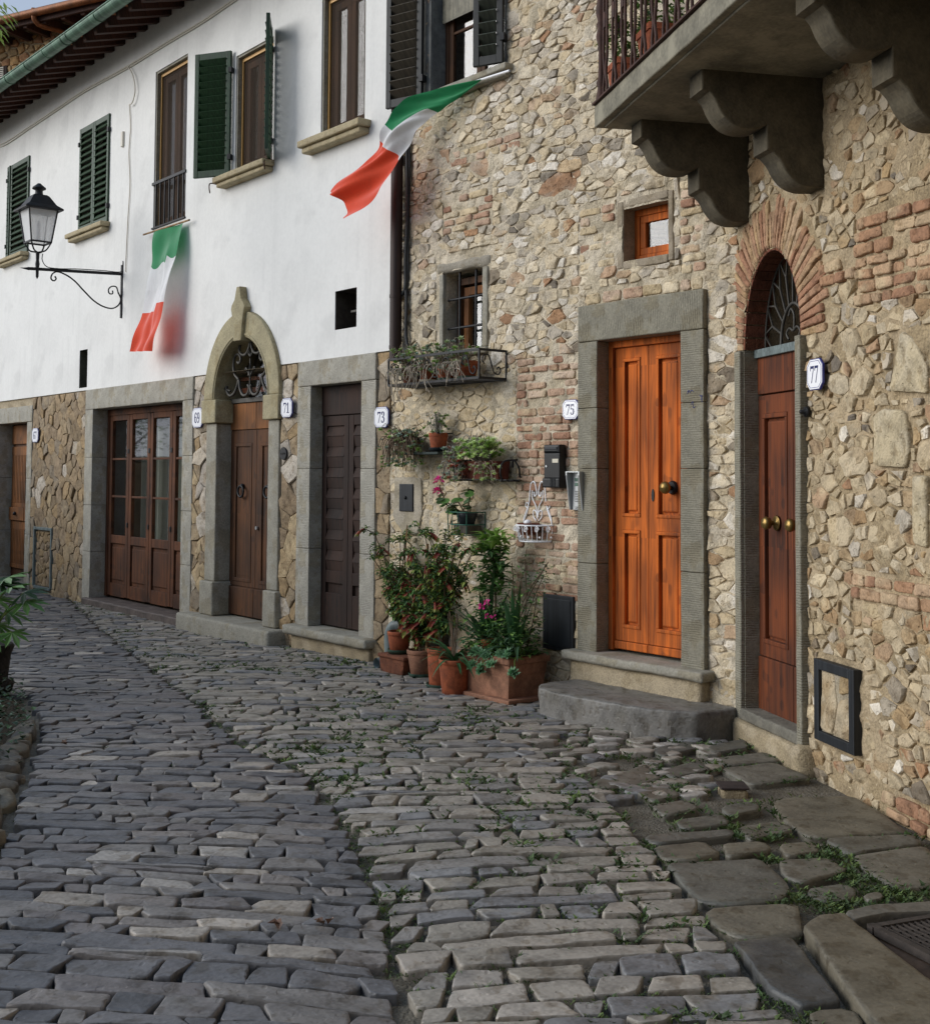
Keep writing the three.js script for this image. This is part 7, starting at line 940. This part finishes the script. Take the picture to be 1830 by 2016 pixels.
  part(t, 'stems', st.out(), M.stem); part(t, 'leaves', lf.out(), M.leaf);
  const iv = new G(); srand(73); for (let i = 0; i < 4200; i++) { const Z = rr(5.2, 9.4), d = Math.pow(R(), 0.8) * 1.6 + (Z < 7.0 ? 0.16 : 0.02), x = lineX(E, Z) - d, y = gH(x, Z) + 0.25 * sst(0, 0.7, d) + rr(0.0, 0.16); leafG(iv, [x, y, -Z], rdir(-0.2, 0.7), [0, 1, 0], rr(0.03, 0.06), rr(0.025, 0.045), vary(R() < 0.75 ? col('#27421f') : col('#3a5a2a'), 0.35), 0.15); }
  const im = new THREE.Mesh(iv.out(), M.leaf); im.name = 'ground_cover'; im.userData = { kind: 'stuff', label: 'dark green leafy ground cover along the garden edge', category: 'ground cover' }; im.castShadow = im.receiveShadow = true; scene.add(im);
}
{ // tree whose leaves hang into the top corner
  const rd = ray(-40, 10), tt = 12 / -rd.z, c = [rd.x * tt, EYE + rd.y * tt, rd.z * tt], t = thing('garden_tree', 'light green leafy tree at the street edge, before the eaves', 'tree', W, [c[0] - 0.6, 0, c[2]]); srand(81); const g = new G(), st = new G(); st.tube([[c[0] - 0.6, -0.2, c[2]], [c[0] - 0.65, 2.5, c[2] + 0.1], [c[0] - 0.5, 4.4, c[2]], [c[0] - 0.1, 5.6, c[2]]], 0.09, cG.bark, 20, 9); for (let i = 0; i < 9; i++) { const e = [c[0] + rr(-1.5, 0.1), c[1] + rr(-0.7, 1.6), c[2] + rr(-0.9, 0.9)]; st.tube([[c[0] - 0.5, 4.2, c[2]], [lerp(c[0] - 0.5, e[0], 0.6), lerp(4.4, e[1], 0.6), lerp(c[2], e[2], 0.5)], e], 0.025, cG.bark, 10, 6); for (let k = 0; k < 60; k++) { leafG(g, [e[0] + rr(-0.35, 0.3), e[1] + rr(-0.35, 0.35), e[2] + rr(-0.35, 0.35)], rdir(-0.8, 0.3), [0, 1, 0], rr(0.1, 0.17), rr(0.03, 0.05), vary(R() < 0.6 ? cG.lt : cG.yl, 0.25), 0.25); } } for (const [px, py] of [[8, 8], [20, 22], [2, 28], [14, 40], [-4, 50], [10, 55], [25, 8], [4, 75]]) { const q = ray(px - 8, py), u = 12 / -q.z; for (let k = 0; k < 3; k++) leafG(g, [q.x * u + rr(-0.05, 0.02), EYE + q.y * u + rr(-0.04, 0.04), q.z * u], [rr(0.3, 1), rr(-1, -0.2), rr(-0.4, 0.4)], [0, 1, 0.4], rr(0.11, 0.17), 0.035, vary(col('#9db04c'), 0.2), 0.2); } part(t, 'trunk', st.out(), M.stem); part(t, 'crown', g.out(), M.leaf);
}
// ---------------------------------------------------------------- ironwork in the ground
{
  const P = [[1590, 1492], [1860, 1462], [1860, 1700]].map(v => gnd(...Zm(...v), 0.05)), o = P[0], ex = [P[1][0] - o[0], P[1][1] - o[1]], l = Math.hypot(...ex); ex[0] /= l; ex[1] /= l; const ez = [ex[1], -ex[0]], t = thing('drain_grate', 'rusty iron mesh grate behind the low kerb', 'grate', W, [o[0], gH(...o), -o[1]]); const g = new G(), at = (u, v, h) => [o[0] + ex[0] * u + ez[0] * v, gH(...o) + h, -(o[1] + ex[1] * u + ez[1] * v)];
  g.quad(at(-0.1, -0.05, 0.012), at(-0.1, 1.2, 0.012), at(1.4, 1.2, 0.012), at(1.4, -0.05, 0.012)); part(t, 'pit', g.out(), mat('#5a4a3f', { r: 0.95, map: 'grime', s: 3 })); const b = new G(); for (let i = 0; i < 44; i++) b.bar(at(0.01 + i * 0.028, 0, 0.036), at(0.01 + i * 0.028, 1.15, 0.036), 0.006, 0.02); for (let i = 0; i < 22; i++) b.bar(at(0, 0.02 + i * 0.05, 0.034), at(1.3, 0.02 + i * 0.05, 0.034), 0.008, 0.016); part(t, 'mesh', b.out(), M.grateM); const f = new G(); f.bar(at(-0.02, 0, 0.035), at(1.35, 0, 0.035), 0.03, 0.03); f.bar(at(0, -0.02, 0.036), at(0, 1.2, 0.036), 0.03, 0.03); part(t, 'frame', f.out(), M.grateM);
  const q = gnd(1441, 1547, 0.04), c = thing('cover_plate', 'small rusty iron cover plate raised on a concrete collar', 'cover', W, [q[0], gH(...q), -q[1]]); part(c, 'collar', new G().geo(roughBox(q[0] - 0.07, q[0] + 0.07, gH(...q) - 0.05, gH(...q) + 0.035, -q[1] - 0.07, -q[1] + 0.07, 0.012, 0.004, 0.03)).out(), M.render); part(c, 'lid', B1(q[0] - 0.075, q[0] + 0.075, gH(...q) + 0.035, gH(...q) + 0.047, -q[1] - 0.075, -q[1] + 0.075, 0.004), mat('#3d3230', { map: 'grime', s: 4 }));
}
// ---------------------------------------------------------------- grass and weeds in the joints, a few fallen leaves
{
  srand(91); const g = new G(); for (let i = 0; i < 7; i++) { const a = rr(0, 6.28), L = rr(0.5, 1), d = [Math.cos(a) * 0.6, 1, Math.sin(a) * 0.6]; leafG(g, [rr(-0.3, 0.3), 0, rr(-0.3, 0.3)], d, [0.1, 0.2, 1], L, rr(0.1, 0.2), [1, 1, 1], 0.35, 0.1); }
  const tuft = g.out(), list = []; for (const [x, z, k] of jointPts) { const w = fbm(x * 1.4 + 7, z * 1.4, 44, 3), far = sst(14, 6, z); const thr = k > 0.5 ? 0.27 : 0.58; if (w > thr && R() < (k > 0.5 ? 0.62 : 0.3) * (0.4 + 0.6 * far)) list.push([x, z, rr(0.014, 0.032) * (1 + 1.3 * sst(thr + 0.08, thr + 0.28, w)) * (k > 0.5 ? 1 : 0.7)]); }
  for (let i = 0; i < seam.length - 1; i++) for (let k = 0; k < 110; k++) { const u = R(), z = lerp(seam[i][1], seam[i + 1][1], u), x = lerp(seam[i][0], seam[i + 1][0], u) + rr(-0.03, 0.07); if (fbm(x * 3, z * 3, 45, 2) > 0.46) list.push([x, z, rr(0.010, 0.024)]); } for (let i = 0; i < flagEdge.length - 1; i++) for (let k = 0; k < 60; k++) { const u = R(), z = lerp(flagEdge[i][1], flagEdge[i + 1][1], u), x = lerp(flagEdge[i][0], flagEdge[i + 1][0], u) + rr(-0.05, 0.05); if (fbm(x * 3, z * 3, 46, 2) > 0.42) list.push([x, z, rr(0.012, 0.035)]); }
  // weeds at the wall foot and round the flags
  const clump = (px, py, n, r, h0, h1) => { const c = gnd(px, py, 0.01); for (let i = 0; i < n; i++) { const a = rr(0, 6.28), q = r * Math.sqrt(R()); list.push([c[0] + Math.cos(a) * q * 1.6, c[1] + Math.sin(a) * q, rr(h0, h1)]); } };
  for (const [u, v] of [[1340, 1180], [1400, 1200], [1460, 1240], [1510, 1280], [1560, 1320], [1640, 1345], [1700, 1365], [1770, 1368], [1310, 1400], [1250, 1350], [1380, 1410], [1440, 1405]]) clump(...Zm(u, v), 40, 0.11, 0.02, 0.06); for (const [px, py] of [[120, 1195], [190, 1200], [150, 1198], [260, 1212], [395, 1250], [540, 1268], [620, 1278], [690, 1300], [660, 1295], [460, 1258], [300, 1222], [1195, 1490], [1290, 1500], [1390, 1470]]) clump(px, py, 26, 0.1, 0.02, 0.05); clump(...Zm(1090, 1100), 60, 0.12, 0.02, 0.07); clump(...Zm(1140, 1225), 24, 0.05, 0.02, 0.06);
  const im = new THREE.InstancedMesh(tuft, new THREE.MeshPhysicalMaterial({ color: 0xffffff, roughness: 0.7, transmission: 0.2, thickness: 0, side: THREE.DoubleSide }), list.length), m = new THREE.Matrix4(), q = new THREE.Quaternion(), cl = new THREE.Color(); list.forEach(([x, z, h], i) => { q.setFromEuler(new THREE.Euler(0, rr(0, 6.28), 0)); m.compose(V3(x, gH(x, z) + 0.008, -z), q, V3(h * 1.2, h, h * 1.2)); im.setMatrixAt(i, m); const c = R() < 0.7 ? col('#3c5424') : col('#566b2c'); cl.setRGB(...vary(c, 0.35)); im.setColorAt(i, cl); });
  im.name = 'grass'; im.userData = { kind: 'stuff', label: 'short green grass and weeds growing in the paving joints', category: 'grass' }; im.castShadow = im.receiveShadow = true; scene.add(im);
  for (const [px, py, lab] of [[641, 1818, 'curled orange-brown dead leaf lying beside the long flat paving stone'], [131, 1468, 'curled brown dead leaf on the paving by the garden edge'], [552, 1822, 'flat brown dead leaf in a paving joint']]) { const c = gnd(px, py, 0.03), y = gH(...c) + 0.036, t = thing('dead_leaf', lab, 'leaf', W, [c[0], y, -c[1]]), g2 = new G(); srand(px); for (let k = 0; k < 3; k++) leafG(g2, [c[0] + rr(-0.01, 0.01), y, -c[1]], [rr(-1, 1), rr(0, 0.4), rr(-1, 1)], [0, 1, 0], 0.05, 0.035, vary(col('#70503a'), 0.2), 0.1, 0.4); part(t, 'blade', g2.out(), M.leaf); }
}

// ---------------------------------------------------------------- across the street, left of the view: garden wall and low trees (mirrored in the panes)
{
  const D = frame(-7.0, -9.0, -0.30, -0.95), t = thing('garden_wall', 'low rubble garden wall across the street from the glazed door', 'wall', D); part(t, 'wall', new G().geo(roughBox(-1, 16, -0.4, 1.9, -0.4, 0, 0.02, 0.02, 0.25)).out(), mat('#8d8270', { map: 'stone', bump: 'stoneB', bs: 0.03, s: 0.8 })); part(t, 'coping', RB(-1, 16, 1.9, 1.99, -0.45, 0.05, 0.02, 0.008, 0.2), M.serenaPl);
  [[1.5, -1.6, 2.9], [5.5, -2.2, 3.1], [9.5, -1.8, 3.0], [13.5, -2.0, 3.2]].forEach(([s, n, h], i) => { const c = thing('garden_tree', ['small dark garden tree behind the low wall opposite', 'bushy garden tree behind the wall opposite the slotted door', 'round garden tree behind the wall opposite the glazed door', 'broad garden tree at the far end of the wall opposite'][i], 'tree', D, [s, 0, n]); srand(600 + i); const g = new G(), st = new G(); st.tube([[s, -0.2, n], [s + 0.1, 1.2, n], [s, 2.2, n]], 0.09, cG.bark, 10, 8); for (let b = 0; b < 14; b++) { const d = rdir(-0.1, 1), e = [s + d[0] * 1.1, 2.2 + d[1] * (h - 2.2), n + d[2] * 1.0]; st.tube([[s, 1.8, n], e], 0.02, cG.bark, 1, 5); for (let k = 0; k < 90; k++) leafG(g, [e[0] + rr(-0.5, 0.5), e[1] + rr(-0.45, 0.4), e[2] + rr(-0.5, 0.5)], rdir(-0.5, 0.6), [0, 1, 0], rr(0.08, 0.14), rr(0.05, 0.08), vary(R() < 0.6 ? cG.dk : cG.md, 0.3), 0.2); } part(c, 'trunk', st.out(), M.stem); part(c, 'crown', g.out(), M.leaf); });
}

{ // unseen house added behind the viewer to block light from camera-facing sides
  const E = frame(6, 5.5, -1, -0.12), t = thing('lane_house', 'plain old stone house closing the lane opposite the two flags', 'house', E); part(t, 'wall', B1(-3, 12, -0.4, 7.5, -5, 0), mat('#8f846f', { map: 'stone', bump: 'stoneB', bs: 0.03, s: 0.5 })); part(t, 'roof', new G().geo(extr([[0.6, 7.4], [-5.6, 7.4], [-2.5, 8.6]], -3.4, 12.4).rotateY(-Math.PI / 2).scale(-1, 1, 1)).out(), M.tile);
  for (const s of [1, 4.5, 8]) { const w = part(t, 'window', B1(s, s + 1, 3.4, 4.8, 0, 0.04), M.woodW); part(w, 'pane', B1(s + 0.08, s + 0.92, 3.48, 4.72, 0.04, 0.05), M.panel); }
}
renderer.render(scene, camera);
